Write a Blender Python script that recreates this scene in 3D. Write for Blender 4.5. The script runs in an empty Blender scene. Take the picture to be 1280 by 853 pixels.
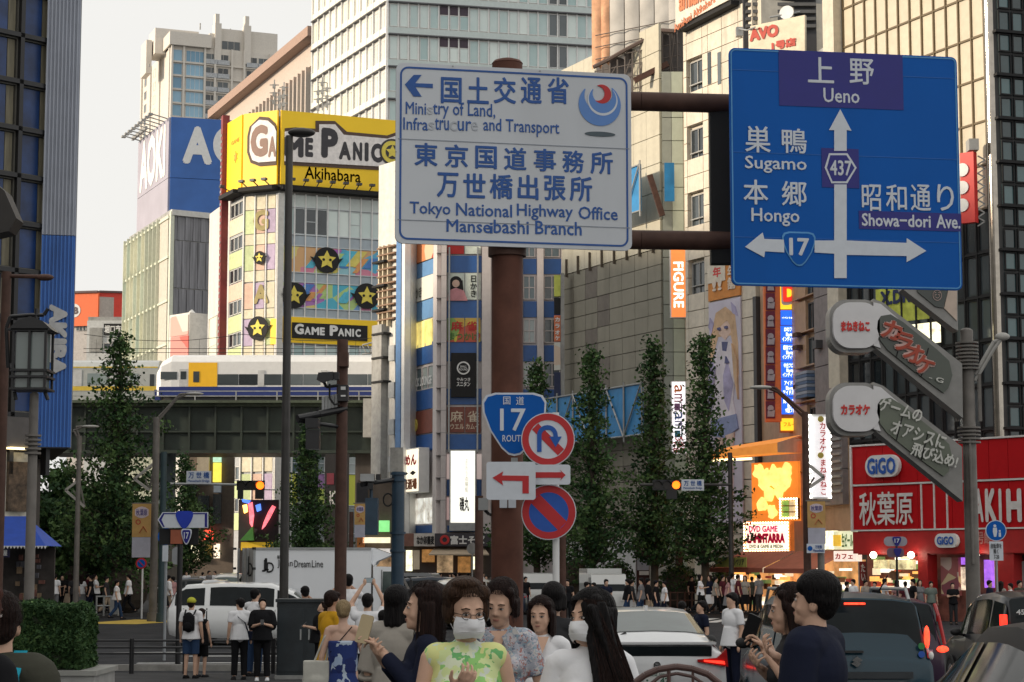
import bpy, bmesh, math, random
from mathutils import Vector, Matrix, Euler
random.seed(7)
sc = bpy.context.scene
col = sc.collection
R = math.radians
PI = math.pi
# ---------------------------------------------------------------- camera, sky, sun, exposure
CAMZ, FPX, HOR = 2.3, 2500.0, 704.0
PITCH = math.atan((HOR - 426.5) / FPX)
cam_d = bpy.data.cameras.new("camera"); cam = bpy.data.objects.new("camera", cam_d); col.objects.link(cam)
cam.location = (0, 0, CAMZ); cam.rotation_euler = (R(90) + PITCH, 0, 0)
cam_d.sensor_width = 36; cam_d.lens = FPX / 1280 * 36; cam_d.clip_start = 0.5; cam_d.clip_end = 6000
sc.camera = cam
SUN_EL, SUN_AZ = 15, -104          # azimuth from +Y towards +X, so the sun stands low on the left
w = bpy.data.worlds.new("World"); sc.world = w; w.use_nodes = True
wn, wl = w.node_tree.nodes, w.node_tree.links; wn.clear()
sky = wn.new("ShaderNodeTexSky"); sky.sky_type = 'NISHITA'; sky.sun_disc = False
sky.sun_elevation = R(SUN_EL); sky.sun_rotation = R(SUN_AZ); sky.dust_density = 6; sky.air_density = 1.6; sky.ozone_density = 1
hs = wn.new("ShaderNodeHueSaturation"); hs.inputs['Saturation'].default_value = 0.16
mx = wn.new("ShaderNodeMix"); mx.data_type = 'RGBA'; mx.inputs[0].default_value = 0.8
mx.inputs[7].default_value = (7.2, 7.1, 6.85, 1)      # the even veil of cloud
bg = wn.new("ShaderNodeBackground"); bg.inputs[1].default_value = 0.1
wo = wn.new("ShaderNodeOutputWorld")
wl.new(sky.outputs[0], hs.inputs['Color']); wl.new(hs.outputs[0], mx.inputs[6]); wl.new(mx.outputs[2], bg.inputs[0]); wl.new(bg.outputs[0], wo.inputs[0])
sun_d = bpy.data.lights.new("sun", 'SUN'); sun_d.energy = 3.3; sun_d.angle = R(4); sun_d.color = (1.0, .84, .64)
sun = bpy.data.objects.new("sun", sun_d); col.objects.link(sun)
sd = Vector((math.sin(R(SUN_AZ)) * math.cos(R(SUN_EL)), math.cos(R(SUN_AZ)) * math.cos(R(SUN_EL)), math.sin(R(SUN_EL))))
sun.rotation_euler = sd.to_track_quat('Z', 'Y').to_euler()
vs = sc.view_settings; vs.view_transform = 'Standard'; vs.look = 'None'; vs.gamma = 1; vs.exposure = 0.56; vs.use_curve_mapping = False
# ---------------------------------------------------------------- picture geometry -> places
def ray(px, py):
 x = (px - 640) / FPX; y = (426.5 - py) / FPX
 return Vector((x, math.cos(PITCH) - y * math.sin(PITCH), math.sin(PITCH) + y * math.cos(PITCH)))
def at(px, py, Y):
 r = ray(px, py); return Vector((0, 0, CAMZ)) + r * (Y / r.y)
def atz(px, py, z):
 r = ray(px, py); return Vector((0, 0, CAMZ)) + r * ((z - CAMZ) / r.z)
def gz(Y):                       # the foreground pavement slopes down from the bridge head
 return 0.65 * max(0, min(1, (43 - Y) / 31))
def X(px, Y): return (px - 640) / FPX * Y
def Zp(py, Y): return at(640, py, Y).z
WM = {}
class Face:                      # a vertical plane: local x along it, z up, -y towards the viewer
 def __init__(s, xa, ya, dA, xb, yb=None, dB=None):
  A = at(xa, ya, dA)
  if dB is None:
   r = ray(xb, yb); B = Vector((0, 0, CAMZ)) + r * ((A.z - CAMZ) / r.z)
  else: B = at(xb, ya, dB)
  s.A = Vector((A.x, A.y, 0)); B = Vector((B.x, B.y, 0)); s.B = B; s.W = (B - s.A).length
  s.rot = math.atan2(B.y - s.A.y, B.x - s.A.x); s.top = A.z
  s.M = Matrix.Translation(s.A) @ Matrix.Rotation(s.rot, 4, 'Z')
  s.n = Vector((math.sin(s.rot), -math.cos(s.rot), 0)); s.d = (B - s.A).normalized()
 def uv(s, px, py):
  r = ray(px, py); o = Vector((0, 0, CAMZ)); t = (s.A - o).dot(s.n) / r.dot(s.n); P = o + r * t
  return (P - s.A).dot(s.d), P.z
 def u(s, px, py=400): return s.uv(px, py)[0]
 def rect(s, x0, y0, x1, y1):  # picture rectangle -> u0,u1,z0,z1 (at the middle)
  u0, _ = s.uv(x0, (y0 + y1) / 2); u1, _ = s.uv(x1, (y0 + y1) / 2); xm = (x0 + x1) / 2
  return u0, u1, s.uv(xm, y1)[1], s.uv(xm, y0)[1]
def flat(px, py, Y, yaw=0):      # a Face at a point, with a yaw
 f = Face(px, py, Y, px + 10, None, Y); P = at(px, py, Y)
 f.rot = yaw; f.A = Vector((P.x, P.y, 0)); f.M = Matrix.Translation(f.A) @ Matrix.Rotation(yaw, 4, 'Z')
 f.n = Vector((math.sin(yaw), -math.cos(yaw), 0)); f.d = Vector((math.cos(yaw), math.sin(yaw), 0)); return f
# ---------------------------------------------------------------- materials
MATS = {}
def srgb(h):
 if isinstance(h, str):
  h = h.lstrip('#'); c = [int(h[i:i+2], 16) / 255 for i in (0, 2, 4)]
  return tuple(v / 12.92 if v <= .04045 else ((v + .055) / 1.055) ** 2.4 for v in c)
 return tuple(h)
def mat(name, c, rough=.7, metal=0, var=.12, scale=3, emit=0, bump=0, bscale=30, spec=.5, c2=None, rnd=0, stretch=None, coat=0, dirt=0):
 if name in MATS: return MATS[name]
 m = bpy.data.materials.new(name); m.use_nodes = True; N, L = m.node_tree.nodes, m.node_tree.links
 b = N['Principled BSDF']; c = srgb(c)
 b.inputs['Roughness'].default_value = rough; b.inputs['Metallic'].default_value = metal
 b.inputs['Specular IOR Level'].default_value = spec; b.inputs['Coat Weight'].default_value = coat
 tc = N.new('ShaderNodeNewGeometry'); src = tc.outputs['Position']
 if stretch:
  mp = N.new('ShaderNodeMapping'); mp.inputs['Scale'].default_value = stretch; L.new(src, mp.inputs[0]); src = mp.outputs[0]
 no = N.new('ShaderNodeTexNoise'); no.inputs['Scale'].default_value = scale; no.inputs['Detail'].default_value = 5; no.inputs['Roughness'].default_value = .6
 L.new(src, no.inputs['Vector'])
 cr = N.new('ShaderNodeValToRGB'); e = cr.color_ramp.elements
 lo = srgb(c2) if c2 else tuple(v * (1 - var * 1.3) for v in c); hi = c if c2 else tuple(min(1, v * (1 + var * .7)) for v in c)
 e[0].position = .32; e[0].color = (*lo, 1); e[1].position = .68; e[1].color = (*hi, 1)
 L.new(no.outputs['Fac'], cr.inputs[0]); out = cr.outputs[0]
 if dirt:                      # rain streaks and grime with their own shape
  mp = N.new('ShaderNodeMapping'); mp.inputs['Scale'].default_value = (1, 1, .12); L.new(tc.outputs['Position'], mp.inputs[0])
  n2 = N.new('ShaderNodeTexNoise'); n2.inputs['Scale'].default_value = 1.3; n2.inputs['Detail'].default_value = 8; L.new(mp.outputs[0], n2.inputs['Vector'])
  r2 = N.new('ShaderNodeValToRGB'); r2.color_ramp.elements[0].position = .5; r2.color_ramp.elements[1].position = .75
  r2.color_ramp.elements[0].color = (1, 1, 1, 1); r2.color_ramp.elements[1].color = (1 - dirt, 1 - dirt * 1.05, 1 - dirt * 1.1, 1)
  L.new(n2.outputs['Fac'], r2.inputs[0]); mm = N.new('ShaderNodeMix'); mm.data_type = 'RGBA'; mm.blend_type = 'MULTIPLY'; mm.inputs[0].default_value = 1
  L.new(out, mm.inputs[6]); L.new(r2.outputs[0], mm.inputs[7]); out = mm.outputs[2]
 if rnd:
  oi = N.new('ShaderNodeObjectInfo'); mr = N.new('ShaderNodeMapRange'); mr.inputs[3].default_value = 1 - rnd; mr.inputs[4].default_value = 1 + rnd * .6
  L.new(oi.outputs['Random'], mr.inputs[0]); vm = N.new('ShaderNodeVectorMath'); vm.operation = 'SCALE'
  L.new(out, vm.inputs[0]); L.new(mr.outputs[0], vm.inputs['Scale']); out = vm.outputs[0]
 L.new(out, b.inputs['Base Color'])
 if emit:
  L.new(out, b.inputs['Emission Color']); b.inputs['Emission Strength'].default_value = emit
 if bump:
  n3 = N.new('ShaderNodeTexNoise'); n3.inputs['Scale'].default_value = bscale; n3.inputs['Detail'].default_value = 4; L.new(src, n3.inputs['Vector'])
  bp = N.new('ShaderNodeBump'); bp.inputs['Strength'].default_value = bump; bp.inputs['Distance'].default_value = .02
  L.new(n3.outputs['Fac'], bp.inputs['Height']); L.new(bp.outputs[0], b.inputs['Normal'])
 MATS[name] = m; return m
def glassmat(name, ca, cb, rough=.12, rnd=True, emit=0):   # window glass with blinds and rooms behind that differ from pane to pane
 if name in MATS: return MATS[name]
 m = bpy.data.materials.new(name); m.use_nodes = True; N, L = m.node_tree.nodes, m.node_tree.links
 b = N['Principled BSDF']; b.inputs['Roughness'].default_value = rough; b.inputs['Specular IOR Level'].default_value = .8
 oi = N.new('ShaderNodeObjectInfo'); tc = N.new('ShaderNodeNewGeometry'); no = N.new('ShaderNodeTexNoise'); no.inputs['Scale'].default_value = .6; no.inputs['Detail'].default_value = 3
 L.new(tc.outputs['Position'], no.inputs['Vector']); ad = N.new('ShaderNodeMath'); ad.operation = 'MULTIPLY_ADD'; ad.inputs[1].default_value = .7;
 L.new(oi.outputs['Random'], ad.inputs[0]); s2 = N.new('ShaderNodeMath'); s2.operation = 'MULTIPLY'; s2.inputs[1].default_value = .35; L.new(no.outputs['Fac'], s2.inputs[0]); L.new(s2.outputs[0], ad.inputs[2])
 cr = N.new('ShaderNodeValToRGB'); e = cr.color_ramp.elements; e[0].color = (*srgb(ca), 1); e[1].color = (*srgb(cb), 1); e[0].position = .25; e[1].position = .8
 L.new(ad.outputs[0], cr.inputs[0]); L.new(cr.outputs[0], b.inputs['Base Color'])
 if emit: L.new(cr.outputs[0], b.inputs['Emission Color']); b.inputs['Emission Strength'].default_value = emit
 MATS[name] = m; return m
def spotted(name, base, cols, scale=18, rough=.8, thr=.5):   # printed cloth and printed panels: blotches of several colours
 if name in MATS: return MATS[name]
 m = bpy.data.materials.new(name); m.use_nodes = True; N, L = m.node_tree.nodes, m.node_tree.links
 b = N['Principled BSDF']; b.inputs['Roughness'].default_value = rough
 tc = N.new('ShaderNodeNewGeometry'); vo = N.new('ShaderNodeTexVoronoi'); vo.inputs['Scale'].default_value = scale
 no = N.new('ShaderNodeTexNoise'); no.inputs['Scale'].default_value = scale * .8; L.new(tc.outputs['Position'], no.inputs['Vector'])
 mv = N.new('ShaderNodeMix'); mv.data_type = 'RGBA'; mv.inputs[0].default_value = .12; L.new(tc.outputs['Position'], mv.inputs[6]); L.new(no.outputs['Color'], mv.inputs[7]); L.new(mv.outputs[2], vo.inputs['Vector'])
 sp = N.new('ShaderNodeSeparateColor'); L.new(vo.outputs['Color'], sp.inputs[0]); cr = N.new('ShaderNodeValToRGB'); cr.color_ramp.interpolation = 'CONSTANT'
 e = cr.color_ramp.elements; e[0].color = (*srgb(base), 1); e[0].position = 0; e[1].position = thr; e[1].color = (*srgb(cols[0]), 1)
 for k, c in enumerate(cols[1:]):
  q = e.new(thr + (1 - thr) * (k + 1) / len(cols)); q.color = (*srgb(c), 1)
 L.new(sp.outputs[0], cr.inputs[0]); L.new(cr.outputs[0], b.inputs['Base Color']); MATS[name] = m; return m
# ---------------------------------------------------------------- mesh builder
class Mb:
 def __init__(s): s.v = []; s.f = []; s.mi = []
 def add(s, vs, fs, mi=0):
  n = len(s.v); s.v += [tuple(p) for p in vs]; s.f += [tuple(i + n for i in f) for f in fs]; s.mi += [mi] * len(fs); return s
 def box(s, x0, x1, y0, y1, z0, z1, mi=0):
  return s.add([(x0,y0,z0),(x1,y0,z0),(x1,y1,z0),(x0,y1,z0),(x0,y0,z1),(x1,y0,z1),(x1,y1,z1),(x0,y1,z1)],
     [(0,3,2,1),(4,5,6,7),(0,1,5,4),(1,2,6,5),(2,3,7,6),(3,0,4,7)], mi)
 def prism(s, pts, y0, y1, mi=0):     # polygon in x,z pushed from y0 to y1
  n = len(pts); area = sum(pts[i][0]*pts[(i+1)%n][1] - pts[(i+1)%n][0]*pts[i][1] for i in range(n))
  if area < 0: pts = pts[::-1]
  vs = [(p[0], y0, p[1]) for p in pts] + [(p[0], y1, p[1]) for p in pts]
  fs = [tuple(range(n)), tuple(range(2*n-1, n-1, -1))] + [(i, i+n, (i+1)%n+n, (i+1)%n) for i in range(n)]
  return s.add(vs, fs, mi)
 def slab(s, pts, z0, z1, mi=0):      # polygon in x,y raised from z0 to z1
  n = len(pts); area = sum(pts[i][0]*pts[(i+1)%n][1] - pts[(i+1)%n][0]*pts[i][1] for i in range(n))
  if area < 0: pts = pts[::-1]
  f = (lambda v, p: v)
  vs = [(p[0], p[1], z0) for p in pts] + [(p[0], p[1], z1) for p in pts]
  fs = [tuple(range(n-1, -1, -1)), tuple(range(n, 2*n))] + [(i, (i+1)%n, (i+1)%n+n, i+n) for i in range(n)]
  return s.add(vs, fs, mi)
 def cyl(s, p0, p1, r0, r1=None, n=12, mi=0, cap=True):
  r1 = r0 if r1 is None else r1; p0 = Vector(p0); p1 = Vector(p1); d = (p1 - p0).normalized()
  a = d.orthogonal().normalized(); b = d.cross(a)
  vs = [p0 + (a*math.cos(2*PI*i/n) + b*math.sin(2*PI*i/n))*r0 for i in range(n)] + [p1 + (a*math.cos(2*PI*i/n) + b*math.sin(2*PI*i/n))*r1 for i in range(n)]
  fs = [(i, (i+1)%n, (i+1)%n+n, i+n) for i in range(n)]
  if cap: fs += [tuple(range(n-1, -1, -1)), tuple(range(n, 2*n))]
  return s.add(vs, fs, mi)
 def tube(s, pts, r, n=8, mi=0):
  for i in range(len(pts)-1):
   s.cyl(pts[i], pts[i+1], r, r, n, mi)
  return s
 def ball(s, c, r, nu=12, nv=8, mi=0, M=None):
  rr = r if hasattr(r, '__len__') else (r, r, r); c = Vector(c); vs = []; fs = []
  for j in range(nv + 1):
   for i in range(nu):
    t = PI*j/nv; p = 2*PI*i/nu; q = Vector((rr[0]*math.sin(t)*math.cos(p), rr[1]*math.sin(t)*math.sin(p), rr[2]*math.cos(t)))
    if M: q = M @ q
    vs.append(c + q)
  for j in range(nv):
   for i in range(nu): fs.append((j*nu+i, (j+1)*nu+i, (j+1)*nu+(i+1)%nu, j*nu+(i+1)%nu))
  return s.add(vs, fs, mi)
 def ring(s, cx, cz, r0, r1, y0, y1, n=32, mi=0):
  for i in range(n):
   a = 2*PI*i/n; b = 2*PI*(i+1)/n
   s.prism([(cx+r0*math.cos(a), cz+r0*math.sin(a)), (cx+r1*math.cos(a), cz+r1*math.sin(a)), (cx+r1*math.cos(b), cz+r1*math.sin(b)), (cx+r0*math.cos(b), cz+r0*math.sin(b))], y0, y1, mi)
  return s
 def bar(s, p0, p1, w, mi=0, h=None):    # square bar between two points
  p0 = Vector(p0); p1 = Vector(p1); d = (p1-p0).normalized(); up = Vector((0,0,1)) if abs(d.z) < .95 else Vector((0,1,0))
  a = d.cross(up).normalized()*w/2; b = d.cross(a).normalized()*(h or w)/2
  vs = [p0-a-b, p0+a-b, p0+a+b, p0-a+b, p1-a-b, p1+a-b, p1+a+b, p1-a+b]
  return s.add(vs, [(0,1,2,3),(7,6,5,4),(0,4,5,1),(1,5,6,2),(2,6,7,3),(3,7,4,0)], mi)
 def mesh(s, name, mats, smooth=False):
  me = bpy.data.meshes.new(name); me.from_pydata(s.v, [], s.f)
  for m in (mats if isinstance(mats, (list, tuple)) else [mats]): me.materials.append(m)
  if max(s.mi or [0]): me.polygons.foreach_set('material_index', s.mi)
  if smooth: me.shade_smooth() if hasattr(me, 'shade_smooth') else me.polygons.foreach_set('use_smooth', [True]*len(s.f))
  me.update(); return me
 def obj(s, name, mats, parent=None, F=None, loc=(0,0,0), rz=0, smooth=False, label=None, kind=None, auto=None):
  me = s.mesh(name, mats, smooth or bool(auto))
  if auto:
   if hasattr(me, 'set_sharp_from_angle'): me.set_sharp_from_angle(angle=R(auto))
  return put(name, me, parent, F, loc, rz, label=label, kind=kind)
def put(name, me, parent=None, F=None, loc=(0,0,0), rz=0, scale=None, label=None, kind=None, M=None):
 o = bpy.data.objects.new(name, me); col.objects.link(o)
 W = (F.M if F else Matrix.Identity(4)) @ (M if M is not None else Matrix.Translation(loc) @ Matrix.Rotation(rz, 4, 'Z'))
 if scale: W = W @ Matrix.Diagonal((*scale, 1))
 WM[o.name] = W
 if parent: o.parent = parent; o.matrix_basis = WM[parent.name].inverted() @ W
 else: o.matrix_basis = W
 if label: o['label'] = label
 if kind: o['kind'] = kind
 return o
def tag(o, label=None, cat=None, group=None, kind=None):
 if label: o['label'] = label
 if cat: o['category'] = cat
 if group: o['group'] = group
 if kind: o['kind'] = kind
 return o
def thing(name, label, cat, loc=(0,0,0), rz=0, group=None):
 o = bpy.data.objects.new(name, None); col.objects.link(o); o.empty_display_size = .3
 o.location = loc; o.rotation_euler = (0, 0, rz); WM[o.name] = Matrix.Translation(loc) @ Matrix.Rotation(rz, 4, 'Z')
 return tag(o, label, cat, group)
def kids(o): return [c for c in CH.get(o.name, [])]
def copy_tree(o, loc, rz=0, label=None, group=None, scale=None, recolor=None):
 r = o.copy(); col.objects.link(r); r.parent = None
 r.matrix_basis = Matrix.Translation(loc) @ Matrix.Rotation(rz, 4, 'Z') @ (Matrix.Scale(scale, 4) if scale else Matrix.Identity(4))
 WM[r.name] = r.matrix_basis.copy()
 if label: r['label'] = label
 if group: r['group'] = group
 for ch in list(o.children):
  c = ch.copy(); col.objects.link(c); c.parent = r
  if recolor and ch.name.split('.')[0] in recolor:
   c.material_slots[0].link = 'OBJECT'; c.material_slots[0].material = recolor[ch.name.split('.')[0]]
  for g in list(ch.children):
   d = g.copy(); col.objects.link(d); d.parent = c
 return r
# ---------------------------------------------------------------- lettering
TXT = {}
def textmesh(s, bold, mat_, ext=.02):
 k = (s, bold, mat_.name, ext)
 if k in TXT: return TXT[k]
 c = bpy.data.curves.new('lettering', 'FONT'); c.body = s; c.resolution_u = 2 if len(s) > 3 else 3; c.space_line = .95; c.align_x = 'CENTER'; c.extrude = ext
 o = bpy.data.objects.new('lettering', c); m0 = bpy.data.meshes.new_from_object(o); bpy.data.objects.remove(o)
 vs = [v.co.copy() for v in m0.vertices]; fs = [tuple(p.vertices) for p in m0.polygons]; bpy.data.meshes.remove(m0)
 if not vs: vs = [Vector((0,0,0)), Vector((1,0,0)), Vector((1,1,0))]; fs = [(0,1,2)]
 offs = [(0, 0)] if bold <= 0 else [(0, 0)] + [(bold*math.cos(2*PI*i/n_), bold*math.sin(2*PI*i/n_)) for n_ in ((4 if bold < .02 else 6 if bold < .045 else 8),) for i in range(n_)]
 V = []; Fc = []
 for i, (dx, dy) in enumerate(offs):
  Fc += [tuple(q+len(V) for q in f) for f in fs]; V += [(v.x+dx, v.y+dy, v.z-.0015*i) for v in vs]
 xs = [v[0] for v in V]; ys = [v[1] for v in V]
 cx, cy = (min(xs)+max(xs))/2, (min(ys)+max(ys))/2; W, H = max(xs)-min(xs), max(ys)-min(ys)
 me = bpy.data.meshes.new('lettering'); me.from_pydata([((v[0]-cx)/W, -v[2], (v[1]-cy)/H) for v in V], [], Fc); me.materials.append(mat_)
 TXT[k] = (me, W/H); return TXT[k]
def text(s, m, parent, F, u0, u1, z0, z1, y=-.02, bold=.02, keep=False, rot=0, depth=.01, name='lettering', flipx=False, shear=0):
 me, asp = textmesh(s, bold, m)
 w_, h_ = abs(u1-u0), z1-z0
 if keep:
  if w_/h_ > asp: w_ = h_*asp
  else: h_ = w_/asp
 Mx = Matrix.Translation(((u0+u1)/2, y, (z0+z1)/2)) @ Matrix.Rotation(rot, 4, 'Y')
 if shear:
  S = Matrix.Identity(4); S[2][0] = shear; Mx = Mx @ S
 if rot and abs(abs(rot) - PI/2) < .01: w_, h_ = h_, w_
 return put(name, me, parent, F, M=Mx @ Matrix.Diagonal((w_, depth/.04*1.0, h_, 1)))
def ptext(s, m, parent, F, x0, y0, x1, y1, **k):
 r = F.rect(x0, y0, x1, y1); return text(s, m, parent, F, *r, **k)
# ---------------------------------------------------------------- facade helpers
WINM = {}
def winmesh(w_, h_, glass, frame, bars=1, fr=.06, rows=1):
 k = (round(w_, 2), round(h_, 2), glass.name, frame.name, bars, rows)
 if k in WINM: return WINM[k]
 m = Mb(); m.box(0, w_, -.03, 0, 0, h_, 0)
 m.box(0, fr, -.09, -.03, 0, h_, 1); m.box(w_-fr, w_, -.09, -.03, 0, h_, 1); m.box(fr, w_-fr, -.09, -.03, 0, fr, 1); m.box(fr, w_-fr, -.09, -.03, h_-fr, h_, 1)
 for i in range(1, bars): m.box(w_*i/bars-fr/2, w_*i/bars+fr/2, -.08, -.03, fr, h_-fr, 1)
 for i in range(1, rows): m.box(fr, w_-fr, -.075, -.03, h_*i/rows-fr/2, h_*i/rows+fr/2, 1)
 WINM[k] = m.mesh('window', [glass, frame]); return WINM[k]
def windows(parent, F, us, zs, glass, frame, bars=1, name='window', skip=None, rows=1, y=0):
 for i, (a, b) in enumerate(us):
  for j, (c, d) in enumerate(zs):
   if skip and skip(i, j): continue
   put(name, winmesh(b-a, d-c, glass, frame, bars, rows=rows), parent, F, loc=(a, y, c))
BOXM = {}
def unitbox(name, m):
 k = (name, m.name)
 if k not in BOXM: BOXM[k] = Mb().box(0, 1, -1, 0, 0, 1).mesh(name, m)
 return BOXM[k]
def panel(name, m, parent, F, u0, u1, z0, z1, t=.05, y=0, label=None, kind=None):
 return put(name, unitbox(name, m), parent, F, loc=(u0, y, z0), scale=(u1-u0, t, z1-z0), label=label, kind=kind)
def ppanel(name, m, parent, F, x0, y0, x1, y1, t=.05, y=0, **k):
 u0, u1, z0, z1 = F.rect(x0, y0, x1, y1); return panel(name, m, parent, F, u0, u1, z0, z1, t, y, **k)
def body(parent, pts, z1, m, name='wall', z0=0, roof=None):
 P = [(p[0], p[1]) for p in pts]; o = Mb().slab(P, z0, z1).obj(name, m, parent)
 if roof:
  cx = sum(p[0] for p in P)/len(P); cy = sum(p[1] for p in P)/len(P)
  Mb().slab([(p[0]*1.0+(cx-p[0])*.03, p[1]+(cy-p[1])*.03) for p in P], z1, z1+.5).obj('roof', roof, parent)
 return o
def back(F, dist): return F.A - F.n*dist, F.B - F.n*dist
def seg(a, b, n, gap=0): return [(a+(b-a)*i/n+gap/2, a+(b-a)*(i+1)/n-gap/2) for i in range(n)]
# ---------------------------------------------------------------- common materials
ASPH = mat('asphalt', (.045,.046,.05), .95, spec=.1, var=.25, scale=.8, bump=.5, bscale=60)
PAVE = mat('paving', (.07,.07,.072), .95, spec=.1, var=.2, scale=1.5, bump=.3, bscale=40)
KERB = mat('kerb_stone', (.30,.29,.27), .8, var=.2, scale=4)
WHITEL = mat('road_paint', (.62,.62,.6), .7, var=.2, scale=6)
YELP = mat('yellow_paving', (.55,.38,.05), .8, var=.2, scale=5)
WHITE = mat('white_paint', (.72,.72,.71), .5, var=.06)
OFFW = mat('off_white', (.6,.59,.56), .6, var=.1, dirt=.15)
CREAM = mat('cream_tile', (.62,.55,.43), .55, var=.08, dirt=.18)
CREAM2 = mat('warm_cream', (.62,.56,.46), .55, var=.1, dirt=.25)
BEIGE = mat('beige_concrete', (.235,.22,.175), .7, var=.1, dirt=.25, scale=.6)
BEIGED = mat('darker_beige_panel', (.155,.135,.115), .7, var=.12, dirt=.2)
GREYC = mat('grey_concrete', (.34,.34,.33), .75, var=.15, dirt=.3)
DGREY = mat('dark_grey_metal', (.05,.05,.055), .5, var=.15)
BLACK = mat('black_metal', (.012,.012,.014), .4, var=.1)
BLACKM = mat('black_matte', (.015,.015,.016), .85, var=.1)
BROWNM = mat('brown_painted_steel', (.095,.050,.038), .6, spec=.25, var=.2, scale=5, dirt=.3)
STEEL = mat('galvanised_steel', (.36,.37,.37), .45, metal=.4, var=.15)
POLEG = mat('weathered_grey_pole', (.17,.155,.14), .55, var=.2, dirt=.3)
CHROME = mat('chrome', (.7,.7,.7), .12, metal=1, var=.03)
REDP = mat('red_paint', (.62,.025,.02), .5, var=.08)
DRED = mat('dark_red_steel', (.22,.03,.03), .55, var=.15)
BLUEP = mat('blue_paint', (.02,.09,.42), .5, var=.08)
ORANGE = mat('orange_panel', (.8,.2,.06), .6, var=.1)
LAMPW = mat('lamp_lens', (.55,.55,.5), .3, var=.05)
GL_D = glassmat('dark_glass', (.015,.02,.025), (.09,.11,.12), .1)
GL_M = glassmat('office_glass', (.10,.15,.17), (.42,.47,.46), .15)
GL_P = glassmat('pale_glass', (.36,.50,.50), (.68,.76,.73), .2)
GL_B = glassmat('blue_glass', (.12,.28,.42), (.25,.45,.60), .12)
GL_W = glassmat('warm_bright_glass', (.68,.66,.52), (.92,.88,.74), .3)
WARM = mat('warm_light', (1,.72,.36), emit=3.0, var=.25, scale=2.5)
WARMS = mat('soft_warm_light', (1,.8,.52), emit=1.3, var=.45, scale=3.5)
# ---------------------------------------------------------------- ground
def sheet(name, pts, m, z=0, kind='structure', sub=0):
 g = Mb(); g.add([(p[0], p[1], z) for p in pts], [tuple(range(len(pts)))]); return g.obj(name, m, kind=kind)
sheet('ground', [(-1500,-60),(1500,-60),(1500,2500),(-1500,2500)], mat('ground', (.10,.10,.10), .9, scale=.1), -.03)
sheet('road', [(-70,24),(40,24),(40,400),(-70,400)], ASPH, 0)
g = Mb()    # near road climbs to the bridge beside the foreground pavement
ys = list(range(-10, 46, 4))
for a, b in zip(ys[:-1], ys[1:]):
 za, zb = max(.004, gz(a)-.13), max(.004, gz(b)-.13)
 x0a = 1.05
 g.add([(x0a,a,za),(14,a,za),(14,b,zb),(x0a,b,zb)], [(0,1,2,3)])
 g.add([(14,a,za),(14,a,-.03),(14,b,-.03),(14,b,zb)], [(0,1,2,3)])
g.obj('bridge_road', ASPH, kind='structure')
g = Mb()
for a, b in zip(ys[:-1], ys[1:]):
 b = min(b, 43.4)
 if a >= 43.4: break
 za, zb = gz(a)+.004, gz(b)+.014
 xr = 3.3 if a < 12 else 1.0; xr2 = 1.0
 xr = 1.0
 g.add([(-14,a,za),(xr,a,za),(xr,b,zb),(-14,b,zb)], [(0,1,2,3)])
g.obj('pavement', PAVE, kind='structure')
g = Mb()
for a, b in zip(ys[:-1], ys[1:]):
 b = min(b, 43.4)
 if a >= 43.4: break
 for i in range(0, 4):
  y0 = a + (b-a)*i/4 + .01; y1 = a + (b-a)*(i+1)/4 - .01
  z0, z1 = gz(y0)+.02, gz(y1)+.02
  g.add([(1.0,y0,z0),(1.16,y0,z0),(1.16,y1,z1),(1.0,y1,z1),(1.0,y0,-.02),(1.16,y0,-.02),(1.16,y1,-.02),(1.0,y1,-.02)], [(0,1,2,3),(1,5,6,2),(0,4,5,1),(3,2,6,7),(0,3,7,4)])
g.box(-14, 1.16, 43.4, 43.58, -.02, .13)
g.obj('kerb', KERB, kind='structure')
# the small platform under the two people by the kerb
g = Mb(); g.slab([(1.16,6),(3.1,6),(3.1,11.2),(1.16,11.2)], .3, gz(9)+.004); g.obj('pavement', PAVE, kind='structure')
# far pavements
g = Mb(); g.slab([(-60,84),(-17.4,84),(-16.2,88),(-16.2,300),(-60,300)], 0, .14); g.obj('far_pavement', PAVE, kind='structure')
g = Mb(); g.slab([(-17.25,83.6),(-60,83.6),(-60,84),(-17.4,84)], 0, .16); g.obj('far_kerb', KERB, kind='structure')
g = Mb(); g.slab([(8.3,92),(40,68),(40,300),(1,300),(1,124),(4.5,112)], 0, .14); g.obj('far_pavement', PAVE, kind='structure')
sheet('tactile_paving', [(-16.6,77),(-14.2,76.2),(-12.8,80.5),(-15.4,82.5)], YELP, .006)
# road markings
g = Mb()
for px, Y, L in ((175,46.5,3.4),(270,45.2,1.6),(145,52,2),(235,50,4.0)):
 x = X(px, Y); g.add([(x,Y,.006),(x+L,Y+.2,.006),(x+L,Y+.5,.006),(x,Y+.3,.006)], [(0,1,2,3)])
for i in range(14):           # crossing where the walkers on the right are
 x0 = .8 + i*.95; y0 = 74.5 + i*.55
 g.add([(x0,y0,.006),(x0+.5,y0,.006),(x0+2.2,y0+6.5,.006),(x0+1.7,y0+6.5,.006)], [(0,1,2,3)])
for i in range(6):
 y0 = 50 + i*5.5; g.add([(1.0,y0,.006),(1.15,y0,.006),(1.15,y0+3,.006),(1.0,y0+3,.006)], [(0,1,2,3)])
g.obj('road_marking', WHITEL, kind='structure')
t = thing('office_or_added_block', 'plain tall office block standing beyond the left edge of the picture', 'building', (-42, 40, 0)); Mb().slab([(-80,-30),(-33,-30),(-33,115),(-80,115)], 0, 31).obj('wall', GREYC, t); Mb().slab([(-79,-29),(-34,-29),(-34,114),(-79,114)], 31, 31.6).obj('roof', GREYC, t)  # unseen block put in to keep the low sun off the street
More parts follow.
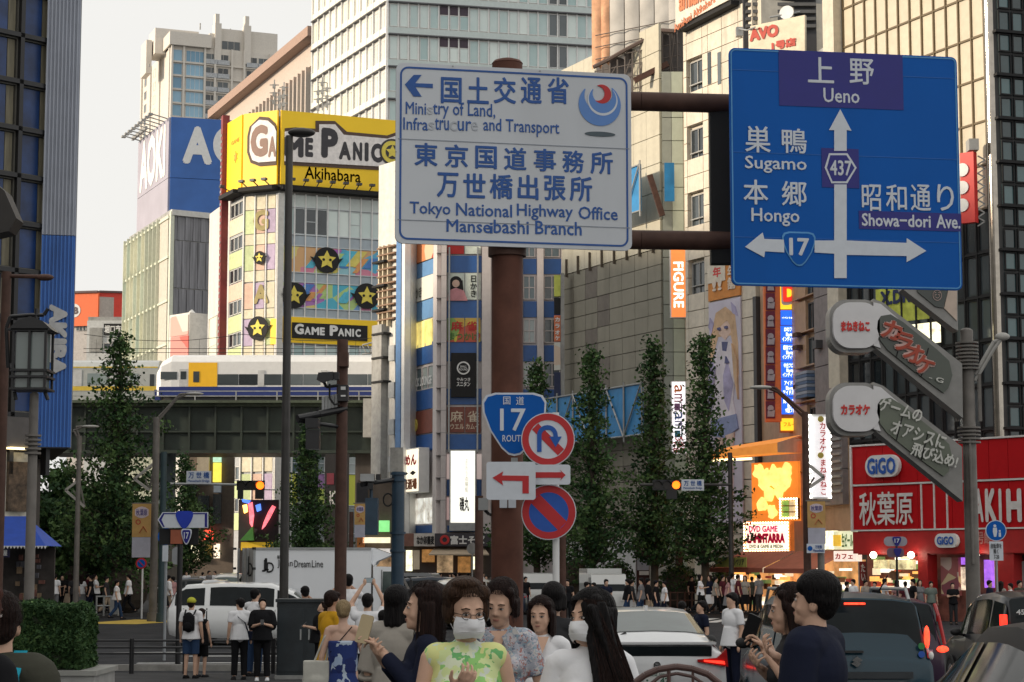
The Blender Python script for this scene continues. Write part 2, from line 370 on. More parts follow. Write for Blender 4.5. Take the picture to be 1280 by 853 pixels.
for lab, x0, x1, h in (('left', -60, -16, 9), ('middle', -9, 6, 13), ('right', 14, 60, 8)): t = thing('office_or_added_block', 'plain %s block of the row standing behind the viewpoint' % lab, 'building', ((x0+x1)/2, -60, 0)); Mb().box(x0, x1, -75, -60, 0, h).obj('wall', GREYC, t); Mb().box(x0+1, x1-1, -74, -61, h, h+.6).obj('roof', GREYC, t)  # unseen row put in as a skyline for the cars to reflect
# glass office tower (top centre)
def tower():
 A = at(485, 3, 240)
 FL = Face(485, 3, 240, 392, 65.5); # direction goes away to the left; rebuild left to right
 Lp = FL.B; F1 = Face(392, 65.5, Lp.y, 485, None, 240); F2 = Face(485, 3, 240, 745, 20)
 t = thing('office_tower', 'tall pale glass office tower with banded floors behind the white road sign', 'building', F1.A)
 H = 95
 b1, _ = back(F1, 0); far = F1.A - F2.n*0 + (F2.B - F2.A)
 body(t, [F1.A, F2.A, F2.B, F2.B + (F1.A - F2.A)], H, OFFW, roof=GREYC)
 zs = [F2.uv(485, y)[1] for y in (164, 123, 82, 42, 2)]; st = (zs[-1]-zs[0])/4; z0 = zs[0] - 6*st
 n1, n2 = 12, 21
 warm = mat('sunlit_spandrel', (.85,.80,.64), .35, var=.05); cool = mat('cool_spandrel', (.50,.57,.56), .4, var=.05); dk = mat('tower_line', (.10,.10,.11), .5)  # warm spandrel tone carries the left face's sun glow in its colour
 for k in range(int((H-z0)/st)):
  z = z0 + k*st
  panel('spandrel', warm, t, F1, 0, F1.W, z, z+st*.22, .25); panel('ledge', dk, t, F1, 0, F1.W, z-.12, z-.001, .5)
  panel('spandrel', cool, t, F2, .0, F2.W, z+.0, z+st*.2, .25); panel('ledge', dk, t, F2, 0, F2.W, z-.15, z-.001, .55)
  if z > 25:
   windows(t, F1, seg(0, F1.W, n1, .1), [(z+st*.24, z+st*.86)], GL_W, WHITE, 2)  # bright warm panes hold the reflected sun in their base colour
   windows(t, F2, seg(.2, F2.W, n2, .1), [(z+st*.24, z+st*.93)], GL_P, WHITE, 1, skip=lambda i, j: i in (5,6,7,16,17))
   windows(t, F2, [(.2+F2.W*i/n2, F2.W*(i+1)/n2+.1) for i in (5,6,7)], [(z+st*.24, z+st*.68)], GL_P, WHITE, 1)
   for i in (5,6,7): panel('louvre', mat('dark_louvre', (.06,.04,.06), .6), t, F2, .2+F2.W*i/n2, F2.W*(i+1)/n2+.1, z+st*.7, z+st*.95, .1)
   windows(t, F2, [(.2+F2.W*i/n2, F2.W*(i+1)/n2+.1) for i in (9,10,11)][:0] + [(.2+F2.W*i/n2, F2.W*(i+1)/n2+.1) for i in (16,17)], [(z+st*.24, z+st*.93)], GL_D, WHITE, 1)
 for i in range(n1+1): panel('mullion', WHITE, t, F1, F1.W*i/n1-.08, F1.W*i/n1+.08, 25, H, .3)
 for i in range(n2+1): panel('mullion', WHITE, t, F2, F2.W*i/n2-.07, F2.W*i/n2+.07, 25, H, .22)
 # pole stack of fixings at the dark stripe
 return t
tower()
def slabtower():   # brown-roofed slab left of the tower
 Fa = Face(392, 40, 300, 275, 138); F = Face(275, 138, Fa.B.y, 392, None, 300)
 t = thing('office_or_added_block', 'long brownish office block with overhanging roof and close vertical fins behind the yellow sign', 'building', F.A)
 br = mat('pinkish_fins', (.50,.42,.36), .6, var=.1); ro = mat('roof_edge', (.34,.23,.18), .7)
 e = back(F, 18); body(t, [F.A, F.B, e[1], e[0]], F.top-5, mat('block_wall', (.42,.37,.33), .7), roof=None)
 Mb().slab([(-1,-2.0),(F.W+3,-2.0),(F.W+3,18),(-1,18)], F.top-1.5, F.top).obj('roof', ro, t, F)
 Mb().slab([(0,-.2),(F.W,-.2),(F.W,17),(0,17)], F.top-5.1, F.top-1.5).obj('wall', br, t, F)
 n = 26
 for i in range(n): panel('fin', br, t, F, F.W*i/n, F.W*i/n+.55, 20, F.top-5.2, .8)
 for i in range(n): put('window', winmesh(F.W/n-.7, F.top-26, GL_M, OFFW, 1, rows=10), t, F, loc=(F.W*i/n+.6, 0, 20))
slabtower()
def apartment():
 Fa = Face(215, 56, 430, 177, 97); F1 = Face(177, 97, Fa.B.y, 215, None, 430); F2 = Face(215, 56, 430, 350, 69)
 t = thing('apartment_tower', 'distant cream apartment tower with stepped crown, blue corner glass and balconies', 'building', F1.A)
 cr = mat('cream_block', (.62,.58,.52), .6, var=.06)
 top = F2.top; body(t, [F1.A, F2.A, F2.B, F2.B + (F1.A-F2.A)], top, cr)
 zr = [F2.uv(215, y)[1] for y in (60, 78, 96, 112, 129)]; st = (zr[0]-zr[4])/4
 for k in range(8):
  z = zr[0] - st*(k+1)
  for i in range(3): put('window', winmesh(2.2, 1.9, GL_D, cr, 1), t, F1, loc=(F1.W*(.12+.30*i), -.02, z+.5))
  put('window', winmesh(2.0, 2.5, GL_B, WHITE, 1), t, F2, loc=(.3, 0, z+.3)); put('window', winmesh(4.0, 2.5, GL_B, WHITE, 4), t, F2, loc=(3.2, 0, z+.3))
  panel('floor_band', cr, t, F2, 0, F2.W, z-.15, z+.15, .5)
  for u in (7.6, 10.3, 16.8, 19.5):
   put('window', winmesh(2.4, 2.2, GL_D, cr, 2), t, F2, loc=(u, 0, z+.4)); panel('balcony', mat('balcony_rail', (.42,.44,.46), .6, var=.2), t, F2, u-.1, u+2.5, z+.2, z+1.2, .7)
 for u in (0, 2.6, 7.3, 9.6, 13.4, 16.2, 22.2): panel('pier', cr, t, F2, u-.22, u+.22, 20, top, .7)
 for i in range(4): panel('pier', cr, t, F1, F1.W*(.03+.30*i), F1.W*(.03+.30*i)+.8, 20, top, .4)
 # crown pieces
 def crown(x0, y0, x1, y1, d0, d1, m=cr, name='crown_block'):
  u0, u1, z0, z1 = F2.rect(x0, y0, x1, y1); Mb().box(u0, u1, d0, d1, min(z0, top)-.2, z1).obj(name, m, t, F2)
 crown(201, 29, 256, 60, 6, 13); crown(192, 39, 199, 80, 8, 14); crown(213, 47, 262, 58, -.2, 9); crown(211, 43, 263, 47, -1.2, 9)
 crown(268, 30, 276, 75, -.6, 2); crown(269, 18, 274, 30, -.4, 1.4); crown(305, 33, 313, 80, -.6, 2); crown(306, 21, 311, 33, -.4, 1.4)
 crown(276, 36, 305, 65, .8, 8); crown(313, 40, 348, 66, .8, 8); crown(262, 42, 270, 60, 0, 8)
 put('window', winmesh(4.2, 2.0, GL_D, cr, 3), t, F2, loc=(F2.u(278,56), .75, F2.uv(278,61)[1]))
 g = Mb();
 for px, y0, y1 in ((254,25,33),(292,32,36),(190,76,80)):
  u, z = F2.uv(px, y1); g.cyl((u, 3, z), (u, 3, F2.uv(px, y0)[1]), .15, n=6)
 g.obj('aerial', GREYC, t, F2)
apartment()
def bigred():
 F = Face(88, 372, 330, 124, 371); F2 = Face(124, 371, 330, 160, 372)
 t = thing('electronics_store', 'distant orange and red store block with a white round emblem', 'building', F.A)
 e = back(F2, 30); body(t, [F.A, F.B, F2.B, e[1], (F.A.x, e[1].y, 0)], F.top, mat('store_wall', (.45,.42,.40), .7))
 org = mat('orange_cladding', (.80,.16,.05), .5, var=.06); rd = mat('red_cladding', (.68,.05,.03), .5, var=.06)
 a = F.rect(88, 367, 124, 408); panel('cladding', org, t, F, *a, .5); a = F2.rect(124, 367, 158.5, 399); panel('cladding', rd, t, F2, *a, .5)
 ppanel('roof_edge', mat('roof_grey', (.12,.08,.08)), t, F, 90, 364.5, 124, 367, .8); ppanel('roof_edge', MATS['roof_grey'], t, F2, 124, 364.5, 159, 367, .8)
 u, z = F.uv(94, 389); Mb().ring(u, z, 0, 1.05*1.1, -.56, -.5, 28).obj('emblem', WHITE, t, F)
 text('B', MATS['roof_grey'], t, F, u-.1, u+.8, z-.6, z+.6, y=-.6, bold=.05)
 for k in range(7): put('window', winmesh(1.3, .9, GL_D, OFFW), t, F, loc=(F.u(95.5+4*k), 0, F.uv(100, 414)[1]))
 t2 = thing('low_office', 'small grey office with white letters on a black band before the orange store', 'building', at(109, 455, 250).xy.to_3d())
 G = Face(109, 401, 250, 160, 401); b = back(G, 14); body(t2, [G.A, G.B, b[1], b[0]], G.top, mat('office_white', (.55,.56,.56), .6), roof=GREYC)
 ppanel('sign_band', BLACKM, t2, G, 130, 405, 159, 419, .2); ptext('堀口商店', WHITE, t2, G, 131, 407, 158, 417, y=-.22, bold=.03)
 ppanel('shutter', GREYC, t2, G, 112, 410, 128, 440, .15);
 for k in range(5): put('window', winmesh(1.0, .8, GL_D, OFFW), t2, G, loc=(G.u(112+9*k), 0, G.uv(100, 437)[1]))
bigred()
def aoki():
 Fa = Face(213, 267, 225, 160, 302); F1 = Face(160, 302, Fa.B.y, 213, None, 225); F2 = Face(213, 267, 225, 264, 272)
 t = thing('glass_store', 'glass store with pale fins and grey panels under the blue rooftop billboard', 'building', F1.A)
 body(t, [F1.A, F2.A, F2.B, F2.B + (F1.A-F2.A)], F1.top, mat('store_core', (.40,.40,.37), .6), roof=GREYC)
 fin = mat('pale_green_fin', (.62,.64,.52), .4, var=.08); n = 9; wd = F1.u(201, 300)
 zs = [F1.uv(160, y)[1] for y in (450, 400, 350, 305)]
 for j in range(3):
  for i in range(n): put('window', winmesh(wd/n-.12, zs[j+1]-zs[j]-.5, GL_W if (i*7+j*3) % 5 < 3 else GL_P, fin, 2), t, F1, loc=(wd*i/n+.06, 0, zs[j]+.2))
 panel('wall_panel', mat('plain_beige', (.50,.47,.40), .6), t, F1, wd, F1.W-.6, 10, F1.top, .15)
 for i in range(n+1): panel('fin', fin, t, F1, wd*i/n-.05, wd*i/n+.05, 8, F1.top, .55)
 for z in zs: panel('band', fin, t, F1, 0, F1.W, z-.25, z, .3)
 panel('corner_column', fin, t, F2, -.1, .35, 0, F2.top+.2, .4)
 gp = mat('grey_fluted_panel', (.21,.21,.23), .35, var=.35, scale=2, stretch=(2.2, 1, .1)); m = 14
 z2 = [F2.uv(213, y)[1] for y in (460, 420, 360, 300, 268)]
 for i in range(m):
  for j in range(4): panel('cladding_panel', mat('light_top_panel', (.5,.52,.54), .4) if j == 3 and False else gp, t, F2, .5+(F2.W-.5)*i/m, .5+(F2.W-.5)*(i+.93)/m, z2[j]+.05, z2[j+1]-.05, .10+.05*((i*5+j) % 3))
 ppanel('cornice', OFFW, t, F2, 213, 265, 263, 272, .5)
 # billboard on top
 Fb = Face(214, 147, 230, 176, 178); B1 = Face(176, 178, Fb.B.y, 214, None, 230); B2 = Face(214, 147, 230, 291, 151.5)
 t = thing('rooftop_billboard', 'blue rooftop billboard block with big white letters, lilac on its left side', 'billboard', (B1.A.x, B1.A.y, F1.top+.5))
 blu = mat('billboard_blue', (.035,.13,.42), .55, var=.12, scale=.3); lil = mat('billboard_lilac', (.36,.34,.40), .55, var=.08, scale=.3)
 z0 = F1.top+.5
 ins = [B1.A, B2.A, B2.B, B2.B+(B1.A-B2.A)]; c = sum(ins, Vector())/4; ins = [c+(p-c)*.97 for p in ins]
 Mb().slab([(p.x, p.y) for p in ins], z0, B1.top-.3).obj('frame', GREYC, t)
 mid = B2.uv(250, 225)[1]
 panel('face_panel', blu, t, B2, 0, B2.W, mid+.06, B2.top, .3); panel('face_panel', blu, t, B2, 0, B2.W, z0, mid, .3)
 panel('face_panel', lil, t, B1, 0, B1.W, mid+.06, B1.top, .3); panel('face_panel', lil, t, B1, 0, B1.W, z0, mid, .3)
 for ch, a, b in (('A', 228, 265), ('O', 266, 300)):
  u0, u1, za, zb = B2.rect(a, 159, min(b, 290) if ch == 'A' else 304, 206)
  if ch == 'A': text('A', WHITE, t, B2, u0, u1, za, zb, y=-.34, bold=.055)
 g = Mb(); u0, u1, za, zb = B2.rect(266, 159, 305, 206); cx, cz = (u0+u1)/2, (za+zb)/2; rx, rz_ = (u1-u0)/2, (zb-za)/2
 lim = B2.W - .05
 for i in range(48):
  q = [2*PI*(i+k)/48 for k in (0, 1)]; pts = [(cx+rx*k*math.cos(a), cz+rz_*k2*math.sin(a)) for a, k, k2 in ((q[0], .42, .5), (q[0], 1, 1), (q[1], 1, 1), (q[1], .42, .5))]
  if max(p[0] for p in pts) < lim: g.prism(pts, -.36, -.3)
 g.obj('lettering', WHITE, t, B2)
 ptext('AOKI', WHITE, t, B1, 178.5, 167, 210, 232, y=-.34, bold=.05, shear=.0)
 g = Mb()
 for i in range(9):
  u = B1.W*(i+.5)/9; g.bar((u, -.3, B1.top), (u, -2.2, B1.top+.4), .12); g.box(u-.3, u+.3, -2.6, -2.1, B1.top+.2, B1.top+.45)
 for i in range(12):
  u = B2.W*(i+.5)/12; g.bar((u, -.3, B2.top), (u, -1.8, B2.top+.5), .12) if False else g.box(u-.25, u+.25, -1.2, -.9, B2.top+.1, B2.top+.5)
 g.obj('floodlight_row', GREYC, t, B1)
aoki()
def pinksign():   # small buildings right below, with pink banner
 F = Face(212, 392, 195, 237, 388); F2 = Face(237, 388, 195, 262, 420)
 t = thing('corner_shop', 'small white corner building with a pink and red poster beside the grey panelled store', 'building', F.A)
 b = back(F, 8); body(t, [F.A, F.B, b[1], b[0]], F.top-.2, OFFW)
 ppanel('poster', spotted('pink_poster', (.62,.55,.50), [(.75,.35,.30),(.7,.6,.55),(.7,.2,.16)], .35, thr=.4), t, F, 214, 395, 236, 420, .1)
 ppanel('poster', spotted('red_poster', (.65,.25,.22), [(.75,.45,.40),(.6,.12,.1)], .5), t, F, 214, 421, 236, 450, .1)
 g = Mb(); G = F2; A = at(238, 389, 195); B = at(260, 413, 195); g.tube([A, B], .25); A = at(240, 389, 195); B = at(240, 425, 195); g.tube([A, B], .2); g.obj('frame', WHITE, t)
pinksign()
# ---------------------------------------------------------------- yellow arcade building beyond the railway
YEL = mat('bright_yellow', (.95,.62,.01), .5, var=.05, scale=.2); YELD = mat('sign_yellow_shaded', (.80,.62,.03), .5, var=.05)
def star(g, cx, cz, r, y0, y1, mi=0, n=6, rot=PI/2):
 pts = [(cx + r*(1 if k % 2 == 0 else .5)*math.cos(rot+PI*k/n), cz + r*(1 if k % 2 == 0 else .5)*math.sin(rot+PI*k/n)) for k in range(2*n)]
 g.prism(pts, y0, y1, mi)
def ballmark(t, F, px, py, r, y=-.3, half=False):
 u, z = F.uv(px, py); g = Mb(); g.ring(u, z, 0, r*1.12, y-.05, y, 26, 0); star(g, u, z, r*.84, y-.09, y-.05, 1, 5)
 g.ring(u-r*.3, z+r*.02, 0, r*.12, y-.12, y-.09, 10, 0); g.ring(u+r*.3, z+r*.02, 0, r*.12, y-.12, y-.09, 10, 0)
 g.prism([(u-r, z+.1*r), (u-r*1.5, z+.25*r), (u-r*1.05, z-.3*r)], y-.05, y, 0); g.prism([(u+r, z+.1*r), (u+r*1.5, z+.25*r), (u+r*1.05, z-.3*r)], y-.05, y, 0)
 return g.obj('emblem', [BLACKM, mat('emblem_gold', (.75,.62,.10))], t, F)
def arcade():
 FA = Face(350, 240, 165, 308, 243);
 S = [(262,268),(293,153),(308,144),(350,139),(493,152)]
 F3 = Face(350, 139, 165, 497, 152.4); tmp = Face(350, 139, 165, 308, 144); F2 = Face(308, 144, tmp.B.y, 350, None, 165)
 tmp = Face(308, 144, tmp.B.y, 290, 155); F1 = Face(290, 155, tmp.B.y, 308, None, F2.A.y)
 tmp = Face(290, 247, F1.A.y, 262, 268); F0 = Face(262, 268, tmp.B.y, 290, None, F1.A.y)
 t = thing('arcade_building', 'arcade building with colourful mural bands and glass storeys under the big yellow sign', 'building', F1.A)
 zt = F3.uv(400, 246)[1]; wall = mat('pale_grey_cladding', (.52,.56,.58), .45, var=.05)
 bk = F3.B - F3.n*16
 body(t, [F1.A, F2.A, F3.A, F3.B, bk, F1.A+Vector((0,18,0))], zt, mat('arcade_core', (.35,.36,.37)), roof=GREYC)
 F = F3; XR = 476; n = 9
 zz = lambda y: F.uv(412, y)[1]; U = lambda x: F.u(x)
 rows = [(247,262,'p'),(262,296,'w'),(297,310,'c'),(311,343,'m'),(344,355,'c'),(356,387,'m'),(388,398,'c'),(399,431,'y'),(432,468,'g'),(469,500,'m2'),(500,566,'g'),(566,592,'g'),(593,632,'m3'),(633,700,'g')]
 us = [(U(352+13.9*i)+.03, U(352+13.9*(i+1))-.03) for i in range(n)]
 mur = [spotted('mural_blue', (.12,.42,.62), [(.55,.62,.25),(.72,.62,.22),(.40,.30,.55),(.30,.55,.62),(.66,.40,.20),(.65,.25,.35)], .75, thr=.22), spotted('mural_purple', (.10,.45,.60), [(.45,.62,.25),(.42,.20,.50),(.20,.35,.62),(.66,.58,.20),(.65,.25,.40)], .7, thr=.25), spotted('mural_yellow', (.62,.66,.10), [(.50,.62,.15),(.35,.20,.42),(.62,.3,.25)], .7, thr=.55)]
 pc = mat('pale_panel', (.56,.62,.60), .35, var=.05, rnd=.1); pc2 = mat('grey_blue_panel', (.36,.42,.47), .4, var=.05, rnd=.08)
 for y0, y1, k in rows:
  a, b = zz(y1), zz(y0)
  for i, (u0, u1) in enumerate(us):
   if k in 'pc': panel('cladding_panel', pc if k == 'p' else pc2, t, F, u0, u1, a+.03, b-.03, .12)
   elif k == 'w':
    if i in (1, 2, 3): put('window', winmesh(u1-u0, b-a-.1, GL_D if i > 0 else GL_P, wall, 1, rows=2 if i == 2 else 1), t, F, loc=(u0, -.06, a))
    else: put('window', winmesh(u1-u0, b-a-.1, GL_P, wall, 1, rows=2 if i == 6 else 1), t, F, loc=(u0, -.06, a))
   elif k == 'g': put('window', winmesh(u1-u0, b-a-.1, GL_P if y0 < 500 else GL_M, wall, 1, rows=2), t, F, loc=(u0, -.06, a))
   elif k in ('m', 'm2', 'm3'): panel('mural_panel', mur[0] if y0 < 350 else mur[1] if k == 'm' or k == 'm2' else mur[2], t, F, u0, u1, a+.02, b-.02, .14)
  if k == 'y': panel('sign_panel', YEL, t, F, us[0][0], us[-1][1], a, b, .3)
  panel('sill_line', wall, t, F, us[0][0], us[-1][1], a-.06, a+.02, .2)
 random.seed(3)    # painted streaks across the murals
 cols = [mat('streak_cyan', (.10,.48,.65)), mat('streak_yellow', (.72,.62,.15)), mat('streak_violet', (.40,.15,.48)), mat('streak_orange', (.70,.33,.12)), mat('streak_blue', (.08,.22,.55)), mat('streak_green', (.42,.60,.22))]
 for (y0, y1, nn) in ((311,343,13),(356,387,13)):
  a, b = zz(y1)+.06, zz(y0)-.06; h = b-a
  for q in range(nn):
   u = random.uniform(us[0][0], us[-1][1]-h*.95); ww = random.uniform(.35, 1.0); f0 = random.uniform(0, .45); f1 = random.uniform(.6, 1)
   Mb().prism([(u+h*f0*.8, a+h*f0), (u+h*f0*.8+ww, a+h*f0), (min(u+h*f1*.8+ww, us[-1][1]), a+h*f1), (u+h*f1*.8, a+h*f1)], -.17-.004*q, -.14).obj('streak', cols[q % 6], t, F)
 for px, py in ((407,326),(366,370),(457,371)): ballmark(t, F, px, py, .98)
 ballmark(t, F, 326, 611, 1.05) if False else None
 for i in range(n+1): panel('mullion', WHITE, t, F, U(352+13.9*i)-.045, U(352+13.9*i)+.045, 0, zz(246), .24)
 panel('red_strip', REDP, t, F, U(478.5), U(489), zz(309), zz(249), .35)
 panel('corner_column', OFFW, t, F, -.15, .35, 0, zt, .35)
 # small name sign lower down
 u0, u1, z0, z1 = F.rect(362, 401, 470, 429)
 sg = panel('name_board', BLACKM, t, F, u0+.1, u1-.9, z0+.25, z1-.35, .12, y=-.3)
 wgame('GAME PANIC', t, F, u0+.3, u1-1.2, z0+.55, z1-.45, y=-.45, m=WHITE)
 # left faces
 G = F2; zg = lambda y: G.uv(330, y)[1]
 ug = seg(.05, G.W-.25, 3, .06)
 cg = [mat('tint_cream', (.66,.60,.45), rnd=.08), mat('tint_green', (.52,.60,.32), rnd=.1), mat('tint_peach', (.66,.45,.35), rnd=.1), mat('tint_violet', (.45,.36,.50), rnd=.1)]
 for r_, (y0, y1, k) in enumerate(((244,262,0),(262,292,1),(292,306,0),(306,338,1),(338,352,0),(353,386,2),(386,398,0),(398,432,3),(432,452,0),(453,500,1),(500,566,0),(566,590,0),(592,632,1),(633,700,0))):
  for i, (a, b) in enumerate(ug): panel('cladding_panel', cg[(k + (i if k else 0)) % 4 if k else 0], t, G, a, b, zg(y1)+.03, zg(y0)-.03, .1)
 for i in range(4): panel('mullion', WHITE, t, G, G.W*i/3-.04-(.1 if i == 3 else 0), G.W*i/3+.04-(.1 if i == 3 else 0), 0, zt, .2)
 for ch, y0, y1 in (('G',263,289),('A',356,380)): ptext(ch, mat('letter_tan', (.32,.26,.10)), t, G, 318, y0, 337, y1, y=-.18, bold=.05)
 ballmark(t, G, 327, 323, .5); ballmark(t, G, 325, 411, .9)
 ppanel('sign_panel', YEL, t, G, 340, 399, 349, 431, .25)
 G = F1; zg = lambda y: G.uv(300, y)[1]
 for y in (270, 312, 352, 392, 432, 600, 640):
  for i in range(3): put('window', winmesh(G.W*.26, zg(y-22+5)-zg(y), GL_D, OFFW, 1), t, G, loc=(G.W*(.1+.29*i), -.02, zg(y)))
  panel('cladding_panel', cg[0 if y < 300 else 2 if y == 352 else 1], t, G, .05, G.W-.02, zg(y)-1.5, zg(y)-.1, .08)
 G = F0
 b = back(G, 6); body(t, [G.A, G.B, F1.A+Vector((0,12,0)), G.A+Vector((0,12,0))], G.top, OFFW)
 for k, (a, b2) in enumerate(seg(.6, G.W-1.2, 2, .3)): put('window', winmesh(b2-a, 18, GL_W, OFFW, 1, rows=7), t, G, loc=(a, 0, 6));
 g = Mb(); u = G.W-.45; g.box(u-.35, u+.35, -.9, -.3, 0, G.uv(286, 150)[1])
 tw = g.obj('ladder_mast', DRED, t, G); g = Mb()
 for i in range(70):
  z = 1+i*.55
  if z < G.uv(286, 152)[1]: g.box(u-.2, u+.2, -.95, -.9, z, z+.2)
 g.obj('rung', GREYC, tw, G, kind='stuff')
 # rooftop yellow sign
 s = thing('arcade_sign', 'big yellow rooftop sign with the arcade name in dark letters and a round star emblem', 'sign', (F1.A.x, F1.A.y, zt+.5))
 zb = zt+.5
 for G, dx in ((F1, 0), (F2, 0), (F3, 0)): panel('face_panel', YEL, s, G, 0, G.W, zb+.25, G.top, .25, y=-.15)
 ins = [F1.A, F2.A, F3.A, F3.B, bk, F1.A+Vector((0,16,0))]; c = sum(ins, Vector())/6; ins = [c+(p-c)*.97 for p in ins]
 Mb().slab([(p.x, p.y) for p in ins], zb, F3.top-.4).obj('frame', GREYC, s)
 for G, nl in ((F1, 1), (F2, 3), (F3, 9)):
  panel('catwalk', BLACKM, s, G, 0, G.W, zb-.25, zb+.1, 1.1)
  for i in range(nl):
   u = G.W*(i+.6)/nl; g = Mb(); g.bar((u, -.4, zb), (u, -1.6, zb+.45), .07); g.box(u-.22, u+.22, -1.75, -1.4, zb+.4, zb+.6); g.obj('floodlight', DGREY, s, G)
 # name: white outline shape with black edge, letters on top
 F = F3; zs = lambda x, y: F.uv(x, y)[1]
 def out(e, m, y, name):
  g = Mb(); pts = [(U(351), zs(351,166)+e), (U(364), zs(364,165)+e), (U(394)-e, zs(394,167)+e), (U(394)-e, zs(394,157)+e), (U(414), zs(414,157)+e), (U(425)+e, zs(425,170)+e), (U(480), zs(480,175)+e), (F.W-.1, zs(492,170)+e), (F.W-.1, zs(492,214)-e), (U(478), zs(478,210)-e), (U(351), zs(351,203)-e)]
  g.prism(pts, y-.06, y); g.obj(name, m, s, F)
 out(.3, mat('sign_brown', (.09,.055,.04)), -.42, 'outline'); out(0, mat('sign_white', (.80,.76,.74)), -.5, 'backing')
 G = F2; ug = lambda x: G.u(x); zg = lambda x, y: G.uv(x, y)[1]
 def outg(e, m, y, name):
  pts = [(G.W, zg(350,166)+e), (ug(344), zg(344,160)+e), (ug(336), zg(336,153)+e), (ug(325), zg(325,152)+e), (ug(316)-e, zg(316,160)), (ug(313.5)-e, zg(313,172)), (ug(313.5)-e, zg(313,192)), (ug(317)-e*.7, zg(317,202)-e*.7), (ug(325), zg(325,205)-e), (G.W, zg(350,203)-e)]
  Mb().prism(pts, y-.06, y).obj(name, m, s, G)
 outg(.3, MATS['sign_brown'], -.42, 'outline'); outg(0, MATS['sign_white'], -.5, 'backing')
 let = mat('letter_dark', (.030,.028,.035), .5); letb = mat('letter_brown', (.17,.075,.045), .5)
 ptext('G', letb, s, G, 318, 158, 339.5, 198, y=-.58, bold=.06); ptext('A', letb, s, G, 340, 172, 349.8, 198, y=-.58, bold=.05)
 for ch, x0, y0, x1, y1 in (('M',353,173,377,198),('E',379,174,389,198),('P',399,162,420,199.5),('A',421,179,436,201.5),('N',438.5,179.5,450,202.5),('I',453,180,458,203.5),('C',461,181,475,205)):
  ptext(ch, let, s, F, x0, y0, x1, y1, y=-.58, bold=.06)
  ptext('Akihabara', let, s, F, 379, 212, 449, 227, y=-.42, bold=.01)
 u, z = F.uv(487.5, 192); g = Mb(); lim = F.W
 g.ring(u, z, 1.0, 1.15, -.62, -.56, 30, 0); g.ring(u, z, 0, .98, -.60, -.56, 30, 1); g.ring(u, z, .0, .62, -.63, -.6, 20, 0); star(g, u, z, .62, -.66, -.63, 1, 5); g.obj('emblem', [let, MATS['emblem_gold']], s, F)
 ptext('GAME', mat('letter_orange', (.62,.32,.03)), s, F1, 295, 175, 305, 180, y=-.43); u, z = F1.uv(300.5, 197)
 g = Mb(); star(g, u, z, .5, -.45, -.4); g.obj('emblem', MATS['letter_orange'], s, F1)
 g = Mb()   # aerials on the roof behind the sign
 for px, y0 in ((343,100),(355,103),(350,115),(398,108),(403,97),(409,104)):
  P = at(px, 138, 170); Q = at(px, y0, 170); g.cyl(P, Q, .06, n=6)
  for k in range(3): zz2 = Q.z-.5-k*.7; g.box(Q.x-.4, Q.x+.4, Q.y-.03, Q.y+.03, zz2, zz2+.08); g.box(Q.x-.15, Q.x+.1, Q.y-.1, Q.y+.1, zz2-.25, zz2+.1)
 o = g.obj('rooftop_aerials', GREYC); tag(o, 'cluster of thin aerials with antennas standing behind the yellow sign', 'aerial')
def wgame(s_, t, F, u0, u1, z0, z1, y, m):
 ww = u1-u0; xs = [0,.14,.235,.35,.44,.54,.68,.775,.88,.92,1.0]
 chars = [('G',0,.13,1),('A',.14,.23,.75),('M',.24,.35,.75),('E',.36,.43,.75),('P',.50,.62,1),('A',.62,.71,.75),('N',.72,.81,.75),('I',.825,.85,.75),('C',.87,.95,.75)]
 for ch, a, b, h in chars: text(ch, m, t, F, u0+ww*a, u0+ww*b, z0, z0+(z1-z0)*h, y=y, bold=.05)
arcade()
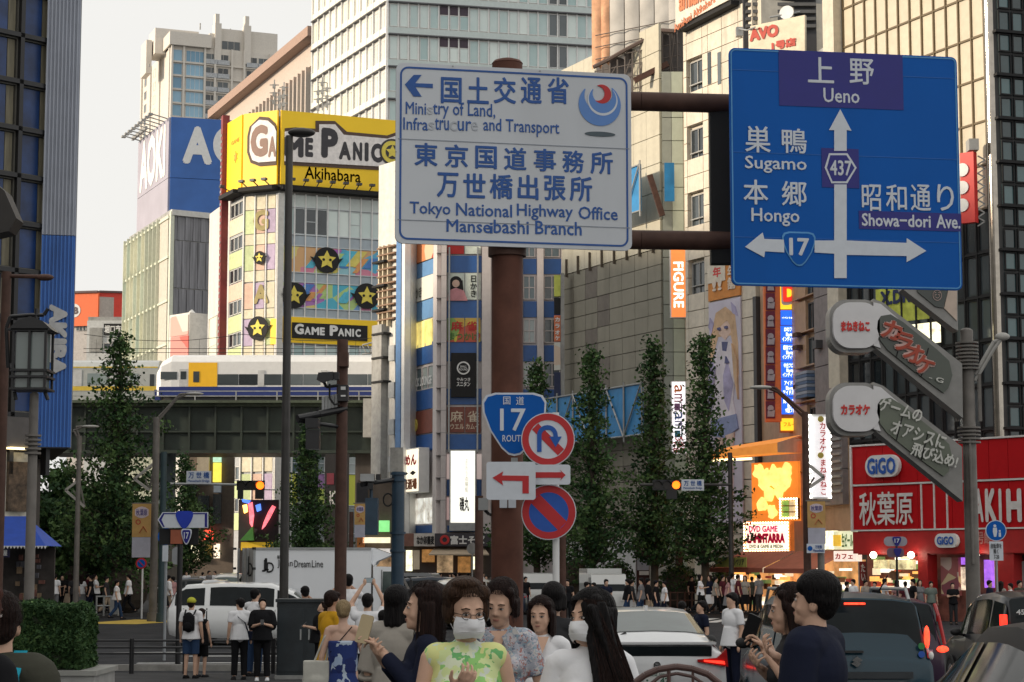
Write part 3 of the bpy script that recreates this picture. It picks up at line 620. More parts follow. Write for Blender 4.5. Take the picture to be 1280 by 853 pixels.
# ---------------------------------------------------------------- railway viaduct and trains
def viaduct():
 Y = 142; F = Face(60, 500, Y, 500, None, Y+0); px = lambda x: X(x, Y)
 t = thing('railway_viaduct', 'dark green steel girder railway bridge crossing the street below the trains', 'bridge', (px(290), Y, 0))
 gm = mat('girder_green', (.022,.034,.026), .55, var=.25, dirt=.35, scale=1.2); gl = mat('girder_light', (.06,.08,.052), .6, var=.2, dirt=.4)
 x0, x1 = px(40), px(640); zb, zt = Zp(567, Y), Zp(500, Y)
 Mb().box(x0, x1, Y, Y+9, zb+.2, zt-.5).obj('girder', gm, t)
 Mb().box(x0, x1, Y-.35, Y+9.3, zt-.5, zt-.1).obj('deck', gl, t); Mb().box(x0, x1, Y-.3, Y+.0, zb, zb+.22).obj('flange', gm, t)
 Mb().box(x0, x1, Y-.25, Y-.001, Zp(541, Y), Zp(539, Y)).obj('flange', gm, t)
 k = 0; x = x0
 while x < x1: panel('stiffener', gm, t, None, x, x+.14, zb+.22, zt-.5, .28, y=Y-.001); x += 1.85
 Mb().box(x0, x1, Y-.9, Y-.36, zt-.28, zt-.1).obj('walkway', gl, t)
 g = Mb(); zr = Zp(491, Y)
 for z in (zr, zr-.35): g.box(x0, x1, Y-.86, Y-.80, z, z+.07)
 g.obj('rail', STEEL, t); x = x0
 while x < x1: panel('rail_post', STEEL, t, None, x, x+.08, zt-.1, zr+.07, .08, y=Y-.79); x += 2.9
 # piers
 for xx in (198, 380): Mb().cyl((px(xx), Y+3, 0), (px(xx), Y+3, zb+.2), .75, n=18).obj('pier', mat('pier_blue', (.05,.08,.10), .6), t)
 for xx in (470,): Mb().box(px(xx)-1.5, px(xx)+3.5, Y+.5, Y+8, 0, zb+.2).obj('abutment', mat('abutment', (.07,.06,.055), .8, dirt=.3), t)
 Mb().box(px(455), px(474), Y-1.2, Y-.36, Zp(548, Y), Zp(500, Y)).obj('signal_box', GREYC, t)
 zt2 = zt-.1
 def train(name, label, xa, xb, Yt, top, cab, parts):
  T = thing(name, label, 'train', ((xa+xb)/2, Yt, zt2)); h = 3.75; z0 = zt2+.5; z1 = z0+2.9
  def prof(x, s=1): return [(Yt, z0), (Yt, z1-.45), (Yt+.25, z1-.08), (Yt+.9, z1+.12), (Yt+1.9, z1+.12), (Yt+2.55, z1-.08), (Yt+2.8, z1-.45), (Yt+2.8, z0)]
  P = prof(0); n = len(P); g = Mb()
  st = [(xa+.0, .80, .6), (xa+.35, .93, .85), (xa+1.1, 1, 1), (xb, 1, 1)] if cab else [(xa, 1, 1), (xb, 1, 1)]
  vs = []
  for x_, sy, sz in st: vs += [(x_, Yt+1.4+(p[0]-Yt-1.4)*sy, z0+(p[1]-z0)*sz) for p in P]
  fs = [tuple(range(n))] + [tuple(range(len(st)*n-1, (len(st)-1)*n-1, -1))]
  for i in range(len(st)-1): fs += [(i*n+j, i*n+(j+1) % n, (i+1)*n+(j+1) % n, (i+1)*n+j) for j in range(n)]
  g.add(vs, fs); g.obj('body', top, T); Mb().box(xa+.6, xb, Yt+.2, Yt+2.6, zt2+.15, z0).obj('underframe', DGREY, T)
  return T, z0, z1
 tw = mat('train_white', (.70,.71,.72), .35, var=.04); ty = mat('train_yellow', (.85,.48,.02), .4, var=.04); tb = mat('train_blue', (.015,.03,.16), .4, var=.05); tg = mat('train_silver', (.45,.47,.46), .35, metal=.3, var=.06); tyel = mat('train_stripe_yellow', (.62,.45,.06), .4)
 Yt = Y+1.2
 q = lambda x: X(x, Yt)
 T, z0, z1 = train('commuter_train', 'white train with yellow door bay and dark blue skirt on the bridge', q(193), q(620), Yt, tw, True, None)
 zz = lambda y: Zp(y, Yt)
 P = lambda nm, m, a, b, ya, yb, t_=.03, yy=-.001: panel(nm, m, T, None, q(a), q(b), zz(yb), zz(ya), t_, y=Yt+yy)
 P('livery_stripe', tb, 197, 620, 483.7, 496, .02); P('livery_panel', ty, 234, 270, 453.5, 483.5, .02)
 P('window', GL_D, 199, 219.5, 465, 474.5); P('window', GL_D, 224, 231, 464.5, 474.5); P('window', GL_D, 240, 247.5, 464.5, 478, .045)
 for a in range(270, 610, 27): P('window', GL_D, a+.4, a+26.6, 468, 481.5)
 for a in (321, 400, 480, 560): P('door', mat('door_grey', (.50,.51,.52), .4), a, a+8, 463, 483.5, .045)
 P('door', MATS['door_grey'], 222.5, 233, 461.5, 483.5, .015)
 # nose glass
 g = Mb(); z_ = z0; g.add([(q(193)-.01, Yt+.35, z_+1.0), (q(193)+.16, Yt+.35, z_+2.1), (q(193)+.16, Yt+2.4, z_+2.1), (q(193)-.01, Yt+2.4, z_+1.0)], [(0,1,2,3)]); g.obj('windscreen', GL_D, T)
 Mb().box(q(193)-.15, q(193)+.3, Yt+.25, Yt+2.5, z0-.3, z0+.45).obj('nose_skirt', tb, T)
 Yt = Y+5.1
 T, z0, z1 = train('older_commuter_train', 'silver train with a faded yellow stripe on the far track at the left', q(60), q(196), Yt, tg, False, None)
 P('livery_stripe', tyel, 60, 195, 483, 489, .02); P('window', GL_M, 107, 131, 467, 481); P('window', GL_M, 160, 170, 467, 480); P('window', GL_D, 185.5, 191, 468, 483)
 P('livery_stripe', tyel, 60, 195, 458.5, 460, .02); P('door', MATS['door_grey'], 136, 156, 463, 483); P('door', MATS['door_grey'], 86, 100, 463, 483)
 # overhead line: portals, wires
 o = Mb()
 for y in (418, 436, 441):
  Z = Zp(y, Y+2.5); a, b = px(92), px(500)
  for i in range(12):
   xa_, xb_ = a+(b-a)*i/12, a+(b-a)*(i+1)/12; sag = lambda t_: -.5*math.sin(PI*((t_*2) % 1)) if y == 418 else 0
   o.cyl((xa_, Y+2.5, Z+sag(i/12)), (xb_, Y+2.5, Z+sag((i+1)/12)), .022, n=5)
 for x_ in (108, 240, 372, 440): o.cyl((px(x_), Y+2.5, Zp(441, Y)), (px(x_), Y+2.5, Zp(420, Y)), .012, n=5)
 o = o.obj('overhead_wires', BLACKM); tag(o, 'thin black overhead wires strung above the trains', 'wires')
 T = thing('catenary_mast', 'truss arm mast with insulators above the right end of the white train', 'mast', (px(478), Y+8.8, zt2))
 g = Mb(); g.cyl((px(478), Y+8.8, zt2), (px(478), Y+8.8, Zp(400, Y)), .16, n=10); g.obj('pole', GREYC, T); g = Mb()
 A = (px(440), Y+8.8, Zp(415, Y)); B = (px(478), Y+8.8, Zp(405, Y)); g.tube([A, B], .06); A2 = (A[0], A[1], A[2]-.7); B2 = (B[0], B[1], B[2]-1); g.tube([A2, B2], .06)
 for i in range(6):
  f = i/6; f2 = (i+1)/6; g.tube([Vector(A).lerp(Vector(B), f), Vector(A2).lerp(Vector(B2), f2)], .04)
 g.obj('truss_arm', GREYC, T)
viaduct()
# ---------------------------------------------------------------- narrow white building with pipes, and the blue banded building
def blueb():
 wt = mat('white_pinkish_tile', (.58,.53,.52), .5, var=.06, dirt=.1)
 F = Face(473, 306, 132, 514, 296)   # narrow one, left side faces the street
 t = thing('narrow_building', 'narrow pale building with pipe grille and balconies left of the blue banded block', 'building', F.A)
 b = back(F, 10); zt = Zp(200, 130); body(t, [F.A, F.B, F.B+Vector((3,8,0)), F.A+Vector((3,12,0))], zt, OFFW)
 zf = lambda y: F.uv(490, y)[1]; u = lambda x: F.u(x)
 g = mat('pipe_cream', (.60,.52,.38));
 for y in range(310, 402, 9): panel('pipe', mat('rusty_pipe', (.22,.13,.08)), t, F, u(476), u(498), zf(y), zf(y)+.10, .35)
 for x in (477, 482, 488): panel('duct', g, t, F, u(x), u(x)+.12, zf(408), zf(306), .3)
 panel('service_duct', GREYC, t, F, u(473), u(485), 0, zf(405), .5)
 for y in range(328, 500, 30): panel('bracket', BLACKM, t, F, u(474), u(489), zf(y), zf(y)+.13, .6)
 for y in (445, 491, 537, 583):
  put('window', winmesh(u(501)-u(495), 2.3, GL_D, WHITE, 1), t, F, loc=(u(495), 0, zf(y))); panel('balcony', STEEL, t, F, u(494), u(501), zf(y)-.4, zf(y)+.6, .5)
 panel('blue_strip', mat('blue_pillar', (.08,.20,.42), .4), t, F, u(503), u(509), 0, zt, .5); panel('white_strip', WHITE, t, F, u(509.3), u(513), 0, zt, .45); panel('white_strip', WHITE, t, F, u(501.5), u(502.8), 0, zt, .4)
 tmp = Face(552, 330, 126, 513, 344); F1 = Face(513, 344, tmp.B.y, 552, None, 126); F2 = Face(552, 330, 126, 703, 330)
 t = thing('blue_banded_building', 'white tiled block with blue spandrel bands and mahjong parlour signs behind the brown post', 'building', F1.A)
 body(t, [F1.A, F2.A, F2.B, F2.B+Vector((0,16,0)), F1.A+Vector((2,14,0))], zt, wt, roof=GREYC)
 bl = mat('blue_spandrel', (.02,.10,.33), .35, var=.08, rnd=.05); bl2 = mat('blue_spandrel_sunlit', (.12,.26,.48), .4, var=.06)  # second, paler blue puts sunlight on the upper left bands into the colour
 z2 = lambda y: F2.uv(580, y)[1]; u2 = lambda x: F2.u(x, 450); z1 = lambda x, y: F1.uv(x, y)[1]; u1 = lambda x: F1.u(x)
 bands = [(318,340),(375,401),(431,453),(487,515),(544,566)]
 tp = lambda y: y if True else y
 sp_right = [(320,341),(376,400),(427,452),(486,506),(543,562)]
 for a, b in [(262,285)]+sp_right:
  panel('spandrel', bl, t, F2, u2(558.5), u2(602), z2(b), z2(a), .08)
  panel('spandrel', bl, t, F2, u2(616), u2(645), z2(b), z2(a), .08);
 # right part, beyond the brown post
 for x0, x1 in ((654,671),(680,702)):
  for a, b in ((268,293),(324,343),(377,397),(432,452),(487,507)): panel('spandrel', bl, t, F2, u2(x0), u2(x1), z2(b), z2(a), .08)
  for a in (345, 399, 454, 509, 560): put('window', winmesh(u2(x1)-u2(x0)-.1, z2(a)-z2(a+30), GL_D if x0 > 660 else GL_M, wt, 2, rows=2), t, F2, loc=(u2(x0), -.02, z2(a+30)))
  put('window', winmesh(u2(x1)-u2(x0)-.1, z2(295)-z2(322), GL_M, wt, 2, rows=2), t, F2, loc=(u2(x0), -.02, z2(322)))
 for x0, x1 in ((545.5,558),(602.5,613.5),(645,653),(671.5,679.5),(702,708)): panel('pier', wt, t, F2, u2(x0) if x0 > 552 else 0, u2(x1), 0, zt, .45)
 for x in (561.5, 597): panel('mullion', STEEL, t, F2, u2(x)-.05, u2(x)+.05, z2(566), z2(310), .35)
 sc_ = spotted('yellow_print', (.62,.55,.08), [(.60,.42,.10),(.25,.40,.12),(.55,.12,.08)], .9, thr=.55); br = mat('brown_sign', (.20,.055,.035), .5); pr = spotted('pale_print', (.60,.60,.55), [(.35,.30,.28),(.62,.5,.4)], .9, thr=.7)
 red = mat('sign_red', (.50,.03,.03)); whi = mat('sign_pale', (.60,.66,.60))
 def brd(m, x0, y0, x1, y1, F=F2, nm='sign_board', tt=.12): return ppanel(nm, m, t, F, x0, y0, x1, y1, tt, y=-.02)
 brd(red, 559.5, 305, 580, 318); brd(whi, 581, 305, 601, 318)
 brd(whi, 559.5, 342, 580.5, 375); brd(whi, 581.5, 342, 601, 375)
 # portrait poster (plain generic figure)
 u, z = F2.uv(570, 360); g = Mb(); g.ring(u, z+.35, 0, .38, -.17, -.15, 18, 0); g.prism([(u-.42, z+.45), (u+.42, z+.45), (u+.5, z-.45), (u-.5, z-.45)], -.165, -.15, 0); g.ring(u, z+.25, 0, .24, -.2, -.17, 14, 1); g.prism([(u-.55, z-.85), (u+.75, z-.85), (u+.5, z-.2), (u, z-.02), (u-.45, z-.2)], -.2, -.165, 2)
 g.obj('poster', [BLACKM, mat('poster_skin', (.60,.42,.34)), mat('poster_pink', (.55,.25,.28))], t, F2)
 ptext('日\nか\nき', BLACKM, t, F2, 588, 345, 596, 372, y=-.16, bold=.02)
 brd(sc_, 559.5, 398, 580.5, 428); brd(sc_, 581.5, 398, 600.5, 428); ptext('麻 雀', red, t, F2, 564, 402, 597, 414, y=-.16, bold=.03); ptext('まつかげ', mat('sign_green', (.08,.20,.05)), t, F2, 561, 416, 599, 426, y=-.16, bold=.02)
 k = brd(BLACKM, 564, 442, 595, 497, tt=.35); u, z = F2.uv(579.5, 461)
 g = Mb(); g.ring(u, z, .33, .42, -.42, -.37, 20); g.obj('emblem', WHITE, t, F2); text('SMALL\nROUND', WHITE, t, F2, u-.26, u+.26, z-.16, z+.16, y=-.4, bold=.02); ptext('やみつき', WHITE, t, F2, 571, 473, 588, 477.5, y=-.4, bold=.02); ptext('スニタン', WHITE, t, F2, 571, 478, 588, 484, y=-.4, bold=.03)
 brd(br, 559, 509, 580.5, 541); brd(br, 581.5, 509, 601, 541); ptext('麻 雀', mat('sign_cream', (.66,.55,.42)), t, F2, 563, 514, 599, 528, y=-.16, bold=.01); ptext('ウエル カムイ', MATS['sign_cream'], t, F2, 563, 530, 599, 537, y=-.16, bold=.02)
 # left face storeys
 tops = [(305,344-12),(0,0)]
 sl = lambda x, y: y
 def quad(nm, m, xa, ya0, ya1, xb, yb0, yb1, y=-.1):
  a0 = F1.uv(xa, ya0); a1 = F1.uv(xa, ya1); b0 = F1.uv(xb, yb0); b1 = F1.uv(xb, yb1); zt_, zb_ = (a0[1]+b0[1])/2, (a1[1]+b1[1])/2
  panel(nm, m, t, F1, a0[0], b0[0], zb_, zt_, -y)
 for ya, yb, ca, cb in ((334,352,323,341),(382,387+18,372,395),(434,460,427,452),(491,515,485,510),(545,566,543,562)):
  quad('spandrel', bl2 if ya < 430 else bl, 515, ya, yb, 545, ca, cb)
 def lit(nm, m, ya, yb, ca, cb): quad(nm, m, 515, ya, yb, 544, ca, cb, -.14)
 org = spotted('orange_print', (.55,.20,.08), [(.60,.45,.30),(.45,.06,.04)], .8, thr=.6); lit('sign_board', org, 305, 333, 300, 322)
 lit('sign_board', pr, 353, 381, 342, 371); ptext('山かき', mat('sign_ink', (.12,.12,.10)), t, F1, 518, 360, 530, 374, y=-.18, bold=.02)
 ylw = mat('lit_yellow_window', (.75,.62,.20), emit=.5, var=.25, scale=1.2)
 for i in range(3): panel('window', ylw, t, F1, u1(516+i*9), u1(516+i*9+8), F1.uv(530, 434)[1], F1.uv(530, 402)[1], .12)
 for i in range(4): put('window', winmesh(u1(523)-u1(516), F1.uv(530,460)[1]-F1.uv(530,489)[1], GL_M, wt, 1), t, F1, loc=(u1(515+i*7.4), -.03, F1.uv(530,488)[1]))
 ptext('SNACK LOUNGE', WHITE, t, F1, 516, 472, 543, 483, y=-.2, bold=.02)
 lit('sign_board', br, 516, 544, 512, 541); g = Mb(); u, z = F1.uv(522, 532); g.ring(u, z, 0, .42, -.22, -.16, 18); g.obj('emblem', mat('sign_gold', (.62,.50,.10)), t, F1)
 # pier between and lower signs
 panel('pier', wt, t, F1, F1.W-.55, F1.W+.1, 0, zt, .35); panel('pier', wt, t, F1, -.1, .35, 0, zt, .3)
 for y in range(318, 640, 28): panel('joint', mat('joint_grey', (.25,.24,.24)), t, F2, u2(545.5), u2(558), z2(y), z2(y)+.03, .455)
 # lit box signs low down
 s = thing('lit_box_sign', 'square lit sign with red and black lettering on the corner of the blue banded block', 'sign', F1.A+Vector((0,-.6,Zp(617,125)))); a = F1.rect(509.5, 562, 542, 617)
 litm = mat('lit_cream', (1,.88,.68), emit=.75, var=.12, scale=.8); panel('sign_box', WHITE, s, F1, a[0], a[1], a[2], a[3], .7, y=-.3); panel('face_panel', litm, s, F1, a[0]+.08, a[1]-.08, a[2]+.08, a[3]-.08, .04, y=-1.0)
 text('らーめん', red, s, F1, a[0]+.3, a[1]-.3, a[3]-1.1, a[3]-.4, y=-1.06, bold=.05); text('◆ ◆ ◆', BLACKM, s, F1, a[0]+.4, a[1]-.4, a[2]+1.1, a[2]+1.4, y=-1.06); text('居酒屋酒場', mat('sign_rust', (.30,.09,.03)), s, F1, a[0]+.2, a[1]-.2, a[2]+.2, a[2]+.9, y=-1.06, bold=.05)
 s = thing('tall_lit_sign', 'tall glowing white vertical sign with fine script beside the brown post', 'sign', F2.A+Vector((u2(579),-.6,Zp(655,125)))); a = F2.rect(564, 565, 594, 654)
 panel('sign_box', STEEL, s, F2, a[0]-.08, a[1]+.08, a[2]-.5, a[3]+.08, .6, y=-.4); panel('face_panel', mat('lit_white', (1,.97,.84), emit=.72, var=.1, scale=.7), s, F2, a[0], a[1], a[2], a[3], .04, y=-1.0)
 text('こ\nだ\nわ\nり\nの\n味\n処', mat('fine_ink', (.35,.33,.25)), s, F2, a[0]+.9, a[0]+1.08, a[2]+1.9, a[3]-.3, y=-1.05, bold=0); text('磯丸', BLACKM, s, F2, a[0]+.55, a[1]-.35, a[2]+.7, a[2]+1.6, y=-1.05, bold=.03)
 ppanel('spandrel', bl, t, F2, 596, 596, 603, 620, .1) if False else None
 for x0, x1 in ((558.5,563),(596,602)): ppanel('spandrel', bl, t, F2, x0, 600, x1, 620, .1); ppanel('window', glassmat('pink_glass', (.5,.32,.3), (.62,.55,.5), emit=.3), t, F2, x0, 568, x1, 599, .08); ppanel('window', MATS['pink_glass'], t, F2, x0, 622, x1, 650, .08)
 lw = mat('lit_window_print', (.95,.85,.70), emit=.5, var=.45, scale=1.5)
 for i in range(3): panel('window', lw, t, F1, u1(516+i*9), u1(516+i*9+8.3), F1.uv(530,655)[1], F1.uv(530,623)[1], .12)
 quad('spandrel', bl, 514, 657, 667, 545, 657, 666); ppanel('spandrel', bl, t, F2, 559, 657, 602, 665, .1)
 # shop fascia and ground floor
 f = Face(505, 668, 124.5, 616, None, 124.5);
 panel('fascia', mat('fascia_dark', (.04,.035,.045), .5), t, f, f.u(545), f.u(614), Zp(683,124.5), Zp(667,124.5), .8, y=.6); panel('fascia', mat('fascia_white', (.62,.58,.54)), t, f, f.u(519), f.u(544.6), Zp(683,124.5), Zp(667,124.5), .8, y=.6)
 panel('fascia', mat('fascia_brown', (.25,.12,.09)), t, f, f.u(502), f.u(518.8), Zp(683,124.5), Zp(667,124.5), .8, y=.6)
 ptext('富士そば', WHITE, t, f, 563, 669.5, 606, 681, y=-.25, bold=.04); ptext('なか卯蕎麦', BLACKM, t, f, 521, 670, 543, 681, y=-.25, bold=.04); u, z = f.uv(556, 675); g = Mb(); g.ring(u, z, .15, .3, -.3, -.22, 14); g.obj('emblem', red, t, f)
 def shop(x0, x1, y0, y1, m, yy=.5): ppanel('shop_front', m, t, f, x0, y0, x1, y1, .1, y=yy)
 ppanel('ground_wall', mat('shop_dark', (.06,.045,.04), .7), t, f, 502, 683, 616, 722, .1, y=.8)
 wd = mat('wood_lit', (.55,.26,.08), emit=.35, var=.4, scale=2); shop(527, 543, 687, 703, wd); shop(546, 566, 690, 716, mat('warm_interior', (.6,.40,.22), emit=.35, var=.5, scale=2)); shop(572, 588, 696, 716, wd); shop(507, 515, 688, 714, WARMS); shop(516, 524, 688, 712, mat('dull_cream', (.5,.42,.3), emit=.15)); shop(590, 600, 696, 712, WARMS)
 g = Mb(); a, b_ = f.u(544), f.u(606); g.add([(a, .4, Zp(685,124.5)), (b_, .4, Zp(685,124.5)), (b_+.3, -1.1, Zp(693,124.5)), (a-.3, -1.1, Zp(693,124.5)), (b_+.3, -1.1, Zp(694.5,124.5)), (a-.3, -1.1, Zp(694.5,124.5))], [(0,1,2,3),(3,2,4,5)]); g.obj('awning', mat('beige_canvas', (.45,.36,.26), .8), t, f)
 # slim vertical sign on its right edge
 s = thing('slim_vertical_sign', 'slim vertical stack of coloured sign plates on the right edge of the blue banded block', 'sign', at(697, 560, 120)); q = Face(690, 400, 120, 706, None, 120)
 for y0, y1, m in ((345,372,mat('slim_green', (.55,.6,.12))),(373,394,BLACKM),(395,428,mat('slim_orange', (.62,.18,.08))),(429,464,pr),(466,504,mat('slim_navy', (.02,.03,.08))),(506,560,mat('slim_pink', (.66,.40,.45), emit=.2))): ppanel('sign_plate', m, s, q, 692.5, y0+.3, 700.5, y1-.3, .4)
 ppanel('frame', GREYC, s, q, 701, 343, 705.5, 690, .5)
 for k, (ch, y) in enumerate((('カ',398),('ラ',406),('オ',414),('ケ',421))): ptext(ch, WHITE, s, q, 693.5, y, 699.5, y+5.5, y=-.43, bold=.04)
blueb()
# ---------------------------------------------------------------- big beige panel building with tarps
TARP = mat('blue_tarp', (.015,.20,.46), .55, var=.2, scale=1.2, bump=.6, bscale=4)
def beigeb():
 tmp = Face(829, 311, 110, 705, 346); F1 = Face(705, 346, tmp.B.y, 829, None, 110); F2 = Face(829, 311, 110, 866, 311)
 zt = Zp(100, 110)
 t = thing('panel_clad_building', 'big beige panel clad corner building with random darker panels behind the row of trees', 'building', F1.A)
 body(t, [F1.A, F2.A, F2.B+Vector((1,0,0)), F2.B+Vector((1,16,0)), F1.A+Vector((6,10,0))], zt, mat('beige_core', (.28,.26,.22)), roof=GREYC)
 n = 8; du = F1.W/n; dz = .92; z0 = Zp(345, tmp.B.y) - 22*dz
 dark = {(2,21),(2,20),(3,19),(3,18),(2,17),(2,16),(3,14),(3,15),(2,12),(2,13),(3,10),(5,8),(2,9)}
 for j in range(22):
  for i in range(n):
   z = z0+j*dz
   if z < 2.4: continue
   panel('wall_panel', BEIGED if (i, j) in dark else BEIGE, t, F1, i*du+.02, (i+1)*du-.02, z+.02, z+dz-.02, .12+.01*((i*3+j) % 3))
 zc = z0+22*dz; lt = mat('light_cream_panel', (.46,.43,.34), .5, var=.06, dirt=.15)
 for i in range(n):
  for j in range(8): panel('wall_panel', lt, t, F1, i*du+.01, (i+1)*du-.01, zc+.02+j*1.6, zc+(j+1)*1.6-.02, .16)
  panel('bracket', mat('bracket_brown', (.10,.08,.06)), t, F1, (i+.5)*du-.03, (i+.5)*du+.03, zc-.2, zc+.9, .3)
 g1 = mat('grey_green_panel', (.30,.32,.28), .5, var=.06); g2 = mat('pale_green_panel', (.48,.52,.42), .5, var=.06)
 z = 2
 while z < zt-.4:
  for m, x0, x1 in ((g1, 829.5, 841), (g2, 841.5, 855.5), (CREAM, 856, 866)): panel('wall_panel', m, t, F2, F2.u(x0), F2.u(x1), z+.02, z+1.30, .14)
  z += 1.32
 ppanel('white_wall', mat('plain_white_wall', (.50,.50,.50), .7, var=.06), t, F1, 706, 675, 805, 745, .3, y=-.25)
 for x0, y0, x1, y1, lab in ((703,490,830,552,'low blue construction tarp braced with pipes behind the trees'),(790,214,829,272,'blue tarp box hung high on the beige panelled corner')):
  s = thing('construction_tarp', lab, 'tarp', at((x0+x1)/2, y1, 112));
  u0, u1 = F1.u(x0), min(F1.u(x1), F1.W); za, zb = F1.uv((x0+x1)/2, y1)[1], F1.uv((x0+x1)/2, y0)[1]
  dpt = 1.3
  m = max(2, int((u1-u0)/1.9)); w_ = (u1-u0)/m
  for i in range(m):
   panel('sheet', TARP, s, F1, u0+i*w_+.03, u0+(i+1)*w_-.03, za, zb, .06, y=-dpt)
   g = Mb(); g.tube([(u0+i*w_, -dpt-.15, za), (u0+(i+1)*w_, -dpt-.15, zb)] if i % 2 else [(u0+i*w_, -dpt-.15, zb), (u0+(i+1)*w_, -dpt-.15, za)], .05, 6); g.obj('brace', STEEL, s, F1)
  for i in range(m+1): g = Mb(); g.tube([(u0+i*w_, -dpt-.12, za-.3), (u0+i*w_, -dpt-.12, zb+.2)], .055, 6); g.obj('pipe', STEEL, s, F1)
  g = Mb(); g.tube([(u0, -dpt-.1, zb-.03), (u1, -dpt-.1, zb-.03)], .05, 6); g.tube([(u0, -dpt-.1, za+.03), (u1, -dpt-.1, za+.03)], .05, 6); g.obj('pipe', STEEL, s, F1)
  if y0 < 300:
   f2 = F2; panel('sheet', TARP, s, f2, 0, f2.u(842), za+.4, zb-.1, .06, y=-dpt); g = Mb(); a = at(812, 219, 107); b_ = at(828, 270, 107); g.bar(a, b_, .3); g.obj('strut', BROWNM, s)
 # FIGURE sign
 def vsign(name, lab, x0, y0, x1, y1, Y, face, cat='sign'):
  q = Face(x0, y1, Y, x1, None, Y); s = thing(name, lab, cat, at((x0+x1)/2, y1, Y)); za, zb = Zp(y1, Y), Zp(y0, Y)
  panel('sign_box', WHITE, s, q, 0, q.W, za, zb, .45, y=.3); panel('face_panel', face, s, q, .05, q.W-.05, za+.05, zb-.05, .03, y=-.16); return s, q, za, zb
 s, q, za, zb = vsign('vertical_sign', 'orange vertical sign reading FIGURE on the corner of the beige building', 838, 311, 858.5, 398, 108, mat('lit_orange', (1,.27,.07), emit=.55, var=.05))
 text('FIGURE', mat('lit_letter', (1,.95,.9), emit=.8), s, q, .16, q.W-.16, za+.55, zb-.75, y=-.2, bold=.03, rot=PI/2)
 s, q, za, zb = vsign('lit_vertical_sign', 'white lit vertical sign with orange and blue round letters between two trees', 839.5, 477, 858, 568, 104, mat('lit_sign_white', (1,.93,.95), emit=.75, var=.05))
 for ch, k, c in (('a',0,(.85,.25,.05)),('m',1,(.45,.15,.2)),('i',2,(.3,.15,.3)),('a',3,(.1,.2,.5)),('m',4,(.25,.25,.5)),('i',5,(.1,.35,.5))):
  text(ch, mat('sign_letter_%s%d' % (ch, k), c), s, q, .15, q.W-.2, zb-.15-.47*(k+1), zb-.2-.47*k, y=-.2, bold=.01, rot=PI/2)
 text('CA\nTAX\nFREE', REDP, s, q, .07, q.W-.07, za+.05, za+.95, y=-.2, bold=.05)
 # shrouded scaffold on the roof
 s = thing('shrouded_scaffold', 'rooftop scaffold wrapped in grey and orange cloth above the beige building', 'scaffold', at(790, 140, 112))
 cw = mat('grey_shroud', (.46,.44,.41), .9, var=.15, scale=.5, bump=.9, bscale=2); co = mat('orange_shroud', (.62,.34,.20), .9, var=.15, bump=.9, bscale=2)
 f = Face(742, 100, 113, 862, None, 111); za = f.uv(800, 116)[1]; ztop = f.uv(800, -60)[1]
 Mb().box(0, f.W, .5, 9, za-.1, ztop).obj('inner_block', mat('shroud_inner', (.13,.12,.12)), s, f)
 def cloth(x0, x1, y0, y1, m, sag=.12):
  u0, u1 = f.u(x0), f.u(x1); zb_, zt_ = f.uv((x0+x1)/2, y1)[1], f.uv((x0+x1)/2, y0)[1]; g = Mb(); nx, nz = 8, 14; vs = []
  for j in range(nz+1):
   for i in range(nx+1): vs.append((u0+(u1-u0)*i/nx, -.1-sag*math.sin(PI*i/nx)*(.6+.4*math.sin(j*1.3+x0)), zb_+(zt_-zb_)*j/nz+(.2*math.sin(PI*i/nx) if j == 0 else 0)))
  g.add(vs, [(j*(nx+1)+i, j*(nx+1)+i+1, (j+1)*(nx+1)+i+1, (j+1)*(nx+1)+i) for j in range(nz) for i in range(nx)]); g.obj('cloth', m, s, f, smooth=True)
 cloth(742, 754, -60, 88, co); cloth(754, 764.5, -60, 84, co)
 for i, x in enumerate((765, 784, 803, 822, 840)): cloth(x, x+18, -60, (76, 66, 56, 46, 41)[i], cw)
 g = Mb(); pts = [f.uv(x, y) for x, y in ((744,86),(764,76),(783,65),(800,56),(814,49),(828,40),(845,41))]
 g.tube([(p[0], -.35, p[1]) for p in pts], .12, 6); g.obj('rope_edge', mat('rope', (.10,.07,.06)), s, f)
 g = Mb(); random.seed(4)
 xs = [746+i*9.3 for i in range(13)]
 for i, x in enumerate(xs):
  u, z1 = f.uv(x, 90-(x-746)*.48 if x < 828 else 42); g.cyl((u, -.3, za), (u, -.3, z1), .045, n=5)
  if i % 2 == 0 and i < 12:
   u2 = f.u(xs[i+1]); g.cyl((u, -.3, za+1), (u2, -.3, z1-.2), .035, n=5); g.cyl((u2, -.3, za+.3), (u, -.3, z1-1.2), .035, n=5)
 for k in range(6): g.cyl((f.u(748), -.3, za+.7*k), (f.u(855), -.3, za+.7*k+.5), .03, n=5)
 g.obj('pipework', mat('dark_pipe', (.13,.11,.10)), s, f)
 g = Mb(); a = at(793, 101, 110.5); b_ = at(835, 80, 110.5); g.bar(a, b_, .3, h=.3); a = at(834, 108, 110.5); b_ = at(856, 98, 110.5); g.bar(a, b_, .25); g.obj('walk_board', BROWNM, s)
beigeb()
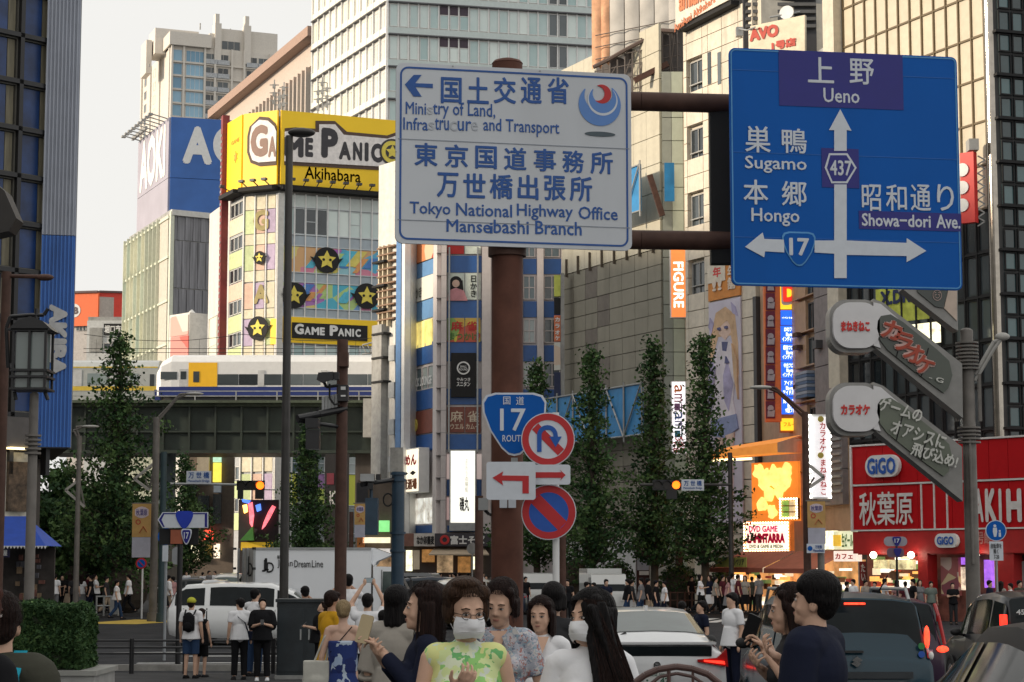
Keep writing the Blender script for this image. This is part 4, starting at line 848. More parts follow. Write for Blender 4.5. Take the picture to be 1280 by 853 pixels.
# ---------------------------------------------------------------- cream building with inset windows and the tall banner
def creamb():
 tmp = Face(862, 62, 105, 1000, 2); F = Face(862, 62, 105, 952, None, 99); FB = F
 t = thing('cream_tiled_building', 'cream tiled building with deep square window recesses and a tall illustrated banner', 'building', F.A)
 zt = F.uv(880, 30)[1]; b = back(F, 14); body(t, [F.A, F.B, F.B+Vector((14,4,0)), F.A+Vector((12,14,0))], zt, CREAM2, roof=GREYC)
 u = lambda x: F.u(x, 300)
 holes = [(75,117),(160,203),(243,286),(328,370)]
 dz = None; xs = [862, 866, 886, 893, 911, 932, 950]
 zr = [2.5];
 step = (F.uv(900, 62)[1]-F.uv(900, 147)[1])/4
 z = F.uv(900, 147)[1];
 while z > 3: z -= step
 rows = []
 while z < zt-.3: rows.append(z); z += step
 for z in rows:
  for i, (x0, x1) in enumerate(zip(xs[:-1], xs[1:])):
   zm = z+step/2
   if i == 1:
    hit = any(F.uv(876, h1)[1]-.1 < zm < F.uv(876, h0)[1]+.1 for h0, h1 in holes)
    if hit: continue
   panel('wall_panel', CREAM2, t, F, u(x0)+.02, u(x1)-.02, z+.02, z+step-.02, .3)
 for h0, h1 in holes:
  z0, z1 = F.uv(876, h1)[1], F.uv(876, h0)[1]
  put('window', winmesh(u(885.5)-u(867), z1-z0, GL_D, GREYC, 2), t, F, loc=(u(867), -.02, z0)); panel('window_rail', GREYC, t, F, u(868), u(884), z0+.5, z0+.56, .12, y=-.1)
  panel('sill', CREAM2, t, F, u(866.3), u(885.8), z0-.2, z0, .28)
 for x in (893.5, 906): panel('slit_window', GL_D, t, F, u(x), u(x+4), F.uv(x, 106)[1], F.uv(x, 66)[1], .02, y=-.31)
 panel('drain_pipe', DGREY, t, F, u(949), u(953), 2, F.uv(950, 372)[1], .45)
 # rooftop name sign
 s = thing('rooftop_sign', 'white slanting sign board with faint orange writing at the top edge of the picture', 'sign', at(896, 30, 102))
 a = [F.uv(x, y) for x, y in ((862,37),(929,3),(929,-45),(862,-45))]; Mb().prism(a, -.9, -.6).obj('face_panel', mat('white_board', (.62,.56,.48)), s, F)
 a = [F.uv(x, y) for x, y in ((863,42),(930,8),(930,2),(863,36))]; Mb().prism(a, -.8, -.3).obj('ledge', BLACKM, s, F)
 text('amiami', mat('sign_orange', (.55,.18,.08)), s, F, u(870), u(905), F.uv(885, 10)[1], F.uv(885, -14)[1], y=-.94, bold=.04)
 text('AmiAmi Akihabara', MATS['sign_orange'], s, F, u(865), u(915), F.uv(885, 21)[1]-.2, F.uv(885, 16)[1], y=-.94, bold=.02, shear=.35)
 # dark upper block with dish
 s = thing('rooftop_dish', 'white satellite dish with pipes on the dark rooftop structure', 'satellite dish', at(984, 26, 97)); P = at(984, 17, 97); g = Mb()
 g.cyl(P, P+Vector((-.05,-.12,.02)), .33, .36, n=24); g.obj('dish', WHITE, s); g = Mb(); g.tube([at(984,24,97.2), at(984,17,97.2)], .05); g.tube([at(962,22,97), at(1000,15,97)], .05); g.tube([at(962,30,97), at(990,24,97)], .04); g.obj('pipe', STEEL, s)
 s = thing('rooftop_block', 'dark rooftop machine room with louvres beside the satellite dish', 'building', at(980, 60, 99.5)); q = Face(930, 60, 99.5, 1021, None, 99.5)
 Mb().box(0, q.W, 0, 6, F.uv(900,147)[1]-4, Zp(-30, 99.5)).obj('wall', mat('dark_rooftop', (.035,.035,.04), .6), s, q)
 for k in range(5): ppanel('louvre', mat('louvre_grey', (.10,.10,.10)), s, q, 932, -4+k*9, 1019, 0+k*9, .25)
 s = thing('cream_red_sign', 'cream rooftop sign with fat red rounded letters partly hidden by the blue sign', 'sign', at(980, 62, 97)); q = Face(943, 62, 97, 1008, None, 95.5)
 pts = [q.uv(*p) for p in ((940,34),(1008,20),(1008,66),(940,66))]; Mb().prism(pts, -.2, 0).obj('face_panel', mat('cream_board', (.66,.58,.44)), s, q)
 text('AVO', mat('sign_dull_red', (.48,.07,.05)), s, q, q.u(944), q.u(981), q.uv(960,50)[1], q.uv(960,34)[1], y=-.24, bold=.07, shear=.1); text('1号店', MATS['sign_dull_red'], s, q, q.u(972), q.u(1003), q.uv(980,62)[1], q.uv(980,51)[1], y=-.24, bold=.06, shear=.1)
 s = thing('wall_floodlight', 'curved rail and small floodlight sticking out at the roof corner', 'floodlight', at(925, 40, 98)); g = Mb(); g.tube([at(922, 36, 98), at(934, 38, 97), at(944, 34, 96.5)], .04); g.box(*[c for c in (at(920,45,98).x, at(928,45,98).x, 97.8, 98.2, Zp(46,98), Zp(35,98))]); g.obj('lamp_arm', STEEL, s)
 # banner
 s = thing('tall_banner', 'tall pastel illustrated banner with orange header on the cream tiled wall', 'banner', at(912, 640, 101))
 bz = lambda y: F.uv(912, y)[1]; bp = mat('banner_lilac', (.55,.52,.62), .6, var=.12, scale=.5)
 panel('banner_sheet', bp, s, F, u(893), u(932.5), bz(655), bz(376), .08, y=-.32); panel('header', mat('banner_orange', (.62,.24,.05)), s, F, u(893), u(932.5), bz(374), bz(329), .1, y=-.32)
 panel('header', mat('banner_cream', (.66,.60,.50)), s, F, u(893), u(915), bz(352), bz(329), .03, y=-.43)
 text('年', REDP, s, F, u(900), u(910), bz(346), bz(333), y=-.47, bold=.03); text('!!', mat('sign_cream2', (.7,.6,.5)), s, F, u(899), u(911), bz(363), bz(349), y=-.47, bold=.04); text('年\n舗', MATS['sign_cream2'], s, F, u(918), u(928), bz(365), bz(335), y=-.47, bold=.03)
 # plain generic pastel dress figure made of flat print shapes
 P = lambda *pp: [F.uv(x, y) for x, y in pp]; k = .404;
 def pr(m, *pp):
  nonlocal k; k += .006; Mb().prism(P(*pp), -k, -.4).obj('print_shape', m, s, F)
 hair = mat('print_straw', (.62,.42,.26), .7, var=.25, scale=1); lil = mat('print_lilac', (.40,.37,.56), .7, var=.3, scale=1.2); pale = mat('print_pale', (.66,.62,.68), .7, var=.15, scale=1.2); skn = mat('print_skin', (.68,.50,.42)); nav = mat('print_navy', (.09,.10,.22)); blu = mat('print_blue', (.25,.30,.50))
 pr(hair, (903,392),(915,384),(927,394),(931,430),(932,470),(926,440),(922,420),(906,422),(899,450),(894,462),(897,420)); pr(skn, (906,404),(920,402),(922,416),(915,426),(907,418))
 pr(hair, (904,398),(916,389),(925,402),(924,412),(917,401),(908,410),(903,414)); pr(lil, (922,378),(928,384),(931,396),(924,392)); pr(lil, (896,398),(901,405),(898,418),(894,410))
 pr(pale, (908,428),(922,428),(930,452),(928,470),(925,500),(929,522),(898,530),(902,498),(898,470)); pr(nav, (911,428),(919,428),(917,440),(912,439)); pr(lil, (918,450),(926,480),(920,515),(914,500),(913,470)); pr(blu, (898,526),(929,518),(932,536),(915,548),(899,545)); pr(skn, (903,548),(913,548),(910,575),(905,575)); pr(skn, (916,545),(927,541),(925,565),(918,566)); pr(pale, (904,575),(912,575),(911,640),(906,640)); pr(pale, (917,566),(926,564),(925,630),(919,632)); pr(lil, (896,450),(904,460),(900,500),(894,530)); pr(hair, (924,430),(931,450),(932,500),(927,470))
 pr(nav, (906,411),(909,410),(910,413),(907,414)); pr(nav, (915,409),(918,408),(919,411),(916,412)); pr(nav, (917,446),(921,454),(916,455))
creamb()
# ---------------------------------------------------------------- tan shop building with sign columns
def tanb():
 FA = Face(950, 372, 99, 1058, None, 87.8); F = FA
 tan = mat('tan_tile', (.46,.30,.19), .55, var=.1, dirt=.2); gst = mat('mauve_stone', (.22,.19,.19), .6, var=.15, dirt=.15)
 t = thing('tan_shop_building', 'tan tiled shop building with dark stone end wall beside the column of blue lit signs', 'building', F.A)
 zt = F.uv(1000, 90)[1]; body(t, [F.A, F.B, F.B+Vector((9,2,0)), F.A+Vector((9,4,0))], zt, tan, roof=GREYC)
 u = lambda x: F.u(x, 450); z = lambda y, x=1020: F.uv(x, y)[1]
 for k, y in enumerate(range(325, 600, 44)):
  panel('wall_panel', tan, t, F, u(999), u(1013), z(y+42), z(y+4), .2); put('window', winmesh(u(1024)-u(1014), z(y+8)-z(y+42), GL_D, DGREY, 2), t, F, loc=(u(1014), -.02, z(y+42))); panel('ledge', tan, t, F, u(999), u(1025), z(y+44), z(y+42.5), .3)
  panel('stone_panel', gst, t, F, u(1025.5), u(1058), z(y+43, 1040), z(y, 1040), .28)
 for y in (412, 428, 478): Mb().box(u(1003), u(1009), -.5, -.2, z(y+5), z(y)).obj('wall_lamp', BROWNM, t, F)
 for y in (430, 560): Mb().box(u(1031), u(1036), -.6, -.28, z(y+10), z(y)).obj('wall_lamp', DGREY, t, F)
 for k in range(8): panel('blind_slat', mat('blue_slat', (.10,.16,.28)) if k % 2 else mat('pale_slat', (.30,.34,.42)), t, F, u(1006), u(1021), z(463+(k+1)*4.2), z(463+k*4.2)-.02, .5)
 for k in range(9): panel('shutter_slat', STEEL, t, F, u(1043), u(1057), z(547+k*9), z(544+k*9), .35)
 # sign columns
 q = Face(952, 540, 95, 1002, None, 95)
 s = thing('maroon_sign_column', 'narrow maroon vertical sign of white pictograms beside the blue lit column', 'sign', at(962, 520, 95)); panel('sign_box', ORANGE, s, q, q.u(954), q.u(973.5), Zp(528,95), Zp(340,95), .5); mar = mat('maroon_face', (.16,.02,.05))
 for k in range(8):
  y = 346+k*22.4; ppanel('face_panel', mar, s, q, 955.5, y, 967, y+21.4, .04, y=-.5)
  pic = mat('pictogram_pale', (.45,.40,.45)); uu, zz = q.uv(961.5, y+11); g = Mb(); g.ring(uu, zz+.08, 0, .15, -.58, -.54, 10); g.prism([(uu-.16, zz-.32), (uu+.16, zz-.32), (uu+.1*(1+k % 2), zz), (uu-.14, zz-.03)], -.58, -.54); g.obj('pictogram', pic, s, q)
 s = thing('blue_lit_sign_column', 'tall lit sign column of blue boxes under a yellow and red head box', 'sign', at(986, 540, 95)); panel('sign_box', mat('orange_frame', (.55,.20,.05)), s, q, q.u(972.5), q.u(999.5), Zp(541,95), Zp(345,95), .45, y=.1)
 lb = mat('lit_blue', (.02,.13,.85), emit=.8, var=.06); ly = mat('lit_yellow', (1,.62,.03), emit=.75, var=.06); lw = mat('lit_letter2', (.9,.95,1), emit=1.1)
 ppanel('face_panel', ly, s, q, 974, 346, 998, 388, .04, y=-.36); ppanel('face_panel', ly, s, q, 974.5, 524, 998, 539, .04, y=-.36)
 text('Ｄ', WHITE, s, q, q.u(975.5), q.u(997), Zp(383,95), Zp(352,95), y=-.42, bold=.08); text('D', mat('lit_red', (.9,.04,.02), emit=.5), s, q, q.u(977.5), q.u(994), Zp(379,95), Zp(357,95), y=-.46, bold=.06); text('フルーツ', mat('orange_ink', (.7,.2,.02)), s, q, q.u(976), q.u(996), Zp(534,95), Zp(529,95), y=-.42, bold=.02)
 y = 389.5; words = ['イベント&ケース','DVDフロア\nBlu-ray2F\nインディーズ3F','新作フロアー\nBlu-ray4F\nインディーズ5F','中古フロアー\nBlu-ray5F\nインディーズ6F','アイドル5F\nBlu-ray4F\nアイドル店7F','買取センター\n新人系\n9階フロア']
 hs_ = [19, 22, 22, 22, 22, 22]
 for w_, h in zip(words, hs_):
  ppanel('face_panel', lb, s, q, 974.5, y, 998, y+h-.8, .04, y=-.36); text(w_, lw, s, q, q.u(976), q.u(997), Zp(y+h-2.5,95), Zp(y+2,95), y=-.42, bold=.03, keep=(len(w_) < 9)); y += h+.2
 # orange entrance
 s = thing('orange_shopfront', 'glowing orange shopfront with canopy light strip and pale abstract print wall', 'shopfront', at(970, 690, 94.5)); q = Face(914, 600, 96, 1002, None, 93)
 glow = mat('orange_print_wall', (.85,.24,.03), emit=.55, var=.25, scale=.6); ppanel('print_wall', glow, s, q, 943, 578, 1001, 652, .2)
 g = Mb(); a, b_ = q.u(915), q.u(1001); z1, z2 = q.uv(915, 568)[1], q.uv(1001, 553)[1]; g.add([(a, 0, z1+.4), (b_, 0, z2+.35), (b_, -1.9, z2-.1), (a, -1.9, z1), (b_, -1.9, z2-.55), (a, -1.9, z1-.3), (b_, 0, z2-.5), (a, 0, z1-.2)], [(0,1,2,3),(3,2,4,5),(5,4,6,7)]); g.obj('canopy', mat('canopy_orange', (.80,.28,.05), emit=.4), s, q)
 for k in range(3): panel('tube_lamp', WARM, s, q, q.u(917+k*17), q.u(932+k*17), z1-.42, z1-.32, .12, y=-1.7)
 yp = mat('pale_yellow_print', (.95,.72,.20), emit=.9, var=.2); random.seed(9)
 for cx, cy, r in ((953,590,.35),(960,600,.45),(972,596,.5),(985,600,.4),(965,618,.35),(978,615,.3),(958,632,.3),(970,640,.28),(988,588,.3)):
  uu, zz = q.uv(cx, cy); pts = [(uu+r*random.uniform(.55,1.15)*math.cos(2*PI*i/11), zz+r*1.4*random.uniform(.55,1.1)*math.sin(2*PI*i/11)) for i in range(11)]
  Mb().prism(pts, -.24-cx*.0001-cy*.00003, -.2).obj('print_shape', yp, s, q)
 def bulbframe(s, q, x0, y0, x1, y1, n1, n2, yy):
  u0, u1, z0, z1 = q.rect(x0, y0, x1, y1); g = Mb()
  for i in range(n1+1):
   for zz in (z0, z1): g.ball((u0+(u1-u0)*i/n1, yy, zz), .05, 6, 4)
  for i in range(1, n2):
   for uu in (u0, u1): g.ball((uu, yy, z0+(z1-z0)*i/n2), .05, 6, 4)
  g.obj('light_bulbs', mat('bulb', (1,.75,.45), emit=6), s, q, kind='stuff')
 s = thing('bulb_framed_sign', 'glowing red and white DVD and game sign framed with small bulbs', 'sign', at(964, 690, 93)); q = Face(936, 690, 93.5, 993, None, 92)
 ppanel('sign_box', mat('sign_box_orange', (.6,.16,.03), emit=.3), s, q, 935, 652, 993, 691, .4); ppanel('face_panel', mat('lit_peach', (1,.78,.62), emit=.9, var=.1), s, q, 939, 656, 990, 687, .05, y=-.4); bulbframe(s, q, 937, 654, 991, 689, 16, 9, -.46)
 ptext('DVD GAME', mat('hot_pink', (.75,.03,.18), emit=.3), s, q, 943, 657.5, 979, 665.5, y=-.5, bold=.04); ptext('LAMMTARRA', mat('crimson_ink', (.55,.0,.05), emit=.2), s, q, 941, 667, 988, 679.5, y=-.5, bold=.08); ptext('DVD & GAME & MEDIA', mat('green_ink', (.05,.25,.1)), s, q, 944, 681, 986, 685.5, y=-.5, bold=.03)
 s = thing('small_bulb_sign', 'small lit menu box edged with bulbs above the DVD sign', 'sign', at(989, 650, 92)); q = Face(978, 650, 92.3, 1001, None, 91.8); ppanel('sign_box', mat('menu_box', (.35,.14,.05)), s, q, 978.5, 623, 1000, 649, .25)
 for k in range(6): ppanel('print_shape', mat('menu_cream', (.7,.55,.3), emit=.4) if k % 2 else mat('menu_green', (.3,.5,.1), emit=.3), s, q, 981+(k % 2)*9, 626+(k//2)*7.5, 989+(k % 2)*9, 632+(k//2)*7.5, .04, y=-.26)
 bulbframe(s, q, 979, 624, 999.5, 648, 6, 7, -.32)
 # awnings and shops below
 s = thing('red_awning_shops', 'row of small warmly lit shops under faded red awnings right of the orange shopfront', 'shopfront', at(990, 740, 90)); q = Face(912, 700, 93, 1068, None, 84)
 ppanel('back_wall', mat('shop_interior_glow', (.60,.30,.11), emit=.55, var=.5, scale=1.5), s, q, 912, 700, 1068, 772, .1, y=.6)  # back wall emits in place of lamps inside the shops
 aw = mat('faded_red_canvas', (.36,.10,.06), .8, var=.15)
 for x0, x1 in ((918,985),(986,1052)):
  a, b_ = q.u(x0), q.u(x1); z1 = q.uv((x0+x1)/2, 689)[1]; g = Mb(); g.add([(a, .3, z1), (b_, .3, z1), (b_, -1.5, z1-.75), (a, -1.5, z1-.75), (b_, -1.5, z1-.95), (a, -1.5, z1-.95)], [(0,1,2,3),(3,2,4,5)]); g.obj('awning', aw, s, q)
 ppanel('banner', mat('lime_banner', (.42,.42,.10)), s, q, 932, 697, 971, 709, .05, y=-1.55); ptext('エスペリア', mat('ink_dark', (.08,.08,.05)), s, q, 950, 699, 969, 707, y=-1.62, bold=.02)
 random.seed(12); gm = [mat('goods_%s' % n_, c, emit=e) for n_, c, e in (('cream', (.75,.6,.4), .7), ('amber', (.8,.4,.1), .9), ('red', (.5,.08,.05), .15), ('white', (.9,.85,.75), 1.0), ('brown', (.2,.1,.05), 0), ('green', (.2,.35,.12), .2))]  # some goods emit too, carrying the glow of the shop inside
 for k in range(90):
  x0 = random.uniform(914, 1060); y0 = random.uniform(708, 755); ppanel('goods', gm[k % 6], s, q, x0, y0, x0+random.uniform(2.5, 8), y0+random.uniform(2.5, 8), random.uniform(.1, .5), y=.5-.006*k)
 for x0, y0, x1, y1, m, w_ in ((1030,664,1055,687,WARMS,None),(1057,664,1085,687,mat('lit_beer', (.75,.75,.5), emit=.55, var=.2),'生ビール'),(1057,689,1085,702,mat('lit_pale_sign', (.9,.75,.65), emit=.6, var=.1),'カフェ')):
  o = ppanel('sign_board', m, s, q, x0, y0, x1, y1, .3, y=-.3)
  if w_: ptext(w_, REDP if y0 > 680 else mat('leaf_ink', (.15,.3,.1)), s, q, x0+(3 if y0 > 680 else 11), y0+3, x1-3, y1-3, y=-.64, bold=.03)
 u0, u1, z0, z1 = q.rect(1061, 669, 1067, 683); Mb().cyl(((u0+u1)/2, -.7, z0), ((u0+u1)/2, -.7, z1), (u1-u0)/2, n=10).obj('beer_mug', mat('beer', (.85,.5,.05), emit=.4), s, q)
 s = thing('nobori_flag', 'narrow dark red standing flag with white characters by the small shops', 'flag', at(1079, 735, 84)); q2 = Face(1074, 735, 84, 1084, None, 84); ppanel('cloth', mat('flag_red', (.25,.03,.03)), s, q2, 1074.5, 702, 1083, 733, .03); ptext('た\nい', WHITE, s, q2, 1076, 705, 1081.5, 726, y=-.05, bold=.03); g = Mb(); g.cyl((0, 0, .14), (0, 0, Zp(700, 84)), .03); g.obj('pole', STEEL, s, q2)
 # bulb framed karaoke sign
 s = thing('karaoke_vertical_sign', 'white vertical karaoke sign with rows of bulbs along both edges', 'sign', at(1023, 624, 84)); q = Face(1007, 624, 84, 1037, None, 84)
 ppanel('sign_box', WHITE, s, q, 1008, 519, 1037, 624, .35); ppanel('face_panel', mat('lit_sign_pale', (.95,.93,.95), emit=.35, var=.05), s, q, 1013, 522, 1034, 622, .04, y=-.35)
 g = Mb()
 for i in range(13):
  for x in (1010.5, 1036): uu, zz = q.uv(x, 521+i*8.4); g.ball((uu, -.42, zz), .06, 6, 4)
 g.obj('light_bulbs', mat('bulb_white', (1,.95,.85), emit=6), s, q, kind='stuff'); text('カ\nラ\nオ\nケ', REDP, s, q, q.u(1020), q.u(1028), Zp(566,84), Zp(529,84), y=-.42, bold=.02); text('ま\nね\nき\nね\nこ', REDP, s, q, q.u(1020), q.u(1028), Zp(619,84), Zp(575,84), y=-.42, bold=.02)
 for y in (525, 570): uu, zz = q.uv(1024, y); g = Mb(); g.ring(uu, zz, 0, .13, -.44, -.39, 10); g.obj('emblem', mat('sign_olive', (.5,.4,.08)), s, q)
tanb()
# ---------------------------------------------------------------- glass corner building and the red game centre
def glassb():
 tmp = Face(1057, 62, 87.8, 1207, 0); F = Face(1057, 62, 87.8, 1243, None, 78.4); n = 12
 # perspective-true mullion spacing
 t = thing('dark_glass_building', 'corner building of cream panels and dark mirrored glass with a chrome corner column', 'building', F.A)
 F2 = Face(1243, 100, 78.4, 1420, None, 80.5)
 zt = 28; body(t, [F.A, F2.A, F2.B, F2.B+Vector((0,20,0)), F.A+Vector((6,20,0))], zt, mat('glass_core', (.05,.05,.05)), roof=GREYC)
 st = F.uv(1225, 46)[1]-F.uv(1225, 100)[1]; z = F.uv(1225, 46)[1]+4*st; zs = []
 while z > 3.2: zs.append(z); z -= st
 zs = zs[::-1]; brs = mat('brass_mullion', (.16,.12,.07), .4, metal=.3); cp = mat('cream_cladding', (.55,.49,.38), .35, var=.06, rnd=.05); zsp = F.uv(1215, 262)[1]
 for a, b in zip(zs[:-1], zs[1:]):
  for i in range(n):
   u0, u1 = F.W*.955*i/n, F.W*.955*(i+1)/n
   if a > zsp-.3: panel('cladding_panel', cp, t, F, u0+.05, u1-.05, a+.05, b-.05, .08)
   elif a > 4.8: put('window', winmesh(u1-u0-.1, b-a-.1, GL_D, BLACKM, 1), t, F, loc=(u0+.05, 0, a+.05))
  panel('transom', brs if a > zsp-.3 else BLACKM, t, F, 0, F.W*.955, a-.04, a+.04, .14)
 for i in range(n+1): u0 = F.W*.955*i/n; panel('mullion', brs, t, F, u0-.035, u0+.035, zsp, zt, .16); panel('mullion', BLACKM, t, F, u0-.035, u0+.034, 4.5, zsp-.01, .16)
 panel('corner_cladding', mat('white_cladding', (.58,.52,.42), .4), t, F, -.9, -.05, 10, zt, .6)
 Mb().cyl((F.W-.25, .0, 4.6), (F.W-.25, .0, zt), .24, n=20).obj('chrome_column', mat('dull_chrome', (.42,.38,.33), .2, metal=1), t, F, smooth=False)
 m2 = 11; du = F2.W/m2; tq = glassmat('teal_glass', (.012,.03,.035), (.08,.15,.16), .06)
 for a, b in zip(zs[:-1], zs[1:]):
  for i in range(4):
   u0 = .2+i*.62; put('window', winmesh(.56, (b-a)*.5-.05, tq, BLACKM, 1), t, F2, loc=(u0, 0, a+.04)); put('window', winmesh(.56, (b-a)*.42, tq, BLACKM, 1), t, F2, loc=(u0, 0, a+(b-a)*.54))
  panel('transom', BLACKM, t, F2, 0, F2.W, a-.05, a+.05, .2)
 # advert panel seen between glass
 s = thing('yellow_poster', 'yellow green poster behind glass above the karaoke boards', 'poster', at(1130, 410, 81)); q = Face(1092, 400, 82, 1190, None, 79)
 ppanel('face_panel', mat('poster_lime', (.42,.45,.07), emit=.1, var=.25), s, q, 1096, 358, 1166, 402, .06); ptext('X.DRY', mat('ink_navy', (.02,.03,.10)), s, q, 1102, 362, 1150, 380, y=-.1, bold=.05); ppanel('window_light', WARMS, s, q, 1141, 404, 1176, 430, .05)
 for x in (1110, 1128, 1146, 1164): ppanel('mullion', BLACKM, s, q, x, 356, x+1.5, 430, .12)
 s = thing('red_round_sign', 'red and white vertical sign with lattice bracket right of the big blue sign', 'sign', at(1212, 270, 79)); q = Face(1203, 280, 79, 1226, None, 78.5)
 ppanel('face_panel', REDP, s, q, 1205, 192, 1222, 280, .3);
 for y in (214, 236, 258): uu, zz = q.uv(1209, y); g = Mb(); g.ring(uu-.05, zz, 0, .27, -.36, -.3, 16); g.obj('emblem', WHITE, s, q)
 g = Mb()
 for k in range(8): a = at(1222, 195+k*11, 78.6); b_ = at(1231, 200+k*11, 78.6); g.bar(a, b_, .05); g.bar(b_, at(1222, 206+k*11, 78.6), .05)
 g.obj('lattice', GREYC, s); Mb().box(at(1204,0,78.7).x, at(1216,0,78.7).x, 78.3, 78.9, Zp(190,78.7), Zp(176,78.7)).obj('lamp_box', GREYC, s)
 # red frontage
 G = Face(1067, 558, 83, 1285, 545); gg = lambda x, y: G.uv(x, y)
 s = thing('game_centre_front', 'bright red game centre frontage with white Japanese letters and blue round ended name plates', 'shopfront', G.A)
 rd = mat('signal_red', (.46,.004,.008), .6, var=.06, spec=.2); rd2 = mat('deep_red', (.42,.015,.015), .5, var=.1); wl_ = mat('trim_white', (.66,.62,.60))
 u = lambda x: G.u(x, 620); z = lambda y: gg(1150, y)[1]
 Wx = G.W+.8; zA, zB, zC = z(662), z(604), G.top
 xs = [1068, 1111, 1155, 1171, 1187, 1204, 1222, 1240, 1258, 1285]
 Mb().box(0, Wx, 0, 1.2, zA-1.0, zC).obj('sign_frame', rd2, s, G)
 ups = [1068, 1087, 1107, 1128, 1150, 1171, 1193, 1216, 1240, 1264, 1290]
 for a, b in zip(ups[:-1], ups[1:]): panel('sign_panel', rd, s, G, u(a)+.01, u(b)-.01, zB+.05, zC-.05, .14)
 for a, b in zip(ups[:-1], ups[1:]): panel('sign_panel', rd, s, G, u(a)+.01, u(b)-.01, zA+.03, zB-.05, .14)
 panel('trim', wl_, s, G, 0, Wx, zC-.04, zC+.03, .2); panel('trim', wl_, s, G, 0, Wx, zB-.04, zB+.03, .2); panel('trim', wl_, s, G, 0, Wx, zA-.04, zA+.02, .2); panel('trim', wl_, s, G, -.05, .04, zA-.05, zC+.03, .21)
 for x in (1155, 1171, 1187): panel('trim', wl_, s, G, u(x)-.03, u(x)+.03, zA, zB, .19)
 panel('trim', wl_, s, G, u(1219)-.03, u(1219)+.03, zB, zC, .19)
 ptext('秋葉原', wl_, s, G, 1078, 615, 1145, 657, y=-.2, bold=.012); ptext('AKIHABARA', wl_, s, G, 1219, 609, 1375, 654, y=-.2, bold=.02) if False else None
 for ch, a, b in (('A',1222,1233),('K',1235.5,1249),('I',1252.5,1256),('H',1262,1281)): ptext(ch, wl_, s, G, a, 611, b, 653, y=-.2, bold=.05)
 def pill(x0, y0, x1, y1, nm='GiGO'):
  u0, u1, z0, z1 = G.rect(x0, y0, x1, y1); r = (z1-z0)/2*.98; g = Mb(); pts = []
  for cx, a0 in ((u0+r, 90), (u1-r, 270)):
   for k in range(13): a = R(a0+k*15); pts.append((cx+r*math.cos(a), (z0+z1)/2+r*math.sin(a)))
  o = Mb().prism(pts, -.38, -.2).obj('name_plate', WHITE, s, G); text(nm, mat('logo_blue', (.02,.10,.42)), o, G, u0+.14, u1-.14, z0+.12, z1-.12, y=-.42, bold=.035)
 pill(1089, 569, 1131, 597); pill(1176, 667, 1204, 685)
 text('2号館', mat('faded_letter', (.50,.20,.18)), s, G, u(1220), u(1240), z(684)+.1, z(669)+.1, y=-.18, bold=.02)
 zF = z(692); Mb().box(0, Wx, -.15, .9, zF, zA-.06).obj('fascia', rd2, s, G)
 # ground floor
 panel('ground_wall', mat('shop_deep_glow', (.20,.07,.05), .7, emit=.08, var=.6, scale=1.2), s, G, 0, Wx, 0, zF, .1, y=.8)  # wall emits faintly in place of light inside the ground floor
 for x0, x1 in ((1150,1162),(1246,1270)): ppanel('column', rd2, s, G, x0, 692, x1, 780, .6, y=.5)
 it = glassmat('shop_screens', (.12,.05,.06), (.75,.6,.45), .2, emit=.35)
 ppanel('window', spotted('poster_wall', (.35,.12,.12), [(.55,.45,.40),(.25,.08,.10),(.6,.5,.3)], 2.2), s, G, 1168, 697, 1190, 745, .2, y=.6); ppanel('window', mat('purple_lit', (.35,.12,.7), emit=.8, var=.3), s, G, 1193, 697, 1206, 706, .2, y=.6); ppanel('window', mat('shelf_lit', (.8,.55,.4), emit=.7, var=.6, scale=4), s, G, 1193, 709, 1206, 738, .2, y=.6); ppanel('window', mat('pale_lit_panel', (.6,.6,.4), emit=.3, var=.2), s, G, 1236, 699, 1246, 735, .25, y=.6); ppanel('window', MATS['purple_lit'], s, G, 1222, 700, 1232, 735, .2, y=.6); ppanel('shutter', GREYC, s, G, 1268, 702, 1286, 735, .2, y=.6); ppanel('window', GL_D, s, G, 1270, 692, 1286, 701, .2, y=.6)
 random.seed(21)
 for k in range(60):
  x0 = random.uniform(1084, 1148); y0 = random.uniform(695, 735); ppanel('goods', gmm(k*5+k//6), s, G, x0, y0, x0+random.uniform(3, 11), y0+random.uniform(3, 9), random.uniform(.1, .6), y=.75-.009*k)
 ppanel('food_sign', mat('lit_food', (.85,.65,.35), emit=.5, var=.5, scale=3), s, G, 1118, 700, 1147, 712, .2, y=-.1); ppanel('food_sign', MATS['lit_food'], s, G, 1098, 700, 1115, 711, .2, y=-.1)
 for x, y in ((1102,694),(1149,694),(1230,694)): uu, zz = G.uv(x, y); g = Mb(); g.ball((uu, -.5, zz), .14, 10, 6); g.obj('lamp', mat('lamp_glow', (1,.9,.7), emit=8), s, G)
def gmm(k): return MATS['goods_%s' % ('cream','amber','red','white','brown','green')[k % 6]]
glassb()
